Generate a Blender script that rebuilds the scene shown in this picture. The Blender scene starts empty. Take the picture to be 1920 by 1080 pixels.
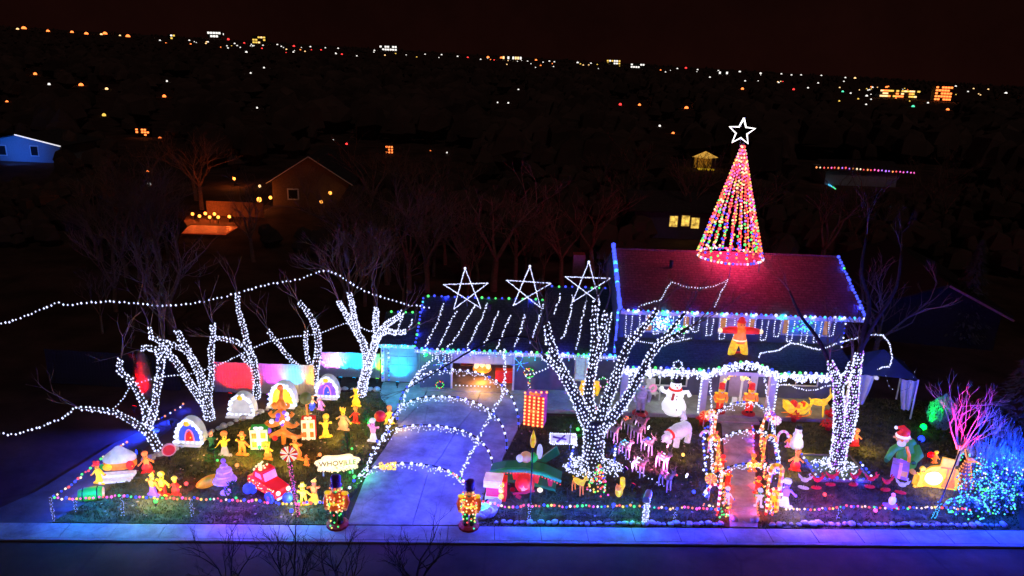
import bpy, math, random
from mathutils import Vector, Matrix
R = math.radians
SC = bpy.context.scene
COL = SC.collection
rng = random.Random(7)

# ------------------------------------------------------------------ camera
CAMH, FPX = 17.1, 1400.0
PITCH, ROLL = math.atan(433 / 1400), R(2.0)
_f = Vector((0, math.cos(PITCH), -math.sin(PITCH)))
_r0 = Vector((1, 0, 0)); _u0 = _r0.cross(_f)
_r = _r0 * math.cos(ROLL) + _u0 * math.sin(ROLL)
_u = -_r0 * math.sin(ROLL) + _u0 * math.cos(ROLL)
CP = Vector((0, 0, CAMH))
cam = bpy.data.cameras.new('drone_camera'); cam.sensor_width = 36; cam.lens = 36 * FPX / 1920
cam.clip_start = 0.5; cam.clip_end = 12000
camo = bpy.data.objects.new('drone_camera', cam); COL.objects.link(camo)
M = Matrix((_r, _u, -_f)).transposed().to_4x4(); M.translation = CP
camo.matrix_world = M
SC.camera = camo

# ------------------------------------------------------------------ night sky
w = bpy.data.worlds.new('World'); SC.world = w; w.use_nodes = True
nt = w.node_tree; nt.nodes.clear()
out = nt.nodes.new('ShaderNodeOutputWorld'); add = nt.nodes.new('ShaderNodeAddShader')
b1 = nt.nodes.new('ShaderNodeBackground'); b2 = nt.nodes.new('ShaderNodeBackground')
sky = nt.nodes.new('ShaderNodeTexSky'); sky.sky_type = 'NISHITA'; sky.sun_disc = False
sky.sun_elevation = R(-4); sky.sun_rotation = R(200)
nt.links.new(sky.outputs[0], b1.inputs[0]); b1.inputs[1].default_value = 0.004
tc = nt.nodes.new('ShaderNodeTexCoord'); sp = nt.nodes.new('ShaderNodeSeparateXYZ')
rmp = nt.nodes.new('ShaderNodeValToRGB')
nt.links.new(tc.outputs['Generated'], sp.inputs[0]); nt.links.new(sp.outputs['Z'], rmp.inputs[0])
rmp.color_ramp.elements[0].position = 0.0; rmp.color_ramp.elements[0].color = (1.0, .22, .16, 1)
rmp.color_ramp.elements[1].position = 0.35; rmp.color_ramp.elements[1].color = (.45, .17, .17, 1)
nt.links.new(rmp.outputs[0], b2.inputs[0]); b2.inputs[1].default_value = 0.0075
wn = nt.nodes.new('ShaderNodeTexNoise'); wn.inputs['Scale'].default_value = 2.2; wn.inputs['Detail'].default_value = 8; wn.inputs['Roughness'].default_value = .7
nt.links.new(tc.outputs['Generated'], wn.inputs['Vector']); wm = nt.nodes.new('ShaderNodeMath'); wm.operation = 'MULTIPLY'; wm.inputs[1].default_value = 0.015
nt.links.new(wn.outputs['Fac'], wm.inputs[0]); nt.links.new(wm.outputs[0], b2.inputs[1])
nt.links.new(b1.outputs[0], add.inputs[0]); nt.links.new(b2.outputs[0], add.inputs[1])
nt.links.new(add.outputs[0], out.inputs[0])
sun = bpy.data.lights.new('moonlight', 'SUN'); sun.energy = 0.10; sun.angle = R(0.5); sun.color = (1, .66, .58)
suno = bpy.data.objects.new('moonlight', sun); COL.objects.link(suno)
suno.rotation_euler = (R(42), 0, R(20))
SC.view_settings.view_transform = 'Standard'; SC.view_settings.look = 'None'
SC.view_settings.exposure = 0; SC.view_settings.gamma = 1; SC.view_settings.use_curve_mapping = False
SC.cycles.sample_clamp_indirect = 2.0
SC.cycles.max_bounces = 4; SC.cycles.diffuse_bounces = 2; SC.cycles.use_light_tree = True

# ------------------------------------------------------------------ surveying: a pixel of the photograph to a point in the place
def ray(px, py):
    return (_f * FPX + _r * (px - 960) - _u * (py - 540)).normalized()
def G(px, py, z=0.0):
    d = ray(px, py); return CP + d * ((z - CAMH) / d.z)
def V(px, py, Y):
    d = ray(px, py); return CP + d * (Y / d.y)
def onplane(px, py, p0, n):
    d = ray(px, py); n = Vector(n); return CP + d * ((Vector(p0) - CP).dot(n) / d.dot(n))
def hgt(px, pb, pt, z=0.0):
    return V(px, pt, G(px, pb, z).y).z - z

# ------------------------------------------------------------------ mesh builder
class MB:
    def __init__(s): s.v = []; s.f = []; s.m = []; s.mi = 0
    def add(s, vs, fs):
        o = len(s.v); s.v += [tuple(v) for v in vs]
        for f in fs: s.f.append(tuple(i + o for i in f)); s.m.append(s.mi)
    def box(s, c, d, rz=0, ry=0, rx=0):
        c = Vector(c); h = [x / 2 for x in d]
        rot = Matrix.Rotation(rz, 3, 'Z') @ Matrix.Rotation(ry, 3, 'Y') @ Matrix.Rotation(rx, 3, 'X')
        vs = [c + rot @ Vector((sx * h[0], sy * h[1], sz * h[2])) for sz in (-1, 1) for sy in (-1, 1) for sx in (-1, 1)]
        s.add(vs, [(0, 2, 3, 1), (4, 5, 7, 6), (0, 1, 5, 4), (2, 6, 7, 3), (0, 4, 6, 2), (1, 3, 7, 5)])
        return s
    def tube(s, pts, rad, n=6, cap=True):
        pts = [Vector(p) for p in pts]; k = len(pts)
        if not isinstance(rad, (list, tuple)): rad = [rad] * k
        if len(rad) == 2 and k > 2: rad = [rad[0] + (rad[1] - rad[0]) * i / (k - 1) for i in range(k)]
        vs = []; a = None
        for i, p in enumerate(pts):
            t = (pts[min(i + 1, k - 1)] - pts[max(i - 1, 0)])
            if t.length < 1e-6: t = Vector((0, 0, 1))
            t.normalize()
            if a is None: a = t.orthogonal().normalized()
            else:
                a = a - t * a.dot(t); a = a.normalized() if a.length > 1e-5 else t.orthogonal().normalized()
            b = t.cross(a)
            for j in range(n):
                q = 2 * math.pi * j / n
                vs.append(p + (a * math.cos(q) + b * math.sin(q)) * rad[i])
        fs = [(i * n + j, i * n + (j + 1) % n, (i + 1) * n + (j + 1) % n, (i + 1) * n + j) for i in range(k - 1) for j in range(n)]
        if cap: fs += [tuple(range(n - 1, -1, -1)), tuple(range((k - 1) * n, k * n))]
        s.add(vs, fs); return s
    def lathe(s, c, prof, n=12, sx=1, sy=1):
        c = Vector(c); vs = []
        for r, z in prof:
            for j in range(n):
                q = 2 * math.pi * j / n; vs.append(c + Vector((r * sx * math.cos(q), r * sy * math.sin(q), z)))
        k = len(prof)
        fs = [(i * n + j, i * n + (j + 1) % n, (i + 1) * n + (j + 1) % n, (i + 1) * n + j) for i in range(k - 1) for j in range(n)]
        fs += [tuple(range(n - 1, -1, -1)), tuple(range((k - 1) * n, k * n))]
        s.add(vs, fs); return s
    def ell(s, c, r, n=10, k=6, rot=None):
        c = Vector(c); vs = []
        if not isinstance(r, (list, tuple)): r = (r, r, r)
        for i in range(k + 1):
            a = -math.pi / 2 + math.pi * i / k
            for j in range(n):
                q = 2 * math.pi * j / n
                v = Vector((r[0] * math.cos(a) * math.cos(q), r[1] * math.cos(a) * math.sin(q), r[2] * math.sin(a)))
                vs.append(c + (rot @ v if rot else v))
        fs = [(i * n + j, i * n + (j + 1) % n, (i + 1) * n + (j + 1) % n, (i + 1) * n + j) for i in range(k) for j in range(n)]
        s.add(vs, fs); return s
    def octa(s, p, r):
        x, y, z = p
        s.add([(x + r, y, z), (x - r, y, z), (x, y + r, z), (x, y - r, z), (x, y, z + r * 1.2), (x, y, z - r * 1.2)],
              [(0, 2, 4), (2, 1, 4), (1, 3, 4), (3, 0, 4), (2, 0, 5), (1, 2, 5), (3, 1, 5), (0, 3, 5)]); return s
    def ico(s, p, r):
        g = (1 + 5 ** .5) / 2; k = r / math.sqrt(1 + g * g); x, y, z = p
        vs = [(-1, g, 0), (1, g, 0), (-1, -g, 0), (1, -g, 0), (0, -1, g), (0, 1, g), (0, -1, -g), (0, 1, -g), (g, 0, -1), (g, 0, 1), (-g, 0, -1), (-g, 0, 1)]
        s.add([(x + a * k, y + b * k, z + c * k) for a, b, c in vs],
              [(0, 11, 5), (0, 5, 1), (0, 1, 7), (0, 7, 10), (0, 10, 11), (1, 5, 9), (5, 11, 4), (11, 10, 2), (10, 7, 6), (7, 1, 8),
               (3, 9, 4), (3, 4, 2), (3, 2, 6), (3, 6, 8), (3, 8, 9), (4, 9, 5), (2, 4, 11), (6, 2, 10), (8, 6, 7), (9, 8, 1)]); return s
    def prism(s, poly, y0, y1):
        n = len(poly)
        vs = [(x, y0, z) for x, z in poly] + [(x, y1, z) for x, z in poly]
        s.add(vs, [tuple(range(n)), tuple(range(2 * n - 1, n - 1, -1))] + [(i, i + n, (i + 1) % n + n, (i + 1) % n) for i in range(n)]); return s
    def hprism(s, poly, z0, z1):
        n = len(poly)
        vs = [(x, y, z0) for x, y in poly] + [(x, y, z1) for x, y in poly]
        s.add(vs, [tuple(range(n - 1, -1, -1)), tuple(range(n, 2 * n))] + [(i, (i + 1) % n, (i + 1) % n + n, i + n) for i in range(n)]); return s
    def disc(s, c, rx, rz, y0, y1, n=14):
        return s.prism([(c[0] + rx * math.cos(2 * math.pi * i / n), c[1] + rz * math.sin(2 * math.pi * i / n)) for i in range(n)], y0, y1)
    def bar(s, a, b, w0, w1, y0, y1):
        a = Vector(a); b = Vector(b); t = (b - a).normalized(); p = Vector((-t.y, t.x))
        return s.prism([a + p * w0 / 2, a - p * w0 / 2, b - p * w1 / 2, b + p * w1 / 2], y0, y1)
    def build(s, name, mat, parent=None, smooth=False, kind=None, off=None):
        me = bpy.data.meshes.new(name)
        vs = s.v if off is None else [(a - off[0], b - off[1], c - off[2]) for a, b, c in s.v]
        me.from_pydata(vs, [], s.f)
        mats = mat if isinstance(mat, (list, tuple)) else [mat]
        for m in mats: me.materials.append(m)
        if len(mats) > 1: me.polygons.foreach_set('material_index', s.m)
        if smooth: me.polygons.foreach_set('use_smooth', [True] * len(me.polygons))
        me.update()
        o = bpy.data.objects.new(name, me); COL.objects.link(o)
        if parent is not None: o.parent = parent
        if kind: o['kind'] = kind
        return o
def thing(name, label, cat, loc=(0, 0, 0), rz=0.0, group=None):
    o = bpy.data.objects.new(name, None); COL.objects.link(o)
    o.empty_display_size = .2
    o.location = loc; o.rotation_euler = (0, 0, rz)
    o['label'] = label; o['category'] = cat
    if group: o['group'] = group
    return o
def tag(o, label, cat, group=None):
    o['label'] = label; o['category'] = cat
    if group: o['group'] = group
    return o
def copy_tree(o, parent=None):
    c = o.copy(); COL.objects.link(c)
    if parent is not None: c.parent = parent
    for ch in list(o.children): copy_tree(ch, c)
    return c
def lamp(parent, loc, color, power, radius=.1, kind='POINT', aim=None, size=60, blend=.6):
    l = bpy.data.lights.new('lamp_light', kind); l.color = color; l.energy = power; l.shadow_soft_size = radius
    o = bpy.data.objects.new('lamp_light', l); COL.objects.link(o); o.parent = parent; o.location = loc
    if kind == 'SPOT':
        l.spot_size = R(size); l.spot_blend = blend
        o.rotation_euler = Vector(aim).to_track_quat('-Z', 'Y').to_euler()
    return o

# ------------------------------------------------------------------ materials
MATS = {}
def mat(name, col, rough=.7, var=.25, scale=6.0, bump=.0, spec=.3, metal=0.0, col2=None, stain=0, brick=0):
    if name in MATS: return MATS[name]
    m = bpy.data.materials.new(name); m.use_nodes = True; t = m.node_tree; b = t.nodes['Principled BSDF']
    b.inputs['Roughness'].default_value = rough; b.inputs['Specular IOR Level'].default_value = spec; b.inputs['Metallic'].default_value = metal
    co = t.nodes.new('ShaderNodeTexCoord'); nz = t.nodes.new('ShaderNodeTexNoise'); nz.inputs['Scale'].default_value = scale; nz.inputs['Detail'].default_value = 6
    t.links.new(co.outputs['Object'], nz.inputs['Vector'])
    rp = t.nodes.new('ShaderNodeValToRGB'); c2 = col2 or tuple(c * (1 + var) for c in col)
    rp.color_ramp.elements[0].position = .3; rp.color_ramp.elements[0].color = (*[c * (1 - var) for c in col], 1)
    rp.color_ramp.elements[1].position = .7; rp.color_ramp.elements[1].color = (*c2, 1)
    t.links.new(nz.outputs['Fac'], rp.inputs[0]); last = rp.outputs[0]
    def mul(a, bsock):
        mx = t.nodes.new('ShaderNodeMixRGB'); mx.blend_type = 'MULTIPLY'; mx.inputs[0].default_value = 1
        t.links.new(a, mx.inputs[1]); t.links.new(bsock, mx.inputs[2]); return mx.outputs[0]
    if stain:
        n3 = t.nodes.new('ShaderNodeTexNoise'); n3.inputs['Scale'].default_value = scale * .35; n3.inputs['Detail'].default_value = 9; n3.inputs['Roughness'].default_value = .75
        r3 = t.nodes.new('ShaderNodeValToRGB'); r3.color_ramp.elements[0].position = .35; r3.color_ramp.elements[0].color = (.5, .48, .45, 1); r3.color_ramp.elements[1].position = .6
        t.links.new(co.outputs['Object'], n3.inputs['Vector']); t.links.new(n3.outputs['Fac'], r3.inputs[0]); last = mul(last, r3.outputs[0])
        v3 = t.nodes.new('ShaderNodeTexVoronoi'); v3.feature = 'DISTANCE_TO_EDGE'; v3.inputs['Scale'].default_value = scale * .33
        wv = t.nodes.new('ShaderNodeMixRGB'); wv.inputs[0].default_value = .12; t.links.new(co.outputs['Object'], wv.inputs[1]); t.links.new(n3.outputs['Color'], wv.inputs[2]); t.links.new(wv.outputs[0], v3.inputs['Vector'])
        r4 = t.nodes.new('ShaderNodeValToRGB'); r4.color_ramp.elements[0].position = .0; r4.color_ramp.elements[0].color = (.78, .78, .78, 1); r4.color_ramp.elements[1].position = .008
        t.links.new(v3.outputs['Distance'], r4.inputs[0]); last = mul(last, r4.outputs[0])
    if brick:
        bk = t.nodes.new('ShaderNodeTexBrick'); bk.inputs['Scale'].default_value = 1; bk.inputs['Brick Width'].default_value = .36; bk.inputs['Row Height'].default_value = .17; bk.inputs['Mortar Size'].default_value = .014
        bk.inputs['Color1'].default_value = (1, 1, 1, 1); bk.inputs['Color2'].default_value = (.72, .72, .72, 1); bk.inputs['Mortar'].default_value = (.5, .5, .5, 1)
        t.links.new(co.outputs['Object'], bk.inputs['Vector']); last = mul(last, bk.outputs['Color'])
    t.links.new(last, b.inputs['Base Color'])
    if bump:
        bp = t.nodes.new('ShaderNodeBump'); bp.inputs['Strength'].default_value = bump; bp.inputs['Distance'].default_value = .03
        n2 = t.nodes.new('ShaderNodeTexNoise'); n2.inputs['Scale'].default_value = scale * 6; n2.inputs['Detail'].default_value = 4
        t.links.new(co.outputs['Object'], n2.inputs['Vector']); t.links.new(n2.outputs['Fac'], bp.inputs['Height']); t.links.new(bp.outputs[0], b.inputs['Normal'])
    MATS[name] = m; return m
CC = dict(W=(.86, .9, 1), K=(1, .74, .42), R=(1, .03, .03), G=(.03, .9, .12), B=(.04, .07, 1), C=(.02, .58, 1), O=(1, .24, .02), Y=(1, .62, .06), P=(1, .07, .5), V=(.45, .12, 1))
def bulb(c, s=None, big=False):
    """glass bulb of one colour: hot filament in the middle, tinted glass towards the rim"""
    key = ('bulb', c, s, big)
    if key in MATS: return MATS[key]
    m = bpy.data.materials.new('bulb_glass_' + {'W': 'white', 'K': 'warm', 'R': 'red', 'G': 'green', 'B': 'blue', 'C': 'cyan', 'O': 'orange', 'Y': 'yellow', 'P': 'pink', 'V': 'violet'}[c])
    m.use_nodes = True; t = m.node_tree; t.nodes.clear(); o = t.nodes.new('ShaderNodeOutputMaterial')
    lw = t.nodes.new('ShaderNodeLayerWeight'); lw.inputs[0].default_value = .35
    e1 = t.nodes.new('ShaderNodeEmission'); e2 = t.nodes.new('ShaderNodeEmission'); mx = t.nodes.new('ShaderNodeMixShader')
    col = CC[c] if c != 'W' else (.5, .56, 1); hot = tuple((.97 if c == 'B' else .9) * x + (.03 if c == 'B' else .1) for x in col) if c != 'W' else (.72, .74, 1)
    s = s * 1.3 if (s and c == 'W') else (s or (2.0 if c == 'W' else 1.7))
    e1.inputs[0].default_value = (*hot, 1); e1.inputs[1].default_value = s
    e2.inputs[0].default_value = (*col, 1); e2.inputs[1].default_value = s * .9
    t.links.new(lw.outputs['Facing'], mx.inputs[0]); t.links.new(e1.outputs[0], mx.inputs[1]); t.links.new(e2.outputs[0], mx.inputs[2]); t.links.new(mx.outputs[0], o.inputs[0])
    MATS[key] = m; return m
def lit(name, col, s=1.0, var=.35, scale=5.0, base=None):
    """self-glowing surface; where no lamp sits inside, received light is put into the emission"""
    if name in MATS: return MATS[name]
    m = bpy.data.materials.new(name); m.use_nodes = True; t = m.node_tree; b = t.nodes['Principled BSDF']
    b.inputs['Base Color'].default_value = (*(base or tuple(min(.8, c * .6) for c in col)), 1); b.inputs['Roughness'].default_value = .5
    co = t.nodes.new('ShaderNodeTexCoord'); nz = t.nodes.new('ShaderNodeTexNoise'); nz.inputs['Scale'].default_value = scale; nz.inputs['Detail'].default_value = 3
    mr = t.nodes.new('ShaderNodeMapRange'); mr.inputs['From Min'].default_value = .3; mr.inputs['From Max'].default_value = .7
    mr.inputs['To Min'].default_value = s * (1 - var); mr.inputs['To Max'].default_value = s * (1 + var)
    t.links.new(co.outputs['Object'], nz.inputs['Vector']); t.links.new(nz.outputs['Fac'], mr.inputs[0])
    b.inputs['Emission Color'].default_value = (*col, 1); t.links.new(mr.outputs[0], b.inputs['Emission Strength'])
    MATS[name] = m; return m

LAMPK = 5.0
LC_ = dict(B=(.015, .035, 1), C=(.0, .28, .65), G=(.005, .25, .03), V=(.25, .04, 1), W=(.5, .56, 1))
WIRE = mat('dark_green_wire', (.02, .03, .02), .6)
CONC = mat('concrete', (.42, .41, .40), .85, .22, 1.4, .3, stain=1)
CONC2 = mat('old_concrete', (.3, .29, .28), .88, .2, 1.2, .25)
ASPH = mat('asphalt', (.05, .045, .05), .9, .3, 3, .4, stain=1)
GRASS = mat('winter_grass', (.055, .062, .02), .95, .45, 2.5, .8, col2=(.13, .115, .04))
SOIL = mat('dark_soil', (.11, .062, .05), .95, .45, .35, .5, stain=1)
BARK = mat('grey_bark', (.045, .035, .03), .9, .35, 9, .5)
TWIG = mat('twig_bark', (.22, .14, .11), .9, .3, 6)
DARKTWIG = mat('dark_twig', (.03, .022, .02), .9, .3, 6)
WALLN = mat('slate_blue_siding', (.10, .11, .17), .75, .12, 3)
WALLC = mat('pale_blue_siding', (.33, .38, .43), .75, .12, 3)
SHIN = mat('asphalt_shingle', (.075, .068, .07), .9, .35, 9, .6, brick=1)
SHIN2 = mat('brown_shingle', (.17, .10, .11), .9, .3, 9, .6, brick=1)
WHITE = mat('white_paint', (.72, .72, .72), .55, .06, 4)
CURT = mat('white_canvas', (.62, .62, .65), .8, .1, 3)
ROCK = mat('river_stone', (.5, .48, .47), .7, .3, 4, .3)
BLACK = mat('black_plastic', (.015, .015, .015), .5)
GLASSD = mat('dark_window_glass', (.02, .025, .03), .1, .1, 2, spec=.6)
WOODP = mat('white_fence_board', (.34, .33, .32), .7, .12, 5, .2)
METAL = mat('grey_steel', (.25, .25, .27), .4, .1, 5, metal=.7)
LY = lit('lit_yellow', (1, .60, .02), .72, .6, 9, base=(.8, .5, .03)); LO = lit('lit_orange', (1, .22, .02), .6, .6, 9, base=(.75, .22, .03)); LR = lit('lit_red', (1, .03, .015), .5, .5, 7)  # on the cutout figures this glow stands for floodlight
LW = lit('lit_white', (1, .97, 1), .85, .18); LP = lit('lit_purple', (.35, .12, 1), .55); LG = lit('lit_green', (.04, .55, .05), .35)
LK = lit('lit_cream', (1, .78, .42), 1.15, .25); LB = lit('lit_blue', (.06, .12, 1), .5); LPK = lit('lit_pink', (1, .3, .6), .6)
LC = lit('lit_cyan', (.08, .6, 1), .6); LGY = lit('lit_grey', (.6, .5, .45), .45); LT = lit('lit_tan', (1, .42, .16), .35, .4, 7, base=(.7, .35, .15))
LWD = lit('lit_dim_white', (.9, .85, .88), .45, .25); LDR = lit('lit_dark_red', (.8, .02, .03), .3); LDG = lit('lit_dark_green', (.02, .22, .05), .14)
DPUR = mat('purple_paint', (.2, .06, .4), .5); DGRN = mat('green_cloth', (.03, .2, .04), .7); DRED = mat('red_paint', (.45, .02, .02), .45)

# ------------------------------------------------------------------ light strings
def sample(pts, step, jit=0.0):
    pts = [Vector(p) for p in pts]; res = []; carry = step * .5
    for a, b in zip(pts, pts[1:]):
        L = (b - a).length; d = carry
        while d < L:
            p = a.lerp(b, d / L)
            if jit: p += Vector([rng.uniform(-jit, jit) for _ in range(3)])
            res.append(p); d += step
        carry = d - L
    return res
def string(label, pts, cols='W', step=.16, r=.038, jit=.02, group=None, cat='light string', name='light_string', big=False, drips=None, lamps=None, wire=True, parent=None, seq=False, extra=None, s=None, lampz=-.02):
    """a wire with its bulbs; pts are points in the place. drips=(spacing, max length): icicles below. lamps=(spacing, colours, power): point lights added on top of the bulbs"""
    pts = [Vector(p) for p in pts]; off = pts[0]
    t = parent or thing(name, label, cat, off, 0, group)
    o = off if parent is None else Vector((0, 0, 0))
    runs = [pts]
    if drips:
        for q in sample(pts, drips[0], .02):
            n = rng.uniform(.3, 1) * drips[1]; runs.append([q, q + Vector((0, 0, -n))])
    for e in (extra or []): runs.append([Vector(x) for x in e])
    if wire:
        m = MB()
        for q in runs: m.tube(q, .009, 3, False)
        m.build('wire', WIRE, t, off=o)
    b = MB(); ks = sorted(set(cols)); i = 0
    for k, q in enumerate(runs):
        for p in sample(q, step if k == 0 or not drips else step * .8, jit):
            c = cols[i % len(cols)] if seq else rng.choice(cols)
            b.mi = ks.index(c); i += 1
            (b.ico if big else b.octa)(p, r * rng.uniform(.8, 1.2))
    b.build('bulbs', [bulb(c, s) for c in ks], t, smooth=True, kind='stuff', off=o)
    if lamps:
        for i, p in enumerate(sample(pts, lamps[0])):
            c = lamps[1][i % len(lamps[1])]
            lamp(t, p - o + Vector((0, 0, lampz)), LC_.get(c, CC[c]), LAMPK * lamps[2] * rng.uniform(.7, 1.3), .06)
    return t
# ================================================================== the ground
def struct(name, mb, m, parent=None, smooth=False):
    return mb.build(name, m, parent, smooth, kind='structure' if parent is None else None)
def hilly(x, y):
    if y < 250: return -.06
    px = 960 + 1466 * x / y
    px = max(-900, min(2800, px))
    e = -.023 * (px - 960) / 1430
    z3 = CAMH + 3000 * math.tan(e)
    return -.06 + z3 * (y - 250) / 2750
def terrain_hit(px, py):
    d = ray(px, py); t = 100.0
    while t < 3400:
        p = CP + d * t
        if p.z < hilly(p.x, p.y): return p
        t += 4
    return V(px, py, 2950)
m = MB(); ys = [-80, -20, 0, 20, 60, 120, 250, 400, 700, 1100, 1600, 2200, 3000]; NX = 40
vs = []; fs = []
for j, y in enumerate(ys):
    ext = max(140, abs(y) * 1.6)
    for i in range(NX + 1):
        x = -ext + 2 * ext * i / NX; vs.append((x, y, hilly(x, y)))
for j in range(len(ys) - 1):
    for i in range(NX):
        a = j * (NX + 1) + i; fs.append((a, a + 1, a + NX + 2, a + NX + 1))
m.add(vs, fs); struct('ground', m, SOIL)

SA, SB = G(0, 980), G(1920, 995); SD = (SB - SA).normalized(); SN = Vector((-SD.y, SD.x, 0))   # along the street, and away from it
S0 = SA.lerp(SB, .5)
def st(u, v, z=0.0):
    p = S0 + SD * u + SN * v; return Vector((p.x, p.y, z))
SW = 1.0
def strip(u0, u1, v0, v1, z0, z1):
    m = MB(); q = [st(u0, v0), st(u1, v0), st(u1, v1), st(u0, v1)]
    m.hprism([(p.x, p.y) for p in q], z0, z1); return m
sw = bpy.data.objects.new('sidewalk', None); COL.objects.link(sw); sw['kind'] = 'structure'; sw['label'] = 'concrete sidewalk running along the street edge'
for i in range(-20, 21):
    u = i * 1.75 + .5
    m = strip(u + .012, u + 1.738, -SW + .16, 0, -.1, .0 + rng.uniform(-.004, .004)); m.build('slab', CONC, sw)
struct('sidewalk_bed', strip(-60, 60, -SW + .15, .01, -.12, -.03), SOIL)
kb = bpy.data.objects.new('kerb', None); COL.objects.link(kb); kb['kind'] = 'structure'
for i in range(-14, 14):
    strip(i * 2.6 + .006, i * 2.6 + 2.594, -SW, -SW + .15, -.16, -.003).build('kerb_stone', CONC2, kb)
gt = bpy.data.objects.new('gutter', None); COL.objects.link(gt); gt['kind'] = 'structure'
for i in range(-14, 14):
    strip(i * 2.6 + .01, i * 2.6 + 2.59, -SW - .62, -SW - .002, -.16, -.115).build('gutter_pan', CONC2, gt)
struct('road', strip(-90, 90, -SW - 12, -SW - .622, -.2, -.12), ASPH)

def patch(name, pxs, z, mt, thick=.1, parent=None):
    m = MB(); pts = [G(x, y) if not isinstance(x, Vector) else x for x, y in pxs]
    m.hprism([(p.x, p.y) for p in pts][::-1], z - thick, z); return struct(name, m, mt, parent)
LAWN_L = [(98, 979), (648, 983.5), (652, 940), (692, 880), (724, 838), (747, 800), (735, 767), (716, 745), (714, 735), (640, 735), (520, 765), (390, 815), (300, 862), (215, 905), (150, 950)]
patch('left_lawn', LAWN_L, .0, GRASS)
LAWN_R = [(897, 986.5), (1367, 989), (1358, 873), (1350, 784), (1003, 780), (1000, 792), (975, 802), (942, 865), (917, 892), (897, 950)]
patch('right_lawn', LAWN_R, .0, GRASS)
patch('far_right_lawn', [(1423, 990), (1912, 994), (1905, 850), (1850, 760), (1610, 745), (1572, 793), (1428, 789), (1422, 873)], .0, GRASS)
patch('planting_bed', [(300, 861), (390, 814), (520, 764), (640, 734), (714, 734), (716, 722), (600, 722), (560, 748), (420, 760), (330, 800), (262, 850)], .06, SOIL)
patch('side_path', [(-30, 984), (96, 979), (148, 950), (213, 905), (262, 852), (345, 790), (322, 783), (215, 830), (70, 920), (-30, 965)], -.01, mat('dark_paving', (.1, .1, .1), .9, .25, 1.5, .4))

# driveway: poured slabs with open joints
dv = bpy.data.objects.new('driveway', None); COL.objects.link(dv); dv['kind'] = 'structure'
def lerp2(a, b, t): return (a[0] + (b[0] - a[0]) * t, a[1] + (b[1] - a[1]) * t)
DL = [(650, 984.5), (690, 884), (722, 840), (746, 800), (790, 757), (801, 733)]
DR = [(895, 986), (915, 893), (940, 866), (972, 803), (994, 768), (1001, 738)]
for i in range(5):
    for h in (0, 1):
        a0, a1 = G(*DL[i]), G(*DR[i]); b0, b1 = G(*DL[i + 1]), G(*DR[i + 1])
        t0, t1 = (0, .499) if h == 0 else (.501, 1)
        q = [a0.lerp(a1, t0), a0.lerp(a1, t1), b0.lerp(b1, t1), b0.lerp(b1, t0)]
        c = sum(q, Vector()) / 4; q = [p + (c - p).normalized() * .014 for p in q]
        MB().hprism([(p.x, p.y) for p in q], -.12, .02).build('slab', CONC, dv)
patch('driveway_apron', [(747, 797), (733, 767), (716, 750), (711, 733), (719, 716.5), (797, 719), (799, 733), (789, 756)], .02, CONC, .14)
# walkway
wk = bpy.data.objects.new('walkway', None); COL.objects.link(wk); wk['kind'] = 'structure'
WL = [(1369, 989), (1365, 950), (1362, 912), (1359, 874), (1356, 840), (1354, 811), (1352, 785)]
WR = [(1421, 990), (1419, 951), (1417, 913), (1416, 875), (1414, 841), (1413, 812), (1413, 787)]
for i in range(6):
    q = [G(*WL[i]), G(*WR[i]), G(*WR[i + 1]), G(*WL[i + 1])]; c = sum(q, Vector()) / 4
    q = [p + (c - p).normalized() * .014 for p in q]
    MB().hprism([(p.x, p.y) for p in q], -.1, .03).build('slab', CONC, wk)

# ================================================================== the house
WY = 36.6
hs = thing('suburban_house', 'dark two-storey house with garage wing outlined in blue and green lights', 'house', (5.5, 40, 0))
HO = Vector((5.5, 40, 0))
def hp(name, mb, m, parent=None, smooth=False):
    o = mb.build(name, m, None, smooth, off=HO if parent is None else HO)
    o.parent = parent or hs; return o
def slab(q, t):
    m = MB(); q = [Vector(p) for p in q]; n = (q[1] - q[0]).cross(q[3] - q[0]).normalized()
    if n.z < 0: n = -n
    vs = q + [p - n * t for p in q]
    m.add(vs, [(0, 1, 2, 3), (7, 6, 5, 4), (0, 4, 5, 1), (1, 5, 6, 2), (2, 6, 7, 3), (3, 7, 4, 0)]); return m
def wallbox(x0, x1, y0, y1, z0, z1):
    return MB().box(((x0 + x1) / 2, (y0 + y1) / 2, (z0 + z1) / 2), (x1 - x0, y1 - y0, z1 - z0))
# garage wing walls
GL, GR, GX = -4.75, 5.55, 1.05          # left end, joint with the tall part, right edge of the garage front
hp('garage_pier', wallbox(GL, -4.45, WY, WY + .2, 0, 2.55), WALLN)
hp('garage_side_panel', wallbox(-4.45, -3.02, WY + .03, WY + .18, 0, 2.55), WALLN)
hp('garage_header', wallbox(-3.02, .22, WY, WY + .2, 2.02, 2.55), WHITE)
hp('garage_side_panel', wallbox(.22, GX, WY + .03, WY + .18, 0, 2.55), WALLN)
hp('front_wall', wallbox(GX, GR, WY, WY + .2, .0, 2.55), WALLN)
hp('side_wall', wallbox(GL, GL + .2, WY + .2, 44, 0, 2.55), WALLN)
hp('rear_wall', wallbox(GL, GR, 44, 44.2, 0, 2.55), WALLN)
hp('garage_floor', wallbox(GL + .2, GR, WY - .35, 44, -.1, .06), CONC)
hp('garage_back_wall', wallbox(-4.4, 1.1, 40.2, 40.3, .06, 2.5), mat('raw_panel_wall', (.22, .12, .1), .8, .3, 2))
hp('garage_partition', wallbox(1.0, 1.1, WY + .2, 40.2, .06, 2.5), mat('raw_panel_wall', (.22, .12, .1)))
for x in (-3.05, .24):
    hp('door_jamb', wallbox(x - .05, x + .05, WY - .06, WY + .0, 0, 2.02), WHITE)
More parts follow.
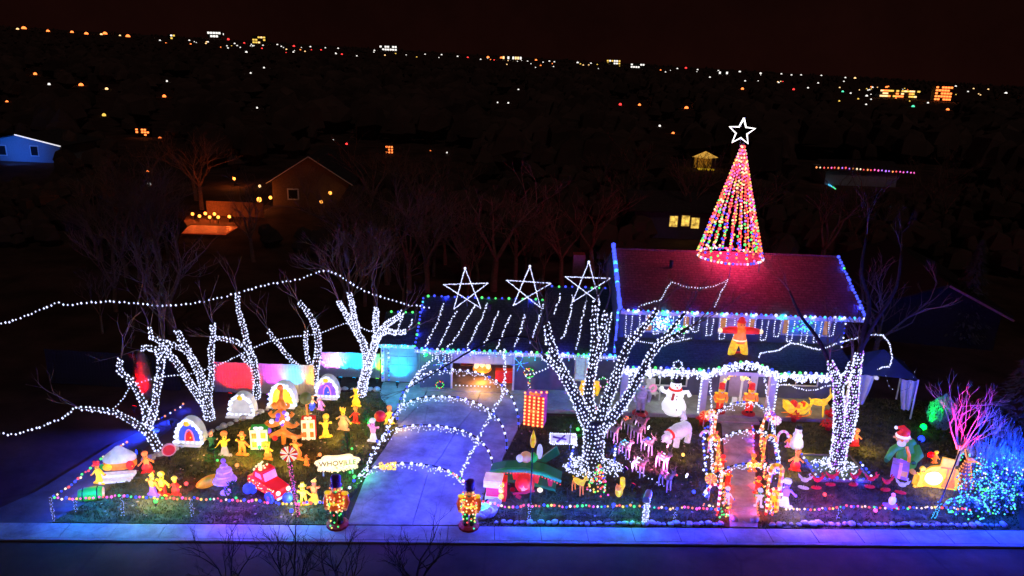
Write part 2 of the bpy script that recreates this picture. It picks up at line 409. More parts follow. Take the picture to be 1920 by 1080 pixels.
gd = hp('garage_door', wallbox(-2.98, .18, WY + .03, WY + .08, 1.5, 2.018), CURT)
for x in (-2.9, -1.85, -.8): hp('door_panel', wallbox(x, x + .95, WY + .01, WY + .027, 1.56, 1.96), WHITE, gd)
# gable triangles and roofs
def gable_roof(x0, x1, ye, ze, yr, zr, yb, zb, mt, over=.0):
    r = hp('roof', slab([(x0, ye, ze), (x1, ye, ze), (x1, yr, zr), (x0, yr, zr)], .12), mt)
    hp('roof_slope', slab([(x0, yr, zr), (x1, yr, zr), (x1, yb, zb), (x0, yb, zb)], .12), mt)
    hp('fascia', wallbox(x0, x1, ye - .03, ye - .003, ze - .2, ze - .0), WHITE)
    hp('ridge_cap', MB().tube([(x0, yr, zr), (x1, yr, zr)], .06, 6), mt)
    return r
gable_roof(-4.95, 1.95, 36.0, 2.47, 40, 4.05, 44.6, 2.3, SHIN)
gable_roof(1.953, 5.6, 36.0, 2.475, 40.8, 4.62, 45.4, 2.4, SHIN)
for x, yr, zr in ((GL, 40, 3.9), (1.96, 40.8, 4.4)):
    m = MB(); m.add([(x, WY, 2.45), (x, 44, 2.45), (x, yr, zr), (x + .15, WY, 2.45), (x + .15, 44, 2.45), (x + .15, yr, zr)], [(0, 1, 2), (5, 4, 3), (0, 3, 4, 1), (1, 4, 5, 2), (2, 5, 3, 0)])
    hp('gable_end', m, WALLN)
# low left wing
hp('wing_wall', wallbox(-6.85, -4.76, 37.3, 37.5, 0, 2.3), WALLC)
hp('wing_side_wall', wallbox(-6.85, -6.65, 37.5, 41, 0, 2.3), WALLC)
hp('wing_corner_board', wallbox(-6.92, -6.75, 37.24, 37.297, 0, 2.2), WHITE)
gdr = hp('wing_garage_door', wallbox(-6.5, -4.95, 37.25, 37.297, .02, 2.05), WALLC)
for k in range(4):
    for j in range(3):
        hp('door_panel', wallbox(-6.44 + j * .5, -6.0 + j * .5, 37.225, 37.248, .08 + k * .5, .52 + k * .5), WALLC, gdr)
gable_roof(-7.0, -4.97, 37.0, 2.28, 39.5, 3.2, 42, 2.2, SHIN)
# the tall part
MX0, MX1 = 5.62, 17.35
hp('porch_back_wall', wallbox(MX0, MX1, WY, WY + .2, .15, 3.3), WALLN)
hp('upper_wall', wallbox(MX0, MX1, WY, WY + .2, 3.3, 4.95), WALLN)
hp('gable_side_wall', wallbox(MX1 - .2, MX1, WY + .2, 44.6, 0, 4.95), WALLN)
hp('gable_side_wall', wallbox(MX0, MX0 + .2, WY + .2, 44.6, 0, 4.95), WALLN)
for x in (MX0 + .01, MX1 - .16):
    m = MB(); m.add([(x, WY, 4.9), (x, 44.6, 4.9), (x, 40.5, 6.88), (x + .15, WY, 4.9), (x + .15, 44.6, 4.9), (x + .15, 40.5, 6.88)], [(0, 1, 2), (5, 4, 3), (0, 3, 4, 1), (1, 4, 5, 2), (2, 5, 3, 0)])
    hp('gable_end', m, WALLN)
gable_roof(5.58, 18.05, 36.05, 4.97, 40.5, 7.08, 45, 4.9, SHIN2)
# windows upstairs
def window(x0, x1, z0, z1, yw, pane, curtain=None, cross=True, parent=hs):
    o = hp('window', wallbox(x0, x1, yw - .035, yw - .004, z0, z1), pane)
    f = MB(); t = .07
    f.box(((x0 + x1) / 2, yw - .05, z0 - t / 2), (x1 - x0 + 2 * t, .09, t)).box(((x0 + x1) / 2, yw - .05, z1 + t / 2), (x1 - x0 + 2 * t, .09, t))
    f.box((x0 - t / 2, yw - .05, (z0 + z1) / 2), (t, .09, z1 - z0)).box((x1 + t / 2, yw - .05, (z0 + z1) / 2), (t, .09, z1 - z0))
    hp('frame', f, WHITE, o)
    if cross: hp('mullion', wallbox((x0 + x1) / 2 - .025, (x0 + x1) / 2 + .025, yw - .06, yw - .037, z0, z1), WHITE, o)
    if curtain:
        for a, b in ((x0 + .02, x0 + .3), (x1 - .3, x1 - .02)): hp('curtain', wallbox(a, b, yw - .055, yw - .038, z0 + .02, z1 - .02), curtain, o)
    return o
WINB = lit('lit_window_blue', (.08, .25, 1), .35, .9, 3, base=(.03, .05, .1)); WINY = lit('lit_window_amber', (1, .45, .1), .35, .8, 3, base=(.1, .06, .03)); WINV = lit('lit_window_violet', (.5, .3, 1), .35, .8, 3, base=(.1, .06, .1))
CURO = lit('lit_curtain', (.8, .35, .06), .35, .5, 4)
for a, b, t, bt, mt in ((1213, 1290, 588, 622, WINB), (1352, 1412, 588, 624, WINV), (1470, 1552, 592, 628, WINB)):
    p, q = V(a, t, WY), V(b, bt, WY); window(p.x, q.x, q.z, p.z, WY, mt, CURO)
p, q = V(1081, 664, WY), V(1113, 712, WY); window(p.x, q.x, q.z, p.z, WY, lit('lit_lace', (.5, .75, 1), .4, .6, 9))
for a, b in ((1190, 1285), (1455, 1530)):
    p, q = V(a, 702, WY), V(b, 722, WY); window(p.x, q.x, max(.5, q.z), min(2.2, p.z), WY, GLASSD)
# porch
hp('porch_floor', wallbox(1.5, 16.9, 34.25, WY, -.1, .15), CONC)
hp('porch_step', wallbox(10.2, 12.6, 33.75, 34.245, -.1, .09), CONC)
PY = 34.45
posts = [V(x, 775, PY).x for x in (1166, 1314, 1440, 1588)]
for x in posts: hp('porch_post', wallbox(x - .16, x + .16, PY - .16, PY + .16, .152, 2.55), WHITE)
hp('porch_beam', wallbox(5.7, 16.95, PY - .1, PY + .1, 2.553, 2.75), WHITE)
hp('porch_roof', slab([(5.4, 33.9, 2.72), (17.2, 33.9, 2.72), (17.2, WY - .01, 3.3), (5.4, WY - .01, 3.3)], .08), SHIN)
hp('porch_fascia', wallbox(5.4, 17.2, 33.86, 33.89, 2.52, 2.71), WHITE)
ex0, ex1, exm = posts[1] - .25, posts[2] + .25, (posts[1] + posts[2]) / 2
m = MB(); arc = []
for i in range(13):
    t = i / 12; arc.append((ex0 + (ex1 - ex0) * t, 2.68 + .62 * math.sin(math.pi * t) ** 1.3))
vs = [(x, 33.75, z) for x, z in arc] + [(x, 35.4, z) for x, z in arc] + [(x, 33.75, z - .1) for x, z in arc] + [(x, 35.4, z - .1) for x, z in arc]
fs = []
for i in range(12):
    fs += [(i, i + 1, i + 14, i + 13), (26 + i + 1, 26 + i, 39 + i, 39 + i + 1), (i, 26 + i, 27 + i, i + 1), (i + 13, i + 14, 40 + i, 39 + i)]
fs += [(0, 13, 39, 26), (12, 38, 51, 25)]
m.add(vs, fs); hp('entry_gable', m, SHIN)
DOORX = V(1379, 760, WY).x
dr = hp('front_door', wallbox(DOORX - .5, DOORX + .5, WY - .05, WY - .003, .16, 2.2), mat('pale_violet_door', (.5, .42, .55), .5, .08))
for z0, z1 in ((.3, .85), (.95, 1.5), (1.6, 2.1)):
    for x in (-.4, .05): hp('door_panel', wallbox(DOORX + x, DOORX + x + .35, WY - .065, WY - .052, z0, z1), mat('pale_violet_door', (.5, .42, .55)), dr)
hp('handle', MB().ell((DOORX + .42, WY - .09, 1.1), .04), METAL, dr)
for x in (DOORX - 1.02, DOORX + .62): hp('sidelight', wallbox(x, x + .38, WY - .04, WY - .004, .3, 2.25), WHITE)
lamp(hs, Vector((8.0, 35.3, 2.4)) - HO, (.8, 1, .75), 75, .25)  # fill lights added under the porch roof
lamp(hs, Vector((15.2, 35.3, 2.3)) - HO, (1, .8, .22), 80, .25)
lamp(hs, Vector((DOORX, 35.5, 2.5)) - HO, (1, .62, .8), 80, .2)
for x, c in ((8.0, LWD), (15.2, LK), (DOORX, LWD)): hp('added_porch_lamp', MB().lathe((x, 35.3 if x != DOORX else 35.5, 2.52), [(.03, .05), (.13, .0), (.11, .08)], 10), c)  # lamps added for porch light that really comes from icicles and golden deer
hp('chimney', wallbox(3.6, 4.3, 43, 43.7, 3, 6.0), mat('red_brick', (.25, .07, .06), .85, .3, 8))
hp('roof_vent', MB().lathe((-1.2, 39, 3.5), [(.09, 0), (.09, .5), (.12, .5), (.1, .58)], 8), BLACK)
hp('roof_vent', MB().lathe((8.6, 39.2, 6.3), [(.09, 0), (.09, .5), (.12, .5), (.1, .58)], 8), BLACK)

# ================================================================== neighbours and the far town
def gable_house(name, label, c, wdt, dep, hw, hr, wallm, roofm, rz=0, windows=(), eave_lit=None, group=None):
    """ridge runs away from the street: the gable faces us"""
    t = thing(name, label, 'house', c, rz, group)
    MB().box((0, dep / 2, hw / 2), (wdt, dep, hw)).build('wall', wallm, t)
    m = MB(); m.prism([(-wdt / 2, hw), (wdt / 2, hw), (0, hr - .02)], .0, dep); m.build('gable', wallm, t)
    o = .5
    for s in (-1, 1):
        q = [(0, -o, hr), (s * (wdt / 2 + o), -o, hw - o * (hr - hw) / (wdt / 2)), (s * (wdt / 2 + o), dep + o, hw - o * (hr - hw) / (wdt / 2)), (0, dep + o, hr)]
        slab([Vector(p) + Vector((0, 0, .14)) for p in q], .12).build('roof', roofm, t)
        if eave_lit and s in eave_lit[1]: MB().tube([Vector(q[0]) + Vector((0, -.05, .1)), Vector(q[1]) + Vector((0, -.05, .1))], .1, 4).build('eave_lights', eave_lit[0], t)
    for x, z, ww, hh, mt in windows:
        f = MB().box((x, -.03, z), (ww + .3, .08, hh + .3)).build('window', WHITE, t)
        MB().box((x, -.09, z), (ww, .05, hh)).build('pane', mt, f)
    return t
p = V(37, 252, 110)
bh = gable_house('neighbour_house', 'blue lit gabled house with white roof edge at the far left', (p.x - .4, 110, -.1), 12.4, 9, 2.6, p.z, mat('blue_house_siding', (.3, .36, .42), .8, .1), SHIN, R(-3), [(-2.6, 1.6, 1.0, 1.3, GLASSD), (2.3, 1.7, 1.0, 1.3, GLASSD)], (LW, (1,)))
lamp(bh, (1, -5, 1.2), (.02, .16, 1), 800, .2, 'SPOT', (-.1, 5, 1.0), 120, .9)
lamp(bh, (-3, -5, 3.2), (.02, .2, 1), 330, .2, 'SPOT', (-.1, 5, .0), 120, .9)
p = V(580, 293, 84)
oh = gable_house('neighbour_house', 'dim orange lit gabled house behind trees with patio lights', (p.x, 84, -.1), 8.6, 10, 2.9, p.z, mat('tan_siding', (.16, .1, .06), .8, .2), SHIN, R(4), [(-2, 1.5, 1, 1, GLASSD)])
for s in (-1, 1): MB().tube([(0, -.62, p.z + .12), (s * 4.8, -.62, 2.75)], .07, 4).build('rake_board', WHITE, oh)
for x, z in ((1.4, 1.0), (2.4, 2.0)): lamp(oh, (x, -1.5, z), (1, .2, .03), 70, .1); MB().ell((x, -1.5, z), .2).build('porch_lamp', lit('lit_hot_orange', (1, .35, .05), 3.5, .1), oh)
p = V(1766, 530, 46)
nh = gable_house('neighbour_house', 'dark neighbour house with pinkish roof edge at far right', (p.x + .3, 46, -.1), 7.2, 12, 2.7, p.z, mat('dark_siding', (.03, .03, .035), .85), mat('dark_shingle', (.03, .025, .028), .9), R(-10), [])
for s in (1,):
    MB().tube([(0, -.62, p.z + .06), (4.1, -.62, 2.36)], .09, 4).build('rake_board', mat('rose_trim', (.5, .25, .3), .7), nh)
t = thing('gazebo', 'small yellow lit gazebo far behind the star tree', 'gazebo', G(1320, 317), 0)
s = .088
for x in (-1.5, 1.5):
    for y in (-1.2, 1.2): MB().box((x, y, 1), (.15, .15, 2)).build('post', WOODP, t)
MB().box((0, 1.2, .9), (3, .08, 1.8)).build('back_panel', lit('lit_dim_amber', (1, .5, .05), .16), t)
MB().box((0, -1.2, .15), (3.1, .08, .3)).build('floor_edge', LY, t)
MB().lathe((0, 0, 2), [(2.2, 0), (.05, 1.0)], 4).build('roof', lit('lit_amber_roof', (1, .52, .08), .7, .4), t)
# yard behind with orange patio lamps
HOT = lit('lit_hot_orange', (1, .35, .05), 3.5, .1)
pc = G(390, 432); t = thing('patio', 'orange lit patio with a row of lanterns in the dark left yard', 'patio', pc)
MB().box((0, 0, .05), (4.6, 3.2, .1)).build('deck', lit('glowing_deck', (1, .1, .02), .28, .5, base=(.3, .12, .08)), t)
MB().box((.3, 6.6, .8), (6, .1, 1.6)).build('back_wall', mat('tan_siding', (.3, .2, .13)), t)
for k, (x, y) in enumerate(((362, 412), (375, 416), (386, 411), (394, 418), (403, 412), (410, 418), (431, 417))):
    q = G(x, y) - pc; MB().ell((q.x, q.y, .6), .17, 8, 5).build('lantern', HOT, t); MB().tube([(q.x, q.y, 0), (q.x, q.y, .5)], .03, 4).build('lantern_post', BLACK, t)
    if k % 2 == 0: lamp(t, (q.x, q.y - .3, .9), (1, .14, .02), 110, .1)
for k, (x, y) in enumerate(((487, 390), (508, 386), (545, 377), (553, 374), (566, 372), (570, 380), (440, 349))):
    p = G(x, y); l = thing('garden_lantern', ['lone orange garden lantern left of the dim gabled house', 'small orange lantern on the path to the dim house', 'orange lantern left in the row before the dim house', 'orange lantern second in the row before the dim house', 'brightest orange lantern at the corner of the dim house', 'low orange lantern under the tree by the dim house', 'orange lamp on the fence behind the patio'][k], 'lantern', p)
    MB().tube([(0, 0, 0), (0, 0, .8)], .04, 5).build('post', BLACK, l); MB().ell((0, 0, .95), .2 if k else .28, 8, 5).build('globe', HOT, l)
    if k in (0, 4, 6): lamp(l, (0, -.3, 1.4), (1, .2, .03), 120, .1)
# lit kitchen window of the rear neighbour
p = G(1278, 447); t = thing('rear_neighbour_house', 'low dark house with yellow windows behind the roof ridge', 'house', (p.x, p.y, -.05))
MB().box((1, 3, 1.5), (12, 6, 3)).build('wall', WALLN, t); slab([(-5.5, -.6, 2.9), (7.5, -.6, 2.9), (7.5, 3, 4.4), (-5.5, 3, 4.4)], .15).build('roof', SHIN, t)
for x, z, mt in ((-1.0, 1.8, WINY), (.2, 1.9, LK), (1.2, 1.7, WINY)): f = MB().box((x, -.04, z), (.9, .06, 1.2)).build('window', WHITE, t); MB().box((x, -.09, z), (.75, .05, 1.05)).build('pane', lit('lit_kitchen', (1, .62, .1), .9, .8, 3), f)
# house with coloured eave lights to the right
a, b = G(1560, 352), G(1712, 362)
t = thing('rear_neighbour_house', 'distant low house with pink and orange eave lights at right', 'house', (a.x, a.y + 3, -.05))
MB().box(((b.x - a.x) / 2, 3, 1.2), (b.x - a.x, 6, 2.4)).build('wall', WALLC, t)
slab([(-.5, -.6, 2.4), (b.x - a.x + .5, -.6, 2.4), (b.x - a.x + .5, 3, 3.6), (-.5, 3, 3.6)], .15).build('roof', SHIN, t)
string('pink and orange light string on the eave of the distant low house', [V(1528, 314, a.y + 2.2), V(1580, 315, a.y + 2.2), V(1715, 324, a.y + 2.2)], 'OPRKV', .55, .14, .05)
string('short green light row on the ground by the distant low house', [G(1532, 334), G(1568, 355)], 'CG', .6, .14, .05)
# ================================================================== lights on the house
X = lambda x, y, z: Vector((x, y, z))
string('white icicle lights along the garage front eave', [X(-4.95, 35.9, 2.42), X(5.55, 35.9, 2.42)], 'WWWC', .13, .038, .02, cat='icicle lights', drips=(.34, .32))
string('big blue, green and white bulbs along the garage front eave', [X(-4.95, 35.88, 2.55), X(5.5, 35.88, 2.55)], 'BGCBWG', .27, .075, .01, big=True, seq=True, lamps=(1.2, 'BCBG', 24))
string('big blue and green bulbs on the lower garage ridge', [X(-4.9, 39.9, 4.13), X(1.9, 39.9, 4.13)], 'BGBBG', .38, .07, .02, big=True, lamps=(2.4, 'BG', 5))
string('big blue and green bulbs on the higher garage ridge beside the tall roof', [X(2.1, 40.7, 4.7), X(5.5, 40.7, 4.7)], 'BGGB', .38, .07, .02, big=True)
string('blue and green bulbs down the left roof edge of the garage', [X(-4.93, 39.8, 4.1), X(-4.93, 36.0, 2.6)], 'BGBC', .3, .065, .01, big=True, lamps=(2, 'B', 6))
string('cyan and white lights along the low wing eave', [X(-7.0, 36.93, 2.26), X(-5.0, 36.93, 2.26)], 'CWC', .11, .045, .02, drips=(.3, .2), lamps=(.9, 'C', 20))
string('blue lights on the ridge of the low wing', [X(-6.9, 39.4, 3.3), X(-5.1, 39.4, 3.3)], 'BGB', .4, .065, .02, big=True)
string('two upright light rows on the corner of the low wing', [X(-6.83, 37.18, 2.2), X(-6.83, 37.18, .05)], 'BCW', .26, .055, .01, big=True, extra=[[X(-6.5, 37.18, 2.1), X(-6.5, 37.18, .1)]])
RA = ((0, 36.0, 2.53), (0, -1.58, 4)); RB = ((0, 36.0, 2.53), (0, -2.145, 4.8)); RW = ((0, 37, 2.34), (0, -.92, 2.5))
ordn = 'first second third fourth fifth sixth seventh eighth ninth tenth eleventh twelfth thirteenth fourteenth fifteenth'.split()
ROWS = [([(775, 598), (766, 617)], RW), ([(755, 592), (744, 624)], RW),
        ([(832, 569), (824, 596), (811, 622), (797, 650)], RA), ([(856, 583), (843, 606), (833, 630), (822, 651)], RA),
        ([(890, 572), (877, 596), (863, 620), (850, 640), (838, 652)], RA), ([(914, 567), (906, 592), (895, 610), (886, 634), (875, 652)], RA),
        ([(935, 582), (924, 610), (915, 632), (906, 648)], RA), ([(957, 592), (944, 620), (938, 636), (931, 653)], RA), ([(985, 588), (975, 622), (966, 650)], RA),
        ([(1020, 568), (1008, 604), (1001, 626), (993, 645)], RA), ([(1029, 604), (1026, 624), (1021, 648)], RB), ([(1052, 549), (1045, 572), (1039, 590)], RB),
        ([(1074, 552), (1069, 590), (1060, 624), (1052, 638)], RB), ([(1100, 562), (1091, 600), (1086, 630), (1079, 657)], RB), ([(1148, 584), (1142, 622), (1135, 660)], RB)]
for k, (q, pl) in enumerate(ROWS):
    if k < 2: lb = ['short white light row on the low wing roof nearest the garage', 'short white light row at the far left of the low wing roof'][k]
    else: lb = f'white light row slanting down the dark garage roof, {ordn[k - 2]} from the left'
    string(lb, [onplane(x, y, *pl) for x, y in q], 'W', .125, .042, .045, group='white light rows on the garage roof')
# tall part
string('white and blue bulbs along the tall upper eave', [X(5.58, 35.98, 5.0), X(18.05, 35.98, 5.0)], 'BWGWBC', .25, .075, .01, big=True, seq=True, lamps=(1.5, 'BCBB', 16))
string('dense blue and green bulbs up the left edge of the tall roof', [X(5.55, 36.1, 5.06), X(5.55, 40.5, 7.35)], 'BBBBBBBC', .13, .12, .01, big=True, lamps=(.8, 'B', 60), s=1.9)
string('sparse blue and green bulbs up the right edge of the tall roof', [X(18.07, 36.1, 5.06), X(18.07, 40.45, 7.16)], 'BBBBG', .24, .09, .02, big=True, s=1.9, lamps=(1.5, 'B', 18))
string('cyan and blue bulbs down the left corner of the tall wall', [X(5.5, 36.42, 4.9), X(5.45, 36.2, 2.6)], 'BBBCBB', .13, .085, .01, big=True, s=1.9, lamps=(.9, 'B', 22))
string('blue bulbs down the right corner of the tall wall', [X(17.3, 36.5, 4.9), X(17.3, 36.5, 3.0)], 'BWB', .26, .06, .01, big=True)
zig = []; x = 5.95; k = 0; zr = random.Random(3)
while x < 16.9:
    lo = 3.42 + zr.uniform(0, .5) * (zr.random() < .4)
    zig += [X(x, 36.5, 4.8), X(x + .04, 36.5, lo), X(x + .3, 36.5, lo + zr.uniform(-.05, .08)), X(x + .34, 36.5, 4.8)]; x += zr.uniform(.62, .76); k += 1
string('white light string looped up and down across the upper wall', zig, 'W', .115, .036, .015)
string('thick white icicle lights along the porch eave', [X(5.4, 33.84, 2.66), X(posts[1] - .3, 33.84, 2.66)] + [X(a, 33.72, z - .03) for a, z in arc] + [X(posts[2] + .3, 33.84, 2.66), X(17.15, 33.84, 2.66)], 'W', .08, .055, .05, drips=(.1, .42), lamps=(2.2, 'W', 7), cat='icicle lights')
string('big blue and green bulbs above the porch eave', [X(5.4, 33.86, 2.79), X(posts[1] - .3, 33.86, 2.79)] + [X(a, 33.7, z + .05) for a, z in arc] + [X(posts[2] + .3, 33.86, 2.79), X(17.2, 33.86, 2.79)], 'BWGW', .27, .075, .01, big=True, seq=True, lamps=(1.6, 'BBG', 18))
for k, x in enumerate(posts):
    lb = ['at the left end of the porch', 'left of the front walk', 'right of the front walk', 'behind the white wrapped twin tree'][k]
    sx = -.2 if k in (1,) else .2
    string('white bulbs up the white porch post ' + lb, [X(x + sx, PY - .18, .2), X(x + sx, PY - .18, 2.5)], 'W', .17, .05, .01, big=True, group='lit porch posts', name='post_light_string', s=2)
pl = [(1445, 722), (1470, 722), (1478, 720), (1495, 728), (1510, 731), (1530, 731), (1545, 725), (1560, 722)]
string('white swag of lights sagging across the right porch opening', [V(x, y, 34.2) for x, y in pl], 'W', .12, .042, .02)
PR = ((0, 33.9, 2.79), (0, -.58, 2.7))
string('white light cable winding over the porch roof by the big tree', [onplane(x, y, *PR) for x, y in ((1172, 632), (1200, 640), (1235, 645), (1270, 640), (1300, 633))], 'W', .11, .036, .02)
string('white light cable winding over the right porch roof', [onplane(x, y, *PR) for x, y in ((1418, 683), (1426, 662), (1460, 657), (1482, 643), (1500, 646), (1535, 656), (1560, 648), (1572, 642))] + [V(1612, 633, 35.5), V(1640, 627, 35.5), V(1655, 628, 35.5), V(1668, 645, 35.5), V(1673, 670, 35.5), V(1668, 688, 35.5), V(1655, 688, 35.5), V(1612, 712, 35.5)], 'W', .085, .042, .02)
RM = ((0, 36.05, 5.05), (0, -2.11, 4.45))
string('white light loop lying on the red lit tall roof', [onplane(x, y, *RM) for x, y in ((1196, 575), (1218, 568), (1240, 562), (1250, 540), (1260, 528), (1285, 538), (1315, 541), (1345, 535), (1365, 524), (1352, 548), (1340, 575))], 'W', .15, .036, .02)
# window decorations upstairs
for px, py, cols, lb in ((1240, 606, 'WWC', 'white glowing ball cluster by the left upper window'), (1268, 612, 'CGB', 'cyan and blue lights in the left upper window'), (1505, 612, 'BCBG', 'blue and green lights filling the right upper window')):
    c = V(px, py, 36.35); q = [c + X(rng.uniform(-.55, .55), rng.uniform(-.05, .05), rng.uniform(-.4, .4)) for _ in range(26)]
    string(lb, q, cols, .2, .06, .03, wire=False, name='window_lights', big=True)

# ---------------------------------------------------------------- ridge stars
def star_pts(c, r0, r1, rot=0.0):
    return [X(c.x + (r0 if i % 2 == 0 else r1) * math.sin(math.pi * i / 5 + rot), c.y, c.z + (r0 if i % 2 == 0 else r1) * math.cos(math.pi * i / 5 + rot)) for i in range(10)]
for k, (top, bl) in enumerate((((874, 503), 'left'), ((991, 499), 'middle'), ((1103, 491), 'right'))):
    c = V(top[0], top[1], 39.0); R0 = 1.28; c = c - X(-.03, 0, R0)
    s5 = star_pts(c, R0, .5, R((-4, 2, 0)[k]))
    t = thing('ridge_star', f'white five pointed star of crossed lights on the garage ridge, {bl} one', 'star', c, 0, 'white stars on the garage ridge')
    fr = MB(); order = [0, 4, 8, 2, 6, 0]
    for a, b in zip(order, order[1:]): fr.tube([s5[a] + X(0, .03, 0), s5[b] + X(0, .03, 0)], .02, 4)
    fr.build('frame', METAL, t, off=c)
    MB().tube([c + X(0, .05, -.4), c + X(.05, .5, -1.35)], .03, 5).build('pole', METAL, t, off=c)
    b = MB()
    for p in sample([s5[i] for i in order], .07, .012): b.octa(p, .032 * rng.uniform(.8, 1.3))
    b.ico(s5[0], .075); b.build('bulbs', bulb('W'), t, smooth=True, kind='stuff', off=c)

# ---------------------------------------------------------------- the tree of lights on the roof
ax = 12.02; ay = 40.3; zb = 6.95; zt = 13.05; RB0 = 1.78
mt = thing('light_tree', 'tall cone of multicoloured light strands with white star on the roof ridge', 'light tree', (ax, ay, zb))
MB().tube([(0, 0, -.1), (0, 0, zt - zb + .1)], .05, 6).build('pole', METAL, mt)
ring = [X(RB0 * math.cos(2 * math.pi * i / 32), RB0 * math.sin(2 * math.pi * i / 32), 0) for i in range(33)]
MB().tube(ring, .035, 5, False).build('base_ring', METAL, mt)
for i in range(6):
    q = 2 * math.pi * i / 6 + .3; px, py = RB0 * math.cos(q), RB0 * math.sin(q)
    zr = (7.08 - abs(ay + py - 40.5) * .474) - zb - .05
    MB().tube([(px, py, 0), (px, py, zr)], .025, 5).build('leg', METAL, mt)
rb = MB(); ks = ['B', 'G', 'K', 'O', 'P', 'R', 'W', 'Y', 'V', 'C']
for p in sample(ring, .2, .01): rb.mi = ks.index(rng.choice('WPKBPOW')); rb.ico(p, .08)
o = rb.build('ring_bulbs', [bulb(c) for c in ks], mt, smooth=True, kind='stuff')
NS = 22; H = zt - zb
for s in range(NS):
    q = 2 * math.pi * (s + .35) / NS; m = MB()
    wire = MB().tube([(RB0 * math.cos(q), RB0 * math.sin(q), .05), (.06 * math.cos(q), .06 * math.sin(q), H)], .016, 4, False).build('strand', lit('red_glow_strand', (1, .015, .06), .5, .5, 2), mt)  # plain strand wire; the red halo of the cone is put into its emission
    for k in range(33):
        t = (k + .5) / 33; r = RB0 * (1 - t) + .06 * t; z = .05 + t * (H - .05)
        pool = 'RROBGYKBGVRO' if t < .35 else ('RROYPKVRGO' if t < .6 else 'RPRKYOPK')
        m.mi = ks.index(rng.choice(pool)); rr = .072 if t < .4 else .062
        q2 = q + rng.uniform(-.045, .045); z -= .12 * math.sin(math.pi * t) * (s % 2) + rng.uniform(-.03, .03); m.ico((r * math.cos(q2), r * math.sin(q2), z), rr * (1.25 if rng.random() < .12 else 1))
    m.build('bulbs', [bulb(c) for c in ks], wire, smooth=True, kind='stuff')
lamp(mt, (0, -.2, .9), (1, .02, .12), 1250, .9); lamp(mt, (0, -2.1, .35), (1, .02, .2), 90, .2); lamp(mt, (0, 0, 2.6), (1, .06, .3), 350, .5)
ts = thing('roof_star', 'open white neon star on top of the tall cone of lights', 'star', (ax - .16, ay, 13.72))
p5 = star_pts(X(0, 0, 0), .72, .31, R(2)); p5 = p5 + [p5[0]]
MB().tube(p5, .042, 6).build('neon_outline', lit('lit_neon_white', (1, .96, .95), 2.5, .05), ts)
MB().tube([(0, .06, -.3), (0, .06, -.72)], .03, 5).build('pole', METAL, ts)

# ================================================================== trees
def twigs(m, p, d, L, r, depth, g, spread=.55, sides=3):
    n = 3; pts = [p]; dd = d.copy()
    for i in range(n):
        dd = (dd + Vector((g.uniform(-1, 1), g.uniform(-1, 1), g.uniform(-.6, 1))) * .16).normalized(); pts.append(pts[-1] + dd * L / n)
    m.tube(pts, [r * (1 - .45 * i / n) for i in range(n + 1)], sides if depth < 3 else 5, False)
    if depth <= 0: return
    k = g.choice((2, 3, 3)) if depth > 1 else g.choice((2, 3))
    for i in range(k):
        b = pts[g.choice((1, 2, 3, 3))] if i else pts[-1]
        ax_ = Vector((g.uniform(-1, 1), g.uniform(-1, 1), g.uniform(-.3, .7))).normalized()
        nd = (dd + ax_ * spread * g.uniform(.7, 1.6)).normalized()
        twigs(m, b, nd, L * g.uniform(.6, .82), r * .58, depth - 1, g, spread, sides)
def wrap(path, rad, pitch=.105, step=.1):
    """bulb places on a helix round a limb"""
    path = [Vector(p) for p in path]; res = []; n = len(path)
    L = [0.0]
    for a, b in zip(path, path[1:]): L.append(L[-1] + (b - a).length)
    if L[-1] < .05: return res
    d = 0.0; ang = rng.uniform(0, 6)
    while d < L[-1]:
        i = max(k for k in range(n - 1) if L[k] <= d); f_ = (d - L[i]) / max(1e-6, L[i + 1] - L[i])
        p = path[i].lerp(path[i + 1], f_); r = rad[i] + (rad[i + 1] - rad[i]) * f_ + .025
        t = (path[i + 1] - path[i]).normalized(); a = t.orthogonal().normalized(); b = t.cross(a)
        res.append(p + (a * math.cos(ang) + b * math.sin(ang)) * r + Vector([rng.uniform(-.032, .032) for _ in range(3)]))
        dl = step / math.hypot(2 * math.pi * r, pitch); ang += 2 * math.pi * dl; d += pitch * dl
    return res
def smooth_path(pts, k=3):
    if len(pts) < 3: return pts
    res = []
    for i in range(len(pts) - 1):
        p0 = pts[max(i - 1, 0)]; p1 = pts[i]; p2 = pts[i + 1]; p3 = pts[min(i + 2, len(pts) - 1)]
        for j in range(k):
            t = j / k
            res.append(.5 * ((2 * p1) + (p2 - p0) * t + (2 * p0 - 5 * p1 + 4 * p2 - p3) * t * t + (3 * p1 - p0 - 3 * p2 + p3) * t ** 3))
    return res + [pts[-1]]
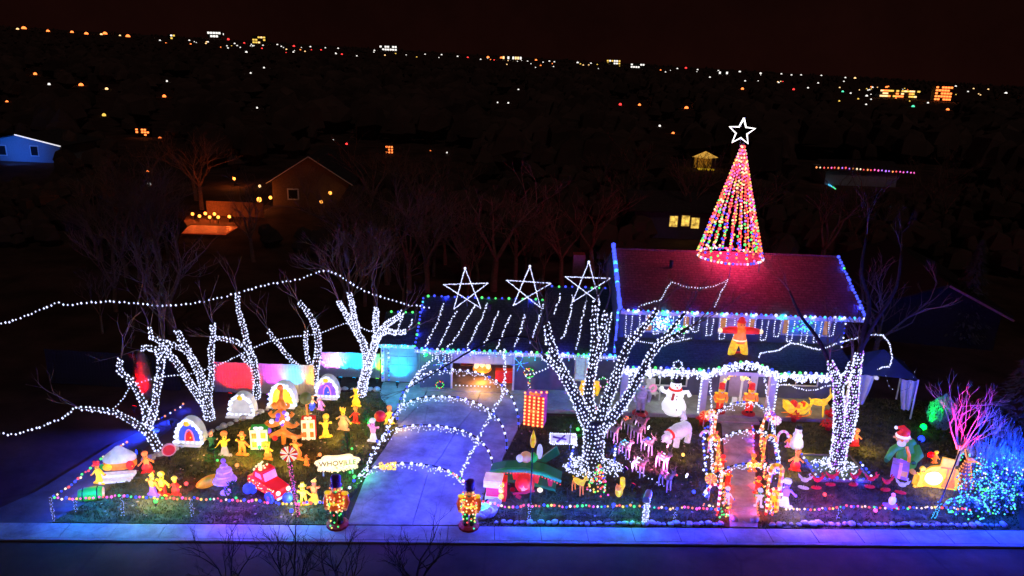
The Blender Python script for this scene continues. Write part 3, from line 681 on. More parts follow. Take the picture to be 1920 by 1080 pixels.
def lit_tree(base, limbs, tree_label, light_label, cols='W', r=.034, pitch=.11, step=.1, seed=1, z0=0.0, twig=2, bare=()):
    """limbs: lists of (px, py, radius, depth offset) from the fork outwards, first one is the trunk"""
    g = random.Random(seed); P0 = G(base[0], base[1], z0)
    t = thing('wrapped_tree', tree_label, 'tree', P0)
    ls = thing('tree_light_wrap', light_label, 'tree lights', P0)
    wireb = MB(); bb = MB(); crown = MB(); ks = sorted(set(cols))
    for i, lm in enumerate(limbs):
        pts = smooth_path([V(x, y, P0.y + dy) for x, y, rr, dy in lm]); n = len(pts)
        rr = []
        for k in range(n):
            q = k / max(1, n - 1) * (len(lm) - 1); a = int(min(q, len(lm) - 2)); rr.append(lm[a][2] + (lm[a + 1][2] - lm[a][2]) * (q - a))
        if i == 0: pts[0].z = z0 - .1
        MB().tube(pts, rr, 8).build('trunk' if i == 0 else 'limb', BARK, t, smooth=True, off=P0)
        if i not in bare:
            w_ = wrap(pts, rr, pitch, step)
            for p in w_: bb.mi = ks.index(g.choice(cols)); bb.octa(p, r * g.uniform(.75, 1.55))
            if len(w_) > 2: wireb.tube(w_, .006, 3, False)
        if i > 0 and twig:
            d = (pts[-1] - pts[-2]).normalized()
            for _ in range(2): twigs(crown, pts[-1], (d + Vector((g.uniform(-.4, .4), g.uniform(-.3, .3), g.uniform(0, .5)))).normalized(), g.uniform(.7, 1.2), max(.012, rr[-1] * .45), twig, g)
    if crown.v: crown.build('crown', TWIG, t, off=P0)
    wireb.build('wire', WIRE, ls, off=P0); bb.build('bulbs', [bulb(c) for c in ks], ls, smooth=True, kind='stuff', off=P0)
    return t
lit_tree((300, 850), [
    [(302, 850, .17, 0), (288, 826, .17, 0), (275, 806, .16, 0)],
    [(278, 810, .13, 0), (245, 789, .11, -.2), (212, 772, .09, -.4), (176, 768, .06, -.6), (150, 765, .04, -.7)],
    [(276, 806, .12, 0), (272, 765, .11, .3), (253, 725, .1, .5), (237, 707, .1, .6), (223, 692, .08, .6), (227, 671, .06, .6)],
    [(278, 802, .12, 0), (288, 770, .12, -.2), (296, 722, .11, -.2), (302, 685, .1, -.2), (298, 662, .1, 0), (280, 652, .07, 0), (263, 655, .06, .2)],
    [(302, 676, .09, -.2), (318, 650, .08, -.1), (300, 640, .07, 0), (284, 632, .06, .2), (281, 613, .05, .3)]],
    'low spreading bare tree at the far left wrapped in white lights', 'white bulbs wound round the low leaning tree at the far left', r=.038, seed=1, pitch=.17, step=.14)
lit_tree((392, 788), [
    [(394, 792, .21, 0), (390, 765, .21, 0), (386, 745, .2, 0)],
    [(384, 760, .14, 0), (362, 728, .13, -.3), (345, 700, .12, -.4), (325, 672, .11, -.4), (308, 655, .1, -.5), (306, 640, .08, -.5)],
    [(384, 745, .15, 0), (378, 712, .14, .2), (362, 676, .13, .4), (345, 645, .11, .5), (330, 618, .08, .6)],
    [(390, 745, .13, 0), (397, 700, .1, .3), (396, 655, .09, .5), (400, 628, .08, .6), (399, 606, .07, .6)],
    [(362, 676, .1, .4), (345, 655, .09, .4), (325, 648, .08, .3), (310, 640, .06, .3)]],
    'thick trunked bare tree second from left wrapped in white lights', 'white bulbs wound round the thick tree beside the red fence', seed=2, pitch=.145, step=.11)
lit_tree((478, 745), [
    [(481, 748, .16, 0), (481, 715, .15, 0), (474, 675, .14, .1)],
    [(474, 675, .13, .1), (464, 645, .11, .3), (455, 608, .09, .5), (447, 580, .08, .5), (445, 553, .06, .6)],
    [(471, 660, .1, .1), (450, 644, .08, .0), (428, 637, .07, -.2), (406, 634, .05, -.3)],
    [(477, 690, .08, .1), (462, 678, .07, -.1), (452, 664, .05, -.1)]],
    'slim bare tree before the pink fence panel wrapped in white lights', 'white bulbs wound round the slim tall tree before the pink fence', seed=3, pitch=.155, step=.115)
lit_tree((587, 735), [
    [(586, 738, .17, 0), (589, 712, .16, 0), (593, 680, .15, 0)],
    [(593, 680, .14, 0), (597, 650, .13, .2), (592, 615, .12, .4), (578, 588, .1, .5), (560, 566, .08, .6)],
    [(586, 725, .1, 0), (570, 700, .09, -.2), (549, 678, .08, -.3), (525, 650, .07, -.4), (503, 620, .05, -.5)],
    [(585, 700, .08, 0), (577, 672, .07, .2), (573, 646, .07, .3), (574, 620, .06, .3)]],
    'curved bare tree before the orange fence panel wrapped in white lights', 'white bulbs wound round the curved tree before the orange fence', seed=4, pitch=.155, step=.115)
lit_tree((678, 742), [
    [(676, 745, .22, 0), (682, 715, .21, 0), (690, 685, .19, 0)],
    [(688, 690, .15, 0), (684, 655, .14, .2), (673, 628, .13, .3), (658, 605, .11, .4), (646, 585, .09, .5), (635, 564, .08, .5)],
    [(671, 625, .11, .3), (664, 595, .1, .3), (660, 570, .09, .3), (655, 548, .07, .3)],
    [(690, 690, .15, 0), (700, 655, .14, -.2), (706, 628, .13, -.2), (704, 600, .1, -.1), (706, 576, .08, 0)],
    [(702, 645, .13, -.2), (716, 618, .12, -.4), (732, 604, .1, -.5), (748, 593, .08, -.6), (756, 584, .06, -.6)],
    [(706, 632, .11, -.2), (725, 620, .1, -.5), (742, 624, .08, -.7), (762, 622, .06, -.8)]],
    'brightest bare tree by the low wing wrapped in dense white lights', 'dense white bulbs wound round the tree beside the low cyan wing', r=.037, seed=5, pitch=.125, step=.09)
lit_tree((1112, 880), [
    [(1113, 886, .52, 0), (1112, 855, .42, 0), (1114, 815, .43, 0), (1114, 785, .45, 0)],
    [(1106, 800, .28, 0), (1082, 748, .22, -.3), (1058, 704, .19, -.5), (1040, 668, .16, -.7), (1029, 630, .12, -.8), (1026, 606, .09, -.8)],
    [(1056, 702, .13, -.5), (1034, 680, .1, -.8), (1020, 668, .08, -1.0)],
    [(1110, 792, .26, 0), (1103, 740, .2, .2), (1110, 690, .17, .3), (1116, 640, .14, .4), (1114, 600, .12, .5), (1118, 565, .08, .6)],
    [(1110, 690, .13, .3), (1124, 655, .11, .2), (1132, 615, .09, .1), (1136, 580, .07, .1)],
    [(1118, 795, .25, 0), (1140, 745, .19, .0), (1158, 700, .16, -.1), (1172, 660, .14, -.2), (1190, 632, .12, -.2), (1215, 605, .1, -.3), (1232, 582, .07, -.3)],
    [(1124, 805, .24, 0), (1160, 768, .18, -.4), (1186, 728, .16, -.6), (1208, 690, .14, -.7), (1232, 650, .12, -.8), (1268, 628, .09, -.9), (1296, 612, .07, -.9)],
    [(1232, 650, .1, -.8), (1255, 622, .08, -.8), (1285, 585, .06, -.9)],
    [(1032, 655, .06, -.7), (985, 632, .05, -.9), (935, 635, .045, -1.1), (886, 656, .04, -1.3), (846, 680, .035, -1.5), (806, 704, .025, -1.6), (765, 728, .018, -1.6)]],
    'great wide limbed bare tree in the middle lawn wrapped in white lights', 'white bulbs wound round the great tree of the middle lawn', r=.037, seed=6, pitch=.19, step=.16, twig=3, bare=(8,))
tr = thing('tree_light_wrap', 'white light net lying round the foot of the great middle tree', 'tree lights', G(1112, 878))
b = MB(); wv = MB(); c0 = G(1112, 878)
pr = None
for i in range(320):
    a = rng.uniform(0, 6.283); q = rng.uniform(.55, 1.15); p = X(q * 1.2 * math.cos(a), q * .8 * math.sin(a), rng.uniform(.03, .4) * (1.35 - q))
    b.octa(p, .036)
    if pr and i % 3 == 0: wv.tube([pr, p], .006, 3, False)
    pr = p
wv.build('wire', WIRE, tr); b.build('bulbs', bulb('W'), tr, smooth=True, kind='stuff')
lit_tree((1568, 882), [
    [(1566, 888, .36, 0), (1570, 862, .3, 0), (1575, 835, .3, 0), (1580, 815, .32, 0)],
    [(1574, 828, .24, 0), (1573, 790, .21, .0), (1573, 745, .19, .0), (1569, 712, .16, .1), (1560, 690, .12, .1), (1556, 676, .08, .1)],
    [(1586, 822, .24, 0), (1595, 785, .21, -.1), (1600, 745, .19, -.2), (1603, 712, .17, -.2), (1606, 690, .15, -.3), (1612, 660, .12, -.3)],
    [(1574, 722, .14, .0), (1590, 700, .13, .1), (1596, 680, .1, .2)],
    [(1569, 715, .12, .1), (1552, 672, .1, .2), (1530, 630, .08, .3), (1500, 590, .06, .4), (1480, 545, .04, .4)],
    [(1606, 690, .13, -.3), (1618, 630, .11, -.4), (1630, 570, .09, -.5), (1615, 510, .06, -.6), (1625, 440, .04, -.6)],
    [(1612, 660, .1, -.3), (1640, 605, .08, -.7), (1680, 540, .06, -1), (1690, 470, .04, -1)]],
    'twin trunked tree on the right lawn wrapped in dense white lights', 'dense white bulbs wound round the twin trunked right tree', r=.035, cols='WWWWV', seed=7, pitch=.135, step=.1, twig=3, bare=(4, 5, 6))
c0 = G(1565, 880); tr = thing('tree_light_wrap', 'white light net heaped round the foot of the twin right tree', 'tree lights', c0); b = MB(); wv = MB(); pr = None
for i in range(230):
    a = rng.uniform(0, 6.283); q = rng.uniform(.3, 1.0); p = X(q * 1.05 * math.cos(a), q * .8 * math.sin(a), rng.uniform(.08, .35) * (1.2 - q) + .1)
    b.octa(p, .036)
    if pr and i % 3 == 0: wv.tube([pr, p], .006, 3, False)
    pr = p
wv.build('wire', WIRE, tr); b.build('bulbs', bulb('W'), tr, smooth=True, kind='stuff')
pb = thing('tree_planter', 'square planted bed edged with boards under the twin right tree', 'planter', c0)
MB().box((0, 0, .04), (2.2, 2.0, .08)).build('soil', mat('mossy_soil', (.16, .2, .07), .95, .4, 4, .6), pb)
for x, y, dx, dy in ((0, -1.04, 2.28, .07), (0, 1.04, 2.28, .07), (-1.12, 0, .07, 2.0), (1.12, 0, .07, 2.0)): MB().box((x, y, .08), (dx, dy, .16)).build('board', mat('timber_edge', (.25, .2, .13), .8), pb)
string('blue bulbs on the left and front edge of the right tree bed', [c0 + X(-1.2, 1.0, .22), c0 + X(-1.2, -1.12, .22), c0 + X(1.25, -1.12, .22), c0 + X(1.25, .6, .22)], 'BBWB', .28, .06, .02, big=True, lamps=(1.6, 'B', 7))
c1 = G(1112, 885)
string('blue bulbs in a square round the great middle tree', [G(1077, 838) + X(0, 0, .2), G(1066, 882) + X(0, 0, .2), G(1150, 885) + X(0, 0, .2), G(1153, 842) + X(0, 0, .2)], 'BBW', .28, .06, .02, big=True, lamps=(1.3, 'B', 8))

# overhead strings between the trees
YT = 34.0
string('long white light string swagged high over the left trees to the garage', smooth_path([V(x, y, Y) for x, y, Y in ((-40, 618, 33), (0, 608, 33), (48, 593, 33), (105, 569, 33), (130, 572, 33), (200, 565, 33.2), (258, 569, 33.4), (310, 573, 33.6), (370, 568, 34), (445, 550, 34.9), (500, 534, 35.2), (560, 524, 35.6), (617, 507, 36), (660, 533, 36), (700, 552, 36), (740, 565, 36), (775, 573, 36.2), (806, 577, 36.4))], 3), 'W', .21, .05, .03)
string('lower white light string looping from tree to tree on the left', smooth_path([V(x, y, Y) for x, y, Y in ((-30, 800, 29), (0, 812, 29), (28, 814, 29), (70, 802, 29), (120, 782, 29), (140, 765, 28.9), (152, 765, 28.8))], 3), 'W', .19, .05, .03)
string('white light string climbing from the far left tree to the low wing', smooth_path([V(x, y, Y) for x, y, Y in ((215, 765, 29), (232, 745, 29.4), (250, 722, 30), (300, 708, 30.6), (340, 703, 31.3), (370, 698, 32), (415, 682, 33), (450, 665, 34), (500, 642, 35), (545, 632, 35.6), (600, 625, 36), (650, 606, 36.3), (690, 620, 36.2), (720, 622, 36))], 3), 'W', .14, .036, .015)
string('thin white light string crossing the garage wall to the great tree', [V(x, y, 34) for x, y in ((985, 703), (1005, 699), (1022, 692), (1034, 686))], 'W', .16, .04, .01)

# ================================================================== light arches over the driveway and the front walk
def arch(label, group, bl, br, top, cols, r, step, big, garl=None, lampc=None, power=3, dens=.09):
    A = G(*bl); B = G(*br); c = (A + B) / 2; hw = (B - A).length / 2; ux = (B - A).normalized()
    Ym = c.y; h = V(top[0], top[1], Ym).z
    pts = []
    for i in range(33):
        a = math.pi * (1 - i / 32); ca, sa = math.cos(a), math.sin(a)
        pts.append(c + ux * hw * math.copysign(abs(ca) ** .85, ca) + X(0, 0, h * abs(sa) ** .85))
    t = thing('light_arch', label, 'light arch', c, 0, group)
    MB().tube(pts, .028, 5).build('hoop', BLACK, t, off=c)
    string('', pts, cols, step, r, .01, parent=None, wire=False) if False else None
    b = MB(); ks = sorted(set(cols))
    for p in sample(pts, step, .01): b.mi = ks.index(rng.choice(cols)); (b.ico if big else b.octa)(p + X(0, -.03, 0), r)
    b.build('bulbs', [bulb(k) for k in ks], t, smooth=True, kind='stuff', off=c)
    if garl:
        g = MB()
        for p in sample(pts[7:26], dens, .02):
            for _ in range(2): g.octa(p + X(rng.uniform(-.06, .06), -.05, -abs(rng.gauss(0, .14))), .03)
        g.build('icicle_bulbs', bulb('W'), t, smooth=True, kind='stuff', off=c)
    if lampc:
        for i in (3, 29): lamp(t, pts[i] - c + X(.35 if i == 3 else -.35, 0, 0), CC[lampc], power, .08)
    return pts, t
DA = []
for k, (bl, br, tp, g) in enumerate((((650, 950), (893, 962), (760, 868), 0), ((694, 872), (924, 884), (785, 796), 1), ((722, 832), (950, 846), (810, 742), 1), ((745, 790), (972, 806), (862, 693), 1))):
    lb = ['nearest the street with a warm cluster on top', 'second from the street', 'third from the street', 'nearest the garage door'][k]
    pts, t = arch('light arch over the driveway, ' + lb, 'arches over the driveway', bl, br, tp, 'WWWB', .068, .36, True, True, 'V', 9)
    lamp(t, (0, 0, 1.6), (.035, .05, 1), (430, 400, 300, 90)[k], .5)  # blue light added in mid-air under the hoop to tint the driveway
    DA.append(pts)
    if k == 0:
        b = MB(); c = G(771, 957); c = (G(650, 950) + G(893, 962)) / 2
        for _ in range(46): b.ico(pts[13] + X(rng.uniform(-.32, .32), -.08, rng.uniform(-.2, .12)), .042)
        b.build('warm_bulbs', bulb('Y'), t, smooth=True, kind='stuff', off=c)
for side, idx, end in (('left', 8, V(806, 678, 35.9)), ('right', 24, V(945, 655, 35.9))):
    p = [DA[0][idx], DA[1][idx], DA[2][idx], DA[3][idx], end]
    b = string(f'white light garland joining the driveway arches on the {side} shoulder', smooth_path(p, 5), 'W', .075, .038, .07, group='garlands joining the driveway arches')
string('red and green lights on the right foot of the first driveway arch', [p + X(0, -.06, 0) for p in DA[0][21:32]], 'RGOY', .12, .045, .03)
WA = []
for k, (bl, br, tp) in enumerate((((1322, 935), (1468, 928), (1396, 868)), ((1318, 886), (1459, 874), (1388, 806)), ((1320, 828), (1447, 822), (1379, 753)))):
    lb = ['nearest the street with a warm cluster on top', 'in the middle', 'nearest the front door'][k]
    pts, t = arch('small light arch over the front walk, ' + lb, 'arches over the front walk', bl, br, tp, 'WWB', .065, .32, True, True, None)
    WA.append(pts)
    if k == 0:
        b = MB(); c = (G(1322, 935) + G(1468, 928)) / 2
        for _ in range(30): b.ico(pts[17] + X(rng.uniform(-.3, .3), -.08, rng.uniform(-.16, .06)), .042)
        b.build('warm_bulbs', bulb('Y'), t, smooth=True, kind='stuff', off=c)
for side, idx, end in (('left', 6, V(1330, 690, 34)), ('right', 26, V(1432, 700, 34))):
    string(f'white light garland joining the front walk arches on the {side} side', smooth_path([WA[0][idx], WA[1][idx], WA[2][idx], end], 5), 'W', .055, .036, .05, group='garlands joining the front walk arches')
# ================================================================== yard fences with coloured floods
def flood(p, col, cname, label, aim, power, size=70, blend=.7, radius=.06, group='coloured floodlights', glow=1.0):
    t = thing('floodlight', label, 'floodlight', p, 0, group)
    d = Vector(aim).normalized(); rot = d.to_track_quat('Z', 'Y').to_matrix()
    m = MB(); m.tube([(0, 0, 0), (0, 0, .2)], .025, 5); m.build('stake', BLACK, t)
    m = MB(); a = X(0, 0, .24); m.tube([a - d * .1, a + d * .02, a + d * .1], [.05, .08, .11], 10); m.build('housing', BLACK, t)
    m = MB(); m.tube([a + d * .102, a + d * .115], [.1, .1], 10); m.build('lens', lit('lens_' + cname, col, 4 * glow, .05), t)
    if glow > 1.2: MB().ell(a + d * .1, .1 * glow if glow > 1.3 else .055, 10, 7).build('lamp_globe', lit('lens_' + cname, col, 4 * glow, .05), t, smooth=True)
    lamp(t, a + d * (.18 if glow < 1.2 else .1 + .13 * glow), col, power, radius, 'SPOT', d, size, blend)
    return t
def fence(a, b, h, label, wood=None):
    WOODP_ = wood or WOODP
    a = Vector(a); b = Vector(b); L = (b - a).length; t = thing('board_fence', label, 'fence', a, math.atan2(b.y - a.y, b.x - a.x))
    bw = .145; n = int(L / (bw + .012)); me = None
    for i in range(n):
        hh = h + rng.uniform(-.012, .012)
        if me is None: o = MB().box((0, 0, h / 2 + .03), (bw, .02, h)).build('board', WOODP_, t); me = o
        else: o = me.copy(); COL.objects.link(o); o.parent = t
        o.location = (bw / 2 + i * (bw + .012), rng.uniform(-.004, .004), rng.uniform(-.012, .012))
    for z in (.3, h - .25): MB().box((L / 2, .04, z), (L, .04, .09)).build('rail', WOODP_, t)
    for i in range(int(L / 2.4) + 1): MB().box((min(L, i * 2.4), .085, h / 2), (.09, .09, h)).build('post', WOODP_, t)
    return t
F0 = G(404, 752); F1 = G(560, 744); Y1 = (F0.y + F1.y) / 2
x0, x1 = V(404, 740, 35.2).x, V(596, 740, 35.2).x
fence((x0, 35.2, 0), (x1, 35.2, 0), V(480, 682, 35.2).z, 'white board fence lit red, pink, cyan and orange behind the left trees')
x2, x3 = V(596, 715, 37.6).x, -6.95
fence((x2, 37.6, 0), (x3, 37.6, 0), V(650, 662, 37.6).z, 'white board fence lit violet, cyan and green beside the low wing')
fence((-24, 35.6, 0), (V(345, 740, 35.2).x, 35.2, 0), 1.9, 'unlit board fence at the far left behind the trees', wood=mat('dark_unlit_board', (.028, .02, .018), .85, .2, 5, .2))  # shade put into the board colour so this run looks unlit
FC = dict(red=(1, .0, .0), magenta=(.75, .03, 1), pink=(1, .25, .8), cyan=(.0, .55, 1), orange=(1, .26, .0), violet=(.75, .2, 1), green=(.25, 1, .0), blue=(.01, .03, 1), emerald=(.0, 1, .06))
for px, Y, c, lb, pw, sz in ((432, 34.5, 'red', 'red floodlight at the left end of the lit fence', 62, 95), (462, 34.55, 'red', 'red floodlight behind the slim wrapped tree', 40, 90), (516, 34.5, 'magenta', 'second magenta floodlight right of the slim wrapped tree', 30, 80), (550, 34.5, 'cyan', 'second cyan floodlight of the nearer fence, next to the orange panel', 30, 80), (592, 34.5, 'orange', 'second orange floodlight at the right end of the nearer fence', 36, 80), (626, 36.9, 'violet', 'second violet floodlight of the farther fence', 26, 80), (684, 36.9, 'cyan', 'third cyan floodlight of the farther fence near the green panel', 34, 80), (503, 34.5, 'magenta', 'magenta floodlight under the pink fence panel', 34, 85), (536, 34.5, 'cyan', 'cyan floodlight under the cyan panel of the nearer fence', 34, 85), (578, 34.5, 'orange', 'orange floodlight under the orange fence panel', 42, 85),
                              (612, 36.9, 'violet', 'violet floodlight at the left of the farther fence', 34, 85), (640, 36.9, 'cyan', 'cyan floodlight at the middle of the farther fence', 46, 90), (665, 36.9, 'cyan', 'cyan floodlight behind the brightest wrapped tree', 30, 90), (708, 36.9, 'green', 'green floodlight beside the corner of the low wing', 30, 85)):
    x = V(px, 740, Y).x; yf = 35.2 if Y < 36 else 37.6
    flood(X(x, yf - .8, .0), FC[c], c, lb, (0, .75, .85), pw * (8.5 if c == 'red' else 10.5), 125 if c == 'red' else (64 if Y < 36 else 80), .7)
p = G(274, 752); t = thing('columnar_shrub', 'narrow upright evergreen lit dark red between the far left tree limbs', 'shrub', p); m = MB(); g = random.Random(77)
for i in range(3200):
    z = g.uniform(.05, 1) * 2.6; r = .42 * math.sin(min(3.0, .5 + z * .95)) * (.6 + .4 * g.random()); a = g.uniform(0, 6.28); c0 = X(r * math.cos(a), r * math.sin(a), z); d = X(.1 * math.cos(a), .1 * math.sin(a), .16); s = d.cross(X(0, 0, 1)).normalized() * .07; m.add([c0 - s, c0 + s, c0 + d], [(0, 1, 2)])
m.build('foliage', mat('arborvitae', (.22, .2, .12), .9, .3, 5), t); MB().tube([(0, 0, 0), (0, 0, 2.2)], .05, 5).build('stem', BARK, t)
flood(p + X(.05, -1.3, 0), FC['red'], 'red', 'red floodlight before the narrow upright evergreen', (-.03, .9, .9), 1900, 60, .4)
flood(G(322, 800), FC['blue'], 'blue', 'blue floodlight throwing a wide beam across the left path', (-1.4, -1.1, .06), 8000, 75, 1)
flood(G(262, 855), FC['blue'], 'blue', 'blue floodlight by the snow roofed cottage', (-.9, -1.0, .02), 1700, 110, 1)
lamp(flood(G(745, 728), FC['cyan'], 'cyan', 'cyan floodlight before the low wing garage door', (-.0, .8, .75), 300, 110, 1), (0, -1.2, 1.6), FC['cyan'], 130, .3)
flood(G(1727, 811), FC['emerald'], 'emerald', 'green floodlight aimed at the shrub behind it', (.75, .25, .6), 2600, 75, 1, glow=1.5)
flood(G(1724, 834), FC['blue'], 'blue', 'blue floodlight below the green one at the right', (.7, .6, .6), 400, 85, 1, glow=1.5)
flood(G(1742, 866), FC['red'], 'red', 'red floodlight behind the yellow lit nativity scene', (.6, .45, .9), 500, 70, 1, glow=1.5)
flood(G(1778, 884), (1, .0, .035), 'rose', 'rose floodlight under the pink lit bare tree', (.25, .4, 1.1), 2300, 85, 1)
for x, y, c, nm, lb in ((1215, 843, (1, .9, .3), 'warmw', 'small warm spotlight in the lawn right of the reindeer'), (1291, 903, (.8, .8, 1), 'pale', 'small pale spotlight in the lawn near the walk'), (1185, 922, (1, .1, .55), 'rose', 'small rose spotlight in front of the reindeer'), (1219, 812, (.7, .85, 1), 'pale', 'small pale spotlight behind the reindeer'), (1255, 847, (1, .3, .5), 'pink', 'small pink spotlight between the reindeer')):
    flood(G(x, y), c, nm, lb, (-.8, .1, .35) if 'rose' not in lb else (.5, .8, .5), 170, 80, 1, group='small lawn spotlights', glow=1.21)
flood(G(1262, 905), (1, .1, .65), 'rose', 'rose spotlight in front of the red nosed reindeer', (-.6, .9, .35), 1500, 90, 1, group='small lawn spotlights')
flood(G(1170, 890), (.9, .3, 1), 'lilac', 'lilac spotlight left of the reindeer team', (.7, .55, .35), 1300, 100, 1, group='small lawn spotlights')

# ================================================================== edging stones
rk = [MB() for _ in range(5)]; rocks = []
for i, m in enumerate(rk):
    g = random.Random(i); m.ell((0, 0, 0), (1, .8, .62), 9, 5)
    m.v = [(x * g.uniform(.86, 1.1), y * g.uniform(.86, 1.1), z * g.uniform(.86, 1.1)) for x, y, z in m.v]
def rock_row(label, pts, n, s0, s1):
    t = thing('stone_border', label, 'stone border', G(*pts[0])); off = Vector(t.location)
    P = [G(*q) for q in pts]; L = sum((b - a).length for a, b in zip(P, P[1:])); ps = sample(P, L / n)
    for i, p in enumerate(ps):
        k = rng.randrange(5)
        if len(rocks) <= k or rocks[k] is None:
            while len(rocks) <= k: rocks.append(None)
        if rocks[k] is None: o = rk[k].build('stone', ROCK, t, smooth=True); rocks[k] = o
        else: o = rocks[k].copy(); COL.objects.link(o); o.parent = t
        s = rng.uniform(s0, s1); o.scale = (s, s, s); o.rotation_euler = (0, 0, rng.uniform(0, 6))
        o.location = p - off + X(rng.uniform(-.03, .03), rng.uniform(-.05, .05), s * .35)
rock_row('row of pale river stones edging the sidewalk left of the front walk', [(925, 981), (1100, 983), (1358, 985)], 36, .09, .18)
rock_row('row of pale river stones edging the sidewalk right of the front walk', [(1440, 985), (1640, 985), (1890, 987)], 36, .09, .2)
rock_row('heap of larger stones by the right nutcracker at the driveway foot', [(900, 975), (925, 960), (905, 955), (935, 948)], 9, .2, .34)
rock_row('two boulders flanking the foot of the front walk', [(1358, 976), (1432, 976)], 2, .2, .24)
rock_row('row of flat stones edging the raised bed on the left', [(262, 866), (312, 852), (392, 812), (455, 787), (522, 762), (640, 731), (712, 733)], 38, .12, .24)

# ================================================================== boundary string on stakes
def stake_string(label, pts, z, cols, spacing=.15, stakes=(), lamps=None):
    P = [G(x, y) for x, y in pts]
    q = []
    for a, b in zip(P, P[1:]):
        n = max(2, int((b - a).length / .5))
        for i in range(n): q.append(a.lerp(b, i / n) + X(0, 0, z - .09 * math.sin(math.pi * ((i / n * 3) % 1))))
    q.append(P[-1] + X(0, 0, z))
    return string(label, q, cols, spacing, .042, .035, big=True, lamps=lamps)
ZS = .62
def below(pts, z):   # photo shows the string itself; drop it to the ground line under it
    return [tuple(pt) for pt in pts]
def Gz(x, y, z):
    p = G(x, y, z); return X(p.x, p.y, z)
def zstring(label, pts, z, cols, spacing, lamps=None, r=.052, lampz=0.0):
    P = [Gz(x, y, z) for x, y in pts]; q = []
    for a, b in zip(P, P[1:]):
        n = max(2, int((b - a).length / .4))
        for i in range(n): q.append(a.lerp(b, i / n) + X(0, 0, rng.uniform(-.03, .03)))
    q.append(P[-1])
    return string(label, q, cols, spacing, r * rng.uniform(.95, 1.1), .03, big=True, lamps=lamps, lampz=lampz)
zstring('multicoloured bulb string along the street side of the left lawn', [(98, 932), (150, 936), (220, 930), (300, 934), (400, 936), (480, 940), (560, 945), (618, 940)], ZS, 'RPKGBORYBP', .15, (1.05, 'BCBCGBVB', 42), lampz=.3)  # strong blue and cyan lights added above the bulbs to flood the sidewalk
zstring('multicoloured bulb string along the left edge of the yard', [(98, 932), (130, 912), (168, 880), (205, 848), (240, 828)], ZS, 'RPKGBOR', .17, (2.5, 'BV', 14))
zstring('multicoloured bulb string on the lawn edge between the far left trees', [(282, 794), (310, 779), (336, 765), (350, 752)], .3, 'OKPBWC', .34, (1.4, 'B', 10))
zstring('multicoloured bulb string along the street side of the middle lawn', [(897, 938), (950, 951), (1030, 948), (1100, 950), (1180, 948), (1260, 953), (1355, 953)], ZS - .1, 'RPKGBORYBGP', .15, (1.1, 'BBCBBGB', 42), lampz=.3)  # again mostly blue lights added over the string for the sidewalk
zstring('multicoloured bulb string along the street side of the right lawn', [(1470, 955), (1560, 953), (1600, 950), (1680, 954), (1770, 952), (1820, 955)], ZS - .1, 'RKGBORPBYK', .15, (1.1, 'BVBBBBB', 48), lampz=.3)  # added blue lights over the bulbs colour the pavement here too
POSTS = [((98, 932), (102, 978), 'at the left corner of the yard'), ((218, 930), (232, 968), 'before the green barrel'), ((355, 933), (361, 970), 'before the purple tiered stand'), ((147, 936), (143, 960), 'short one near the left corner'), ((992, 945), (992, 975), 'under the torch pole'), ((1262, 953), (1264, 982), 'right of the mailbox'), ((1570, 952), (1571, 975), 'before the twin tree')]
for (a, b, lb) in POSTS:
    p = G(*b); t = thing('lit_stake', 'thin lawn stake wound with tiny white lights, ' + lb, 'stake', p, 0, 'stakes that carry the boundary string')
    h = max(.5, V(a[0], a[1], p.y).z); MB().tube([(0, 0, -.1), (0, 0, h)], .014, 5).build('stake', BLACK, t)
    bb = MB()
    for q in wrap([X(0, 0, .05), X(0, 0, h)], [.02, .02], .1, .09): bb.octa(q, .018)
    bb.build('bulbs', bulb('W', .7), t, smooth=True, kind='stuff')

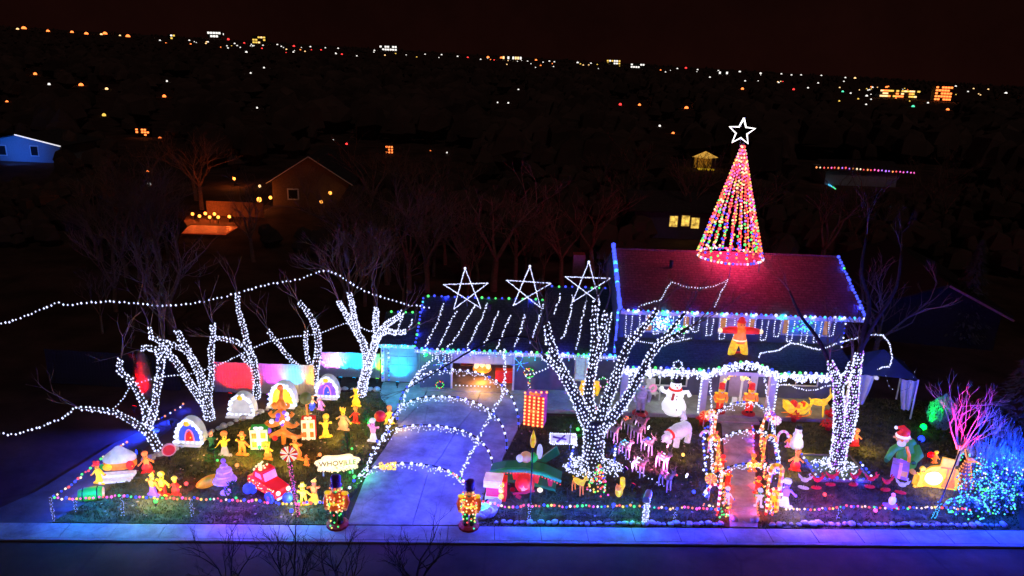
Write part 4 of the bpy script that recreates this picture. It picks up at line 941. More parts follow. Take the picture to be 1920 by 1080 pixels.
# ================================================================== yard figures
def hat(m, x, z, w, h, kind, y0, y1):
    if kind == 'point': m.prism([(x - w / 2, z), (x + w / 2, z), (x + w * .15, z + h * .6), (x + w * .5, z + h)], y0, y1)
    elif kind == 'crown': m.prism([(x - w / 2, z), (x + w / 2, z), (x + w * .6, z + h), (x + w * .2, z + h * .5), (x, z + h), (x - w * .2, z + h * .5), (x - w * .6, z + h)], y0, y1)
    elif kind == 'brim': m.prism([(x - w * .8, z), (x + w * .8, z), (x + w * .75, z + h * .2), (x + w * .4, z + h * .25), (x + w * .3, z + h), (x - w * .3, z + h), (x - w * .4, z + h * .25), (x - w * .75, z + h * .2)], y0, y1)
    else: m.disc((x, z + h * .3), w * .62, h * .6, y0, y1, 10)
def figure(px, pb, pt, label, hatk, dress, c_hat, c_face, c_top, c_low, arms=(1, 1), lean=0.0, rz=0.0, base=True, z0=0.0, group='lit cutout figures on the left lawn', glow=1.0):  # painted cutouts; the floodlight on them is partly put into their emission
    if arms == (1, 1): arms = (rng.uniform(-.5, 1.25), rng.uniform(-.3, 1.25))
    rz += rng.uniform(-.35, .35); lean += rng.uniform(-.035, .035)
    p = G(px, pb, z0); h = max(.35, V(px, pt, p.y).z - z0); t = thing('lit_figure', label, 'yard figure', p, rz, group)
    Tk = .06; k = h
    B = lambda mb, nm, c, par=t: mb.build(nm, c, par)
    if base: B(MB().prism([(-.26 * k, 0), (.26 * k, 0), (.22 * k, .07 * k), (-.22 * k, .07 * k)], -Tk, Tk), 'base_board', c_low)
    if dress == 'gown':
        B(MB().prism([(-.15 * k, .06 * k), (.15 * k, .06 * k), (.06 * k, .42 * k), (-.06 * k, .42 * k)], -Tk * .9, Tk * .9), 'skirt', c_low)
    elif dress == 'legs':
        for s in (-1, 1):
            l = B(MB().bar((s * .07 * k, .4 * k), (s * .1 * k, .04 * k), .1 * k, .07 * k, -Tk * .8, Tk * .8), 'leg', c_low)
            B(MB().disc((s * .14 * k, .035 * k), .09 * k, .035 * k, -Tk * 1.3, Tk * .8, 10), 'shoe', c_hat, l)
    elif dress == 'pear':
        B(MB().lathe((0, 0, .04 * k), [(.1 * k, 0), (.2 * k, .1 * k), (.22 * k, .22 * k), (.12 * k, .42 * k)], 10, 1, .5), 'lower_body', c_low)
    B(MB().prism([(-.075 * k, .38 * k), (.075 * k, .38 * k), (.115 * k, .58 * k), (.04 * k, .66 * k), (-.04 * k, .66 * k), (-.115 * k, .58 * k)], -Tk * 1.05, Tk * 1.05), 'torso', c_top)
    for s, a in zip((-1, 1), arms):
        if a is None: continue
        arm = B(MB().bar((s * .11 * k, .6 * k), (s * (.2 + .08 * a) * k, (.6 - .22 * a) * k), .055 * k, .035 * k, -Tk * .7, Tk * .7), 'arm', c_top)
        B(MB().disc((s * (.22 + .1 * a) * k, (.59 - .23 * a) * k), .035 * k, .035 * k, -Tk * .75, Tk * .75, 8), 'hand', c_face, arm)
    hd = B(MB().ell((lean * k, 0, .75 * k), (.095 * k, .07, .1 * k), 10, 7), 'head', c_face)
    for s in (-1, 1): B(MB().disc(((lean + s * .045) * k, .78 * k), .016 * k, .02 * k, -.1, -.062, 6), 'eye', BLACK, hd)
    B(MB().ell(((lean) * k, -.08, .745 * k), .022 * k, 6, 4), 'nose', c_top, hd)
    if glow: lamp(t, (rng.choice((-.3, .3)), -.6, .5), (1, .66, .14), 30 * glow, .1)
    hm = MB(); hat(hm, lean * k, .84 * k, .2 * k, .17 * k, hatk, -Tk * .9, Tk * .9); B(hm, 'hat', c_hat, hd)
    return t
figure(187, 906, 866, 'orange figure with flared yellow skirt at the left edge of the lawn', 'crown', 'gown', LR, LO, LY, LY)
figure(277, 886, 846, 'orange curly hatted figure beside the snow roofed cottage', 'round', 'pear', LO, LO, LO, LR)
figure(288, 929, 884, 'yellow headed figure in a purple gown, leftmost of three by the string', 'point', 'gown', LY, LY, LO, LP)
figure(306, 928, 884, 'bright yellow big headed figure, middle of three by the string', 'round', 'legs', LY, LY, LY, LR)
figure(330, 928, 893, 'short figure with wide yellow hair, rightmost of three by the string', 'round', 'pear', LY, LY, LR, LR, z0=0)
figure(398, 844, 806, 'small pink figure with pointed hat standing in a green bush', 'point', 'gown', LT, LT, LDG, LDG, base=False)
figure(422, 854, 808, 'yellow woman with grey gown and arms spread on the left lawn', 'round', 'gown', LO, LY, LY, LGY)
figure(455, 853, 810, 'orange figure in brimmed hat and striped belt on the left lawn', 'brim', 'legs', LO, LY, LO, LO)
figure(503, 861, 828, 'small bright yellow figure with wide crown before the lit window gift', 'crown', 'pear', LY, LY, LY, LO)
figure(557, 860, 815, 'stooping orange figure right of the curly orange tree', 'round', 'pear', LO, LO, LO, LO, lean=-.08)
figure(611, 820, 776, 'tall bright yellow figure with snout and arms apart', 'round', 'gown', LY, LY, LY, LY)
figure(644, 806, 764, 'round bellied tan figure with yellow crown', 'crown', 'pear', LY, LY, LT, LT)
figure(667, 793, 762, 'small red figure beneath the bright yellow one at the bed edge', 'round', 'legs', LO, LO, LR, LR)
figure(668, 762, 728, 'bright yellow figure holding gifts at the edge of the bed', 'crown', 'pear', LY, LY, LY, LY)
figure(601, 768, 742, 'pink thin figure on the bed edge behind the tall present', 'point', 'legs', LPK, LT, LPK, LPK)
figure(586, 765, 742, 'tan child figure beside the topiary stick', 'round', 'pear', LT, LT, LT, LB)
figure(545, 745, 722, 'small red figure before the second snowy dome house', 'round', 'pear', LR, LT, LR, LDR)
figure(510, 755, 733, 'small dark blue figure left of the curly orange tree', 'round', 'pear', LB, LB, LB, LP)
figure(570, 946, 905, 'yellow boy in a cap by the candy pole', 'brim', 'legs', LY, LY, LY, LO)
figure(590, 941, 895, 'yellow figure with tall bent hat right of the candy pole', 'point', 'gown', LY, LO, LO, LY)
figure(575, 872, 852, 'small orange ornament shaped figure near the letter sign', 'point', 'pear', LO, LO, LO, LO)
figure(730, 795, 760, 'yellow gourd bodied figure with orange head beside the driveway', 'round', 'pear', LO, LO, LY, LY)
figure(1490, 882, 843, 'orange glowing fox like figure on the lawn right of the walk', 'crown', 'pear', LO, LO, LO, LR, group='lit figures on the right lawn')
figure(1478, 838, 815, 'small orange and pink figure next to the white lawn snowman', 'round', 'legs', LO, LT, LO, LPK, group='lit figures on the right lawn')
figure(1470, 950, 896, 'pale violet lady figure by the boundary string right of the walk', 'round', 'gown', LWD, LP, LP, LWD, group='lit figures on the right lawn')
figure(1602, 836, 803, 'orange glowing figure peeking out behind the twin tree', 'round', 'pear', LO, LO, LO, LR, group='lit figures on the right lawn')
figure(700, 828, 784, 'pink and white bulb covered figure with red balloon by the driveway', 'round', 'gown', LWD, LPK, LPK, LWD)
c = G(713, 800); MB_ = thing('red_balloon_ball', 'red ball beside the pink figure at the driveway edge', 'ball', c); MB().ell((0, 0, .55), .28, 12, 8).build('ball', LDR, MB_, smooth=True); MB().tube([(0, 0, 0), (0, 0, .3)], .02, 5).build('stem', BLACK, MB_)

# dome houses in the bed
def dome_house(px, pb, pt, wpx, label, wallm, doorm, door=True, z0=.06, rz=0.0, snow=True):
    p = G(px, pb, z0); h = max(.8, V(px, pt, p.y).z - z0); w_ = wpx * ((p - CP).dot(_f)) / FPX / 2 * .86; h *= .88
    t = thing('dome_house', label, 'dome house', p, rz, 'snowy dome houses in the bed')
    body = [(w_ * math.cos(math.pi * i / 14), h * .92 * math.sin(math.pi * i / 14) ** .8) for i in range(15)]
    MB().prism([(x * .8, z * .86 + .02) for x, z in body], -.0, .3).build('wall', wallm, t)
    s = MB()
    for i in range(14):
        a, b = body[i], body[i + 1]
        s.prism([a, b, (b[0] * .8, b[1] * .86), (a[0] * .8, a[1] * .86)], -.12, .4)
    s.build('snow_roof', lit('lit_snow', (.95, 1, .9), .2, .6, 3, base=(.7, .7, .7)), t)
    if door:
        d = MB().prism([(-.2 * w_ * 1.3, .04), (.2 * w_ * 1.3, .04), (.24 * w_ * 1.3, .2 * h), (.16 * w_, .38 * h), (0, .44 * h), (-.16 * w_, .38 * h), (-.24 * w_ * 1.3, .2 * h)], -.07, -.003).build('door', doorm, t)
        fr = MB()
        for i in range(12):
            a = math.pi * i / 11; q = X(.32 * w_ * math.cos(a), -.06, .04 + .48 * h * math.sin(a))
            if i: fr.tube([pr, q], .035, 5)
            pr = q
        fr.build('door_frame', LPK, d); MB().ell((.1 * w_, -.09, .2 * h), .035).build('handle', LY, d)
    b = MB(); b.mi = 0
    for i in range(15):
        a = body[i]; n = 3
        for _ in range(n): b.ico((a[0] * rng.uniform(.84, 1.03), -.16, max(.06, a[1] * rng.uniform(.88, 1.03))), rng.uniform(.05, .1))
    for i in range(7): b.ico((-w_ + 2 * w_ * i / 6, -.25, .08), .075)
    b.build('snow_bulbs', bulb('W', 1.6), t, smooth=True, kind='stuff')
    g = MB().ell((0, -.2, h * .82), (.16, .1, .13), 8, 5).build('wreath_bow', LY, t)
    sn = MB().hprism([(-w_ * 1.05, -.5), (w_ * 1.05, -.5), (w_, -.05), (-w_, -.05)], 0, .07).build('snow_step', LWD, t)
    lamp(t, (0, -.7, .5), (.9, .95, 1), 2, .2)
    return t
dome_house(357, 828, 776, 60, 'snowy dome house with blue wall and round red door', LB, LR)
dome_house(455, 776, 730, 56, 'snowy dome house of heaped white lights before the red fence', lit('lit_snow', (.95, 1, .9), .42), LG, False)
dome_house(531, 758, 709, 58, 'snowy dome house with yellow front before the cyan fence', LY, LR, False)
dome_house(614, 742, 698, 50, 'snowy dome house with violet wall and blue arched door', LP, LB)

# snow roofed cottage at the far left
p = G(225, 886); t = thing('snow_cottage', 'orange lit cottage with white snow dome roof and pale porch slab', 'cottage', p, R(14)); t.scale = (.66, .66, .72)
MB().lathe((0, .3, .28), [(.95, 0), (1.0, .25), (.9, .5)], 14, 1, .6).build('wall', lit('lit_cottage', (1, .3, .03), .7, .6, 3), t)
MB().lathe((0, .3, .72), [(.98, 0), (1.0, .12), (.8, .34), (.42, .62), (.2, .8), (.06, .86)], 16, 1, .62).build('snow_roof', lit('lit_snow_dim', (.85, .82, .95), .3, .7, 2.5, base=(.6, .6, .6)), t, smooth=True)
d = MB().ell((.72, -.28, .55), (.26, .12, .3), 12, 8).build('round_door', LR, t); MB().ell((.86, -.4, .55), .03).build('handle', LY, d)
MB().ell((-.6, -.2, .5), (.3, .2, .2), 10, 6).build('window', LY, t); MB().ell((-.95, -.1, .52), (.15, .15, .18), 8, 5).build('green_bush', LG, t)
MB().hprism([(-.95, -.75), (1.0, -.75), (1.05, -.35), (-.9, -.3)], .05, .26).build('snow_bank', LWD, t)
MB().hprism([(-.9, -1.25), (.85, -1.25), (.95, -.8), (-.95, -.8)], .0, .12).build('porch_slab', LWD, t)
p = G(318, 862); t = thing('horn_shell', 'pinkish shell horn opening beside the far left tree', 'horn', p, R(30))
MB().tube([(0, .5, .3), (0, .1, .5), (0, -.25, .62), (0, -.3, .62)], [.05, .14, .28, .3], 14).build('horn', lit('lit_shell', (.8, .35, .4), .4, .4), t, smooth=True)
MB().tube([(0, -.302, .62), (0, -.31, .62)], [.24, .24], 14).build('mouth', LDR, t); MB().tube([(0, .0, 0), (0, .05, .4)], .04, 5).build('stand', BLACK, t)
p = G(172, 937); t = thing('green_barrel', 'green lit barrel lying on its side by the boundary string', 'barrel', p, R(20))
MB().tube([(-.42, 0, .27), (-.2, 0, .27), (.2, 0, .27), (.42, 0, .27)], [.22, .27, .27, .22], 12).build('barrel', LG, t, smooth=True); MB().tube([(.421, 0, .27), (.45, 0, .27)], [.21, .2], 12).build('barrel_head', LT, t)
for x in (-.25, .25): MB().tube([(x - .02, 0, .27), (x + .02, 0, .27)], [.28, .28], 12).build('hoop', BLACK, t)

# lit gifts
def gift(px, pb, pt, wpx, label, cm, sidem, ribbon, panes=True, rz=R(8), bulbsc=None):
    p = G(px, pb); h = V(px, pt, p.y).z; w_ = wpx * ((p - CP).dot(_f)) / FPX
    t = thing('lit_gift', label, 'gift box', p, rz, 'lit gift boxes')
    MB().box((0, w_ * .35, h / 2), (w_, w_ * .7, h)).build('box', sidem, t)
    f = MB().box((0, -.025, h / 2), (w_ * .98, .05, h * .98)).build('front_panel', cm, t)
    MB().box((0, -.066, h / 2), (w_ * .14, .03, h)).build('ribbon', ribbon, t); MB().box((0, -.066, h / 2), (w_ * .43, .028, h * .1), 0).build('ribbon', ribbon, t)
    if panes:
        for x in (-.26, .26):
            for z in (.28, .72): MB().box((x * w_, -.065, z * h), (w_ * .26, .03, h * .26)).build('pane', LO if x * z < .1 else LY, t)
    for s in (-1, 1): MB().ell((s * .14 * w_, 0, h + .08), (.16 * w_, .05, .08), 8, 5).build('bow_loop', ribbon, t)
    if bulbsc:
        b = MB()
        for i in range(5):
            for j in range(9): b.ico((-w_ * .45 + w_ * .9 * i / 4, -.08, h * .06 + h * .9 * j / 8), .062)
        for i in range(5): b.ico((-w_ * .5 + w_ * i / 4, .05 + .1 * i, h + .06), .06)
        b.build('bulbs', bulb(bulbsc, 3.4), t, smooth=True, kind='stuff')
    return t
gift(487, 842, 806, 32, 'round topped lit window gift with white frame on the left lawn', LK, LG, LW)
gift(579, 824, 787, 25, 'tall pale yellow present with four panes and red side', LK, LR, LK)
gift(1000, 799, 742, 38, 'tall present studded with orange bulbs and purple side by the driveway', lit('lit_deep_red', (.9, .06, .01), .4), lit('lit_magenta', (.5, .05, .6), .35), LO, False, R(-14), 'O')
# topiary stick
p = G(578, 790); t = thing('topiary_stick', 'green ball topiary on an orange stick behind the tall present', 'topiary', p); MB().tube([(0, 0, 0), (-.06, 0, 1.0)], .05, 6).build('stem', LO, t); MB().ell((-.07, 0, 1.22), .3, 10, 7).build('ball', lit('lit_olive', (.2, .22, .06), .35), t, smooth=True)
# curly orange tree with ornaments
p = G(532, 832); h = V(532, 730, p.y).z; t = thing('curly_tree', 'tall whimsical orange tree with curled boughs and violet baubles', 'decorated tree', p)
MB().tube([(0, 0, 0), (.05, 0, h * .35), (-.05, 0, h * .7), (.05, 0, h)], [.1, .12, .12, .07], 8).build('trunk', LO, t, smooth=True)
for k, (z, L) in enumerate(((.18, .95), (.38, .75), (.56, .55), (.72, .38))):
    for s in (-1, 1):
        q = [X(0, -.02, z * h + .15)]
        for i in range(1, 9):
            a = i / 8; q.append(X(s * L * a, -.04 - .1 * math.sin(a * 3), z * h + .15 - .35 * a + (.4 * max(0, a - .6) ** 1.2) * 1.5))
        q.append(q[-1] + X(-s * .12, 0, .12)); MB().tube(q, [.15 * (1 - i / 11) + .02 for i in range(10)], 6).build('bough', lit('lit_bough', (1, .27, .03), .6, .5), t, smooth=True)
for k in range(13):
    a = rng.uniform(-1, 1); z = rng.uniform(.15, .75) * h; r = (1 - z / h) * .9
    MB().ell((a * r, -.28, z), rng.uniform(.07, .13), 8, 6).build('bauble', (LP, LW, LP, LR, LW)[k % 5], t, smooth=True)
MB().ell((0, 0, h + .08), .14, 8, 6).build('tree_top', LO, t)
# purple tiered stand
p = G(424, 926); t = thing('tiered_stand', 'purple glowing tiered pedestal with pale plates by the string', 'pedestal', p)
for z, r in ((.05, .3), (.62, .62), (.86, .45), (1.05, .4), (1.25, .2)): MB().lathe((0, 0, z), [(r * .25, -.04), (r * .75, 0), (r * .72, .05), (r * .15, .08)], 14).build('tier', lit('lit_lilac', (.55, .25, 1), .75, .5), t)
MB().tube([(0, 0, 0), (0, 0, 1.4)], .06, 8).build('stem', LP, t); MB().ell((0, 0, 1.5), .1).build('finial', LP, t)
p = G(392, 914); t = thing('orange_heap', 'blurred orange leaf shaped lantern left of the purple pedestal', 'lantern', p, R(20)); MB().ell((0, 0, .28), (.52, .2, .24), 10, 7, Matrix.Rotation(R(-20), 3, 'Y')).build('shade', lit('lit_amber_dim', (1, .33, .02), .42, .7, 3), t, smooth=True); MB().tube([(-.2, 0, 0), (-.2, 0, .2)], .03, 5).build('foot', BLACK, t)
# green bushes
def bush(px, pb, pt, label, c, n=70, r=.4, bulbs_=None, group='small glowing bushes'):
    p = G(px, pb); h = V(px, pt, p.y).z; t = thing('small_bush', label, 'bush', p, 0, group); g = random.Random(px); m = MB()
    for i in range(n):
        a = g.uniform(0, 6.28); q = g.uniform(.2, 1); z = g.uniform(.02, 1) * h; rr = r * math.sqrt(max(.05, 1 - (z / h) ** 1.5)) * q
        c0 = X(rr * math.cos(a), rr * math.sin(a), z); d = X(math.cos(a), math.sin(a), g.uniform(.2, 1)) * .12; s = d.cross(X(0, 0, 1)).normalized() * .045
        m.add([c0 - s, c0 + s, c0 + d], [(0, 1, 2)])
    m.build('foliage', c, t); MB().tube([(0, 0, 0), (0, 0, h * .8)], .03, 5).build('stem', BARK, t)
    if bulbs_:
        b = MB(); ks = sorted(set(bulbs_))
        for i in range(int(n * .8)):
            a = g.uniform(0, 6.28); z = g.uniform(.05, .98) * h; rr = r * (1.02 - z / h) ; b.mi = ks.index(g.choice(bulbs_)); b.ico((rr * math.cos(a), rr * math.sin(a), z), .045)
        b.build('bulbs', [bulb(k) for k in ks], t, smooth=True, kind='stuff')
    else: lamp(t, (.25, -.25, .35), (.05, 1, .15), 3, .05); MB().ico((.25, -.25, .28), .06).build('bulb', bulb('G'), t)
    return t
LEAFG = mat('fir_green', (.03, .11, .03), .8, .4, 9)
bush(402, 868, 838, 'green lit bush at the feet of the pink pointed hat figure', LEAFG, 150, .42)
bush(436, 938, 905, 'dim green bush right of the purple pedestal', LEAFG, 120, .35)
bush(652, 846, 815, 'dim green bush above the pale letter sign', LEAFG, 120, .35)
bush(1120, 925, 870, 'little tree dotted with multicoloured bulbs before the great tree', LEAFG, 130, .5, 'RGBYPORW')
bush(690, 796, 765, 'green lit bush behind the round bellied figure', LEAFG, 120, .3)
bush(648, 890, 865, 'low green lit tuft right of the letter sign', LEAFG, 120, .5)

# cloud sign
p = G(634, 892); t = thing('cloud_sign', 'glowing pale cloud shaped sign lettered in brown capitals', 'sign', p, R(13))
sgw, sgh = .84, .36; out_ = []
for i in range(40):
    a = 2 * math.pi * i / 40; rr = 1 + .09 * math.sin(7 * a); out_.append((sgw * rr * math.copysign(abs(math.cos(a)) ** .7, math.cos(a)), .62 + sgh * rr * math.copysign(abs(math.sin(a)) ** .8, math.sin(a))))
MB().prism(out_, -.04, .04).build('cloud_board', lit('lit_cloud', (1, .82, .42), 1.25, .2, 3), t)
fc = bpy.data.curves.new('lettering', 'FONT'); fc.body = 'WHOVILLE'; fc.size = .31; fc.extrude = .012; fc.align_x = 'CENTER'; fc.align_y = 'CENTER'
fo = bpy.data.objects.new('lettering', fc); COL.objects.link(fo); fo.parent = t; fo.location = (0, -.056, .62); fo.rotation_euler = (R(90), 0, 0); fc.materials.append(mat('brown_letter_paint', (.16, .05, .01), .6))
bpy.context.view_layer.update(); lm = bpy.data.meshes.new_from_object(fo.evaluated_get(bpy.context.evaluated_depsgraph_get())); bpy.data.objects.remove(fo)
fo = bpy.data.objects.new('lettering', lm); COL.objects.link(fo); fo.parent = t; fo.location = (0, -.056, .62); fo.rotation_euler = (R(90), 0, 0)
for x in (-.6, .6): MB().box((x, .06, .2), (.06, .04, .4)).build('leg', WHITE, t)
b = MB()
for q in out_[::1]: b.ico((q[0], -.06, q[1]), .05)
b.build('bulbs', bulb('K'), t, smooth=True, kind='stuff'); lamp(t, (0, -.6, .5), (1, .75, .3), 9, .3)

# red roadster
p = G(505, 925); t = thing('toy_car', 'red bulb studded toy roadster with blue wheels on the left lawn', 'toy car', p, R(-35)); t.scale = (.86, .86, .86)
RED = lit('lit_car_red', (1, .015, .015), .62, .35, 4)
MB().prism([(-1.0, .3), (-.98, .78), (-.6, .92), (-.1, .8), (.25, .74), (.95, .62), (1.05, .3)], -.42, .42).build('body', RED, t)
MB().prism([(-.62, .9), (-.5, 1.25), (0, 1.25), (.18, .8)], -.38, .38).build('cab', RED, t)
MB().prism([(-.42, .95), (-.36, 1.17), (-.06, 1.17), (.06, .95)], -.41, -.385).build('side_window', LPK, t)
MB().add([(0.05, -.36, 1.22), (.05, .36, 1.22), (.22, .36, .84), (.22, -.36, .84)], [(0, 1, 2, 3)]) if False else None
MB().box((.16, 0, 1.02), (.03, .66, .36), 0, R(-22)).build('windscreen', LPK, t)
for x in (-.62, .66):
    for y in (-.47, .47):
        wl = MB().tube([(x, y - .07, .27), (x, y + .07, .27)], [.27, .27], 14).build('wheel', LB, t); MB().tube([(x, y - .09, .27), (x, y + .09, .27)], [.11, .11], 10).build('hub', LP, wl)
for y in (-.28, .28): MB().ell((1.06, y, .55), .11, 8, 6).build('headlight', LK, t)
MB().box((1.12, 0, .3), (.06, .8, .1)).build('bumper', LWD, t)
b = MB(); ks = ['K', 'O', 'R', 'W']
for i in range(60): b.mi = rng.randrange(4); b.ico((rng.uniform(-.95, 1), -.45, rng.uniform(.35, .75)), .034)
for i in range(22): b.mi = 0; b.ico((rng.uniform(-.7, -.2), rng.uniform(-.4, .2), 1.3 + rng.uniform(-.05, .05)), .06)
b.build('bulbs', [bulb(k) for k in ks], t, smooth=True, kind='stuff')
for x, y in ((466, 925), (540, 942)): 
    c = G(x, y); t2 = thing('blue_gift_ball', 'blue bauble on the grass ' + ('left of' if x < 500 else 'right of') + ' the red toy roadster', 'bauble', c); MB().ell((0, 0, .22), .22, 10, 7).build('ball', LB, t2, smooth=True); MB().lathe((0, 0, .42), [(.06, 0), (.06, .07)], 8).build('cap', METAL, t2)

# peppermint pole
def mint_wheel(t, c, r, n=16):
    for i in range(n):
        a0, a1 = 2 * math.pi * i / n, 2 * math.pi * (i + .5) / n
        MB().prism([(c[0] + r * .15 * math.cos(a0), c[1] + r * .15 * math.sin(a0)), (c[0] + r * math.cos(a0), c[1] + r * math.sin(a0)), (c[0] + r * math.cos(a1), c[1] + r * math.sin(a1)), (c[0] + r * .15 * math.cos(a1), c[1] + r * .15 * math.sin(a1))], -.06, -.02).build('candy_stripe', (LW, LR, LY)[i % 3], t)
p = G(560, 968); hh = V(550, 838, p.y).z; t = thing('peppermint_pole', 'tall slim pole wound with pink lights and a striped peppermint wheel on top', 'pole', p)
dx = -.24; MB().tube([(0, 0, -.1), (dx, 0, hh)], .035, 6).build('pole', BLACK, t)
wh = MB().tube([(dx * .95, -.01, hh - .3), (dx * .95, .04, hh - .3)], [.32, .32], 18).build('wheel', LDR, t)
n = 20; cx_, cz_ = dx * .95, hh - .3
for i in range(n):
    a0, a1 = 2 * math.pi * i / n, 2 * math.pi * (i + .55) / n
    MB().prism([(cx_ + r_ * math.cos(a), cz_ + r_ * math.sin(a)) for r_, a in ((.05, a0), (.32, a0), (.32, a1), (.05, a1))], -.05, -.015).build('candy_stripe', (LW, LR, LK)[i % 3], wh)
b = MB()
for q in wrap([X(0, 0, .05), X(dx * .9, 0, hh - .7)], [.035, .035], .09, .09): b.octa(q, .024)
b.build('bulbs', bulb('P', 1.2), t, smooth=True, kind='stuff')

# nutcrackers
def soldier(px, pb, pt, label, group, z0=0.0, bul=True, scale_w=1.0, cols=None):
    p = G(px, pb, z0); h = V(px, pt, p.y).z - z0; t = thing('toy_soldier', label, 'toy soldier', p, 0, group); k = h
    c_hat, c_face, c_coat, c_leg = cols[:4] if cols else (DPUR, LT, lit('lit_soldier_coat', (.9, .12, .02), .28, .5), DGRN)
    MB().lathe((0, 0, 0), [(.2 * k, 0), (.2 * k, .04 * k), (.15 * k, .07 * k)], 12).build('stand', DRED, t)
    for s in (-1, 1):
        MB().tube([(s * .06 * k, 0, .07 * k), (s * .06 * k, 0, .36 * k)], [.05 * k, .055 * k], 8).build('leg', c_leg, t)
        MB().ell((s * .06 * k, -.03 * k, .09 * k), (.05 * k, .08 * k, .035 * k), 8, 5).build('boot', BLACK, t)
        a = MB().tube([(s * .15 * k, 0, .63 * k), (s * .2 * k, -.02 * k, .5 * k), (s * .17 * k, -.07 * k, .4 * k)], [.05 * k, .045 * k, .035 * k], 8).build('arm', c_coat, t, smooth=True); MB().ell((s * .17 * k, -.08 * k, .39 * k), .035 * k, 7, 5).build('hand', c_face, a)
        MB().ell((s * .15 * k, 0, .655 * k), (.07 * k, .06 * k, .03 * k), 8, 5).build('epaulette', cols[4] if cols and len(cols) > 4 else LY, t)
    MB().lathe((0, 0, .34 * k), [(.13 * k, 0), (.14 * k, .06 * k), (.12 * k, .14 * k), (.15 * k, .28 * k), (.1 * k, .33 * k), (.05 * k, .36 * k)], 12, 1, .75).build('coat', c_coat, t, smooth=True)
    MB().lathe((0, 0, .46 * k), [(.135 * k, 0), (.135 * k, .035 * k)], 12, 1, .78).build('belt', cols[4] if cols and len(cols) > 4 else LY, t)
    hd = MB().lathe((0, 0, .69 * k), [(.06 * k, 0), (.085 * k, .03 * k), (.088 * k, .1 * k), (.07 * k, .13 * k)], 12).build('head', c_face, t, smooth=True)
    MB().ell((0, -.088 * k, .765 * k), .018 * k, 6, 4).build('nose', LO, hd)
    for s in (-1, 1): MB().ell((s * .035 * k, -.08 * k, .785 * k), .013 * k, 6, 4).build('eye', BLACK, hd)
    MB().prism([(-.05 * k, .73 * k), (.05 * k, .73 * k), (.0, .68 * k)], -.1 * k, -.07 * k).build('beard', WHITE, hd)
    MB().lathe((0, 0, .815 * k), [(.11 * k, 0), (.085 * k, .015 * k), (.095 * k, .13 * k), (.09 * k, .17 * k), (.04 * k, .185 * k)], 12).build('hat', c_hat, hd, smooth=True)
    if bul:
        b = MB(); ks = ['G', 'K', 'O', 'R', 'Y']
        for _ in range(int(95)):
            a = rng.uniform(math.pi * .95, math.pi * 2.05); z = rng.choice((rng.uniform(.05, .8), rng.uniform(.35, .7))); r = .17 if .35 < z < .68 else (.12 if z > .1 else .2)
            b.mi = ks.index(rng.choice('OOYKRYOG' if z > .3 else 'GGYR')); b.ico((r * k * math.cos(a), r * k * math.sin(a) * .9, z * k), .038)
        b.build('bulbs', [bulb(q) for q in ks], t, smooth=True, kind='stuff')
    return t
soldier(633, 984, 892, 'bulb covered nutcracker soldier at the left foot of the driveway', 'nutcracker soldiers at the driveway foot')
soldier(879, 987, 900, 'bulb covered nutcracker soldier at the right foot of the driveway', 'nutcracker soldiers at the driveway foot')
DS = (LR, LY, LO, LR)
soldier(1348, 772, 718, 'glowing red and yellow toy soldier left of the front door', 'soldiers beside the front door', .15, False, cols=DS)
soldier(1403, 776, 718, 'glowing red and yellow toy soldier right of the front door', 'soldiers beside the front door', .15, False, cols=DS)
soldier(1103, 765, 690, 'tall glowing orange toy soldier behind the great tree', 'soldiers beside the front door', .15, False, cols=(LR, LY, LY, LR))
soldier(1200, 776, 706, 'silvery figure in green tall hat on the left of the porch', 'porch figures', .15, False, cols=(mat('sage_hat', (.3, .4, .25), .6), WHITE, mat('silver_coat', (.5, .55, .5), .4), mat('pale_grey_trousers', (.5, .5, .5), .5), WHITE))
# bulb arch over the front door
ap = []
AY = 35.2; al, ar, atp = V(1350, 745, AY), V(1407, 745, AY), V(1379, 702, AY)
for i in range(25): a = math.pi * (1 - i / 24); ap.append(X((al.x + ar.x) / 2 + (ar.x - al.x) / 2 * math.cos(a), AY, 1.1 + (atp.z - 1.1) * math.sin(a)))
string('amber garland arched over the front door', [X(al.x, AY, .2)] + ap + [X(ar.x, AY, .2)], 'YOYK', .04, .055, .06)
c = V(1379, 690, AY); t = thing('gold_star', 'small gold star ornament above the front door arch', 'star', c); MB().prism([(x.x, x.z) for x in star_pts(X(0, 0, 0), .2, .09)], -.02, .02).build('star', LY, t); MB().tube([(0, .0, -.1), (0, 0, -.35)], .015, 4).build('stem', METAL, t)
p = V(1382, 771, 35.9); t = thing('white_lamp_post', 'white post with lantern and gift boxes before the violet front door', 'lamp post', (p.x, 35.7, .15)); MB().tube([(0, 0, 0), (0, 0, 1.35)], .06, 8).build('post', LWD, t); MB().lathe((0, 0, 1.35), [(.1, 0), (.14, .2), (.05, .32)], 8).build('lantern', LK, t); MB().box((.25, 0, .14), (.25, .2, .28)).build('gift', LWD, t); MB().box((-.28, 0, .17), (.22, .2, .34)).build('gift', LWD, t)

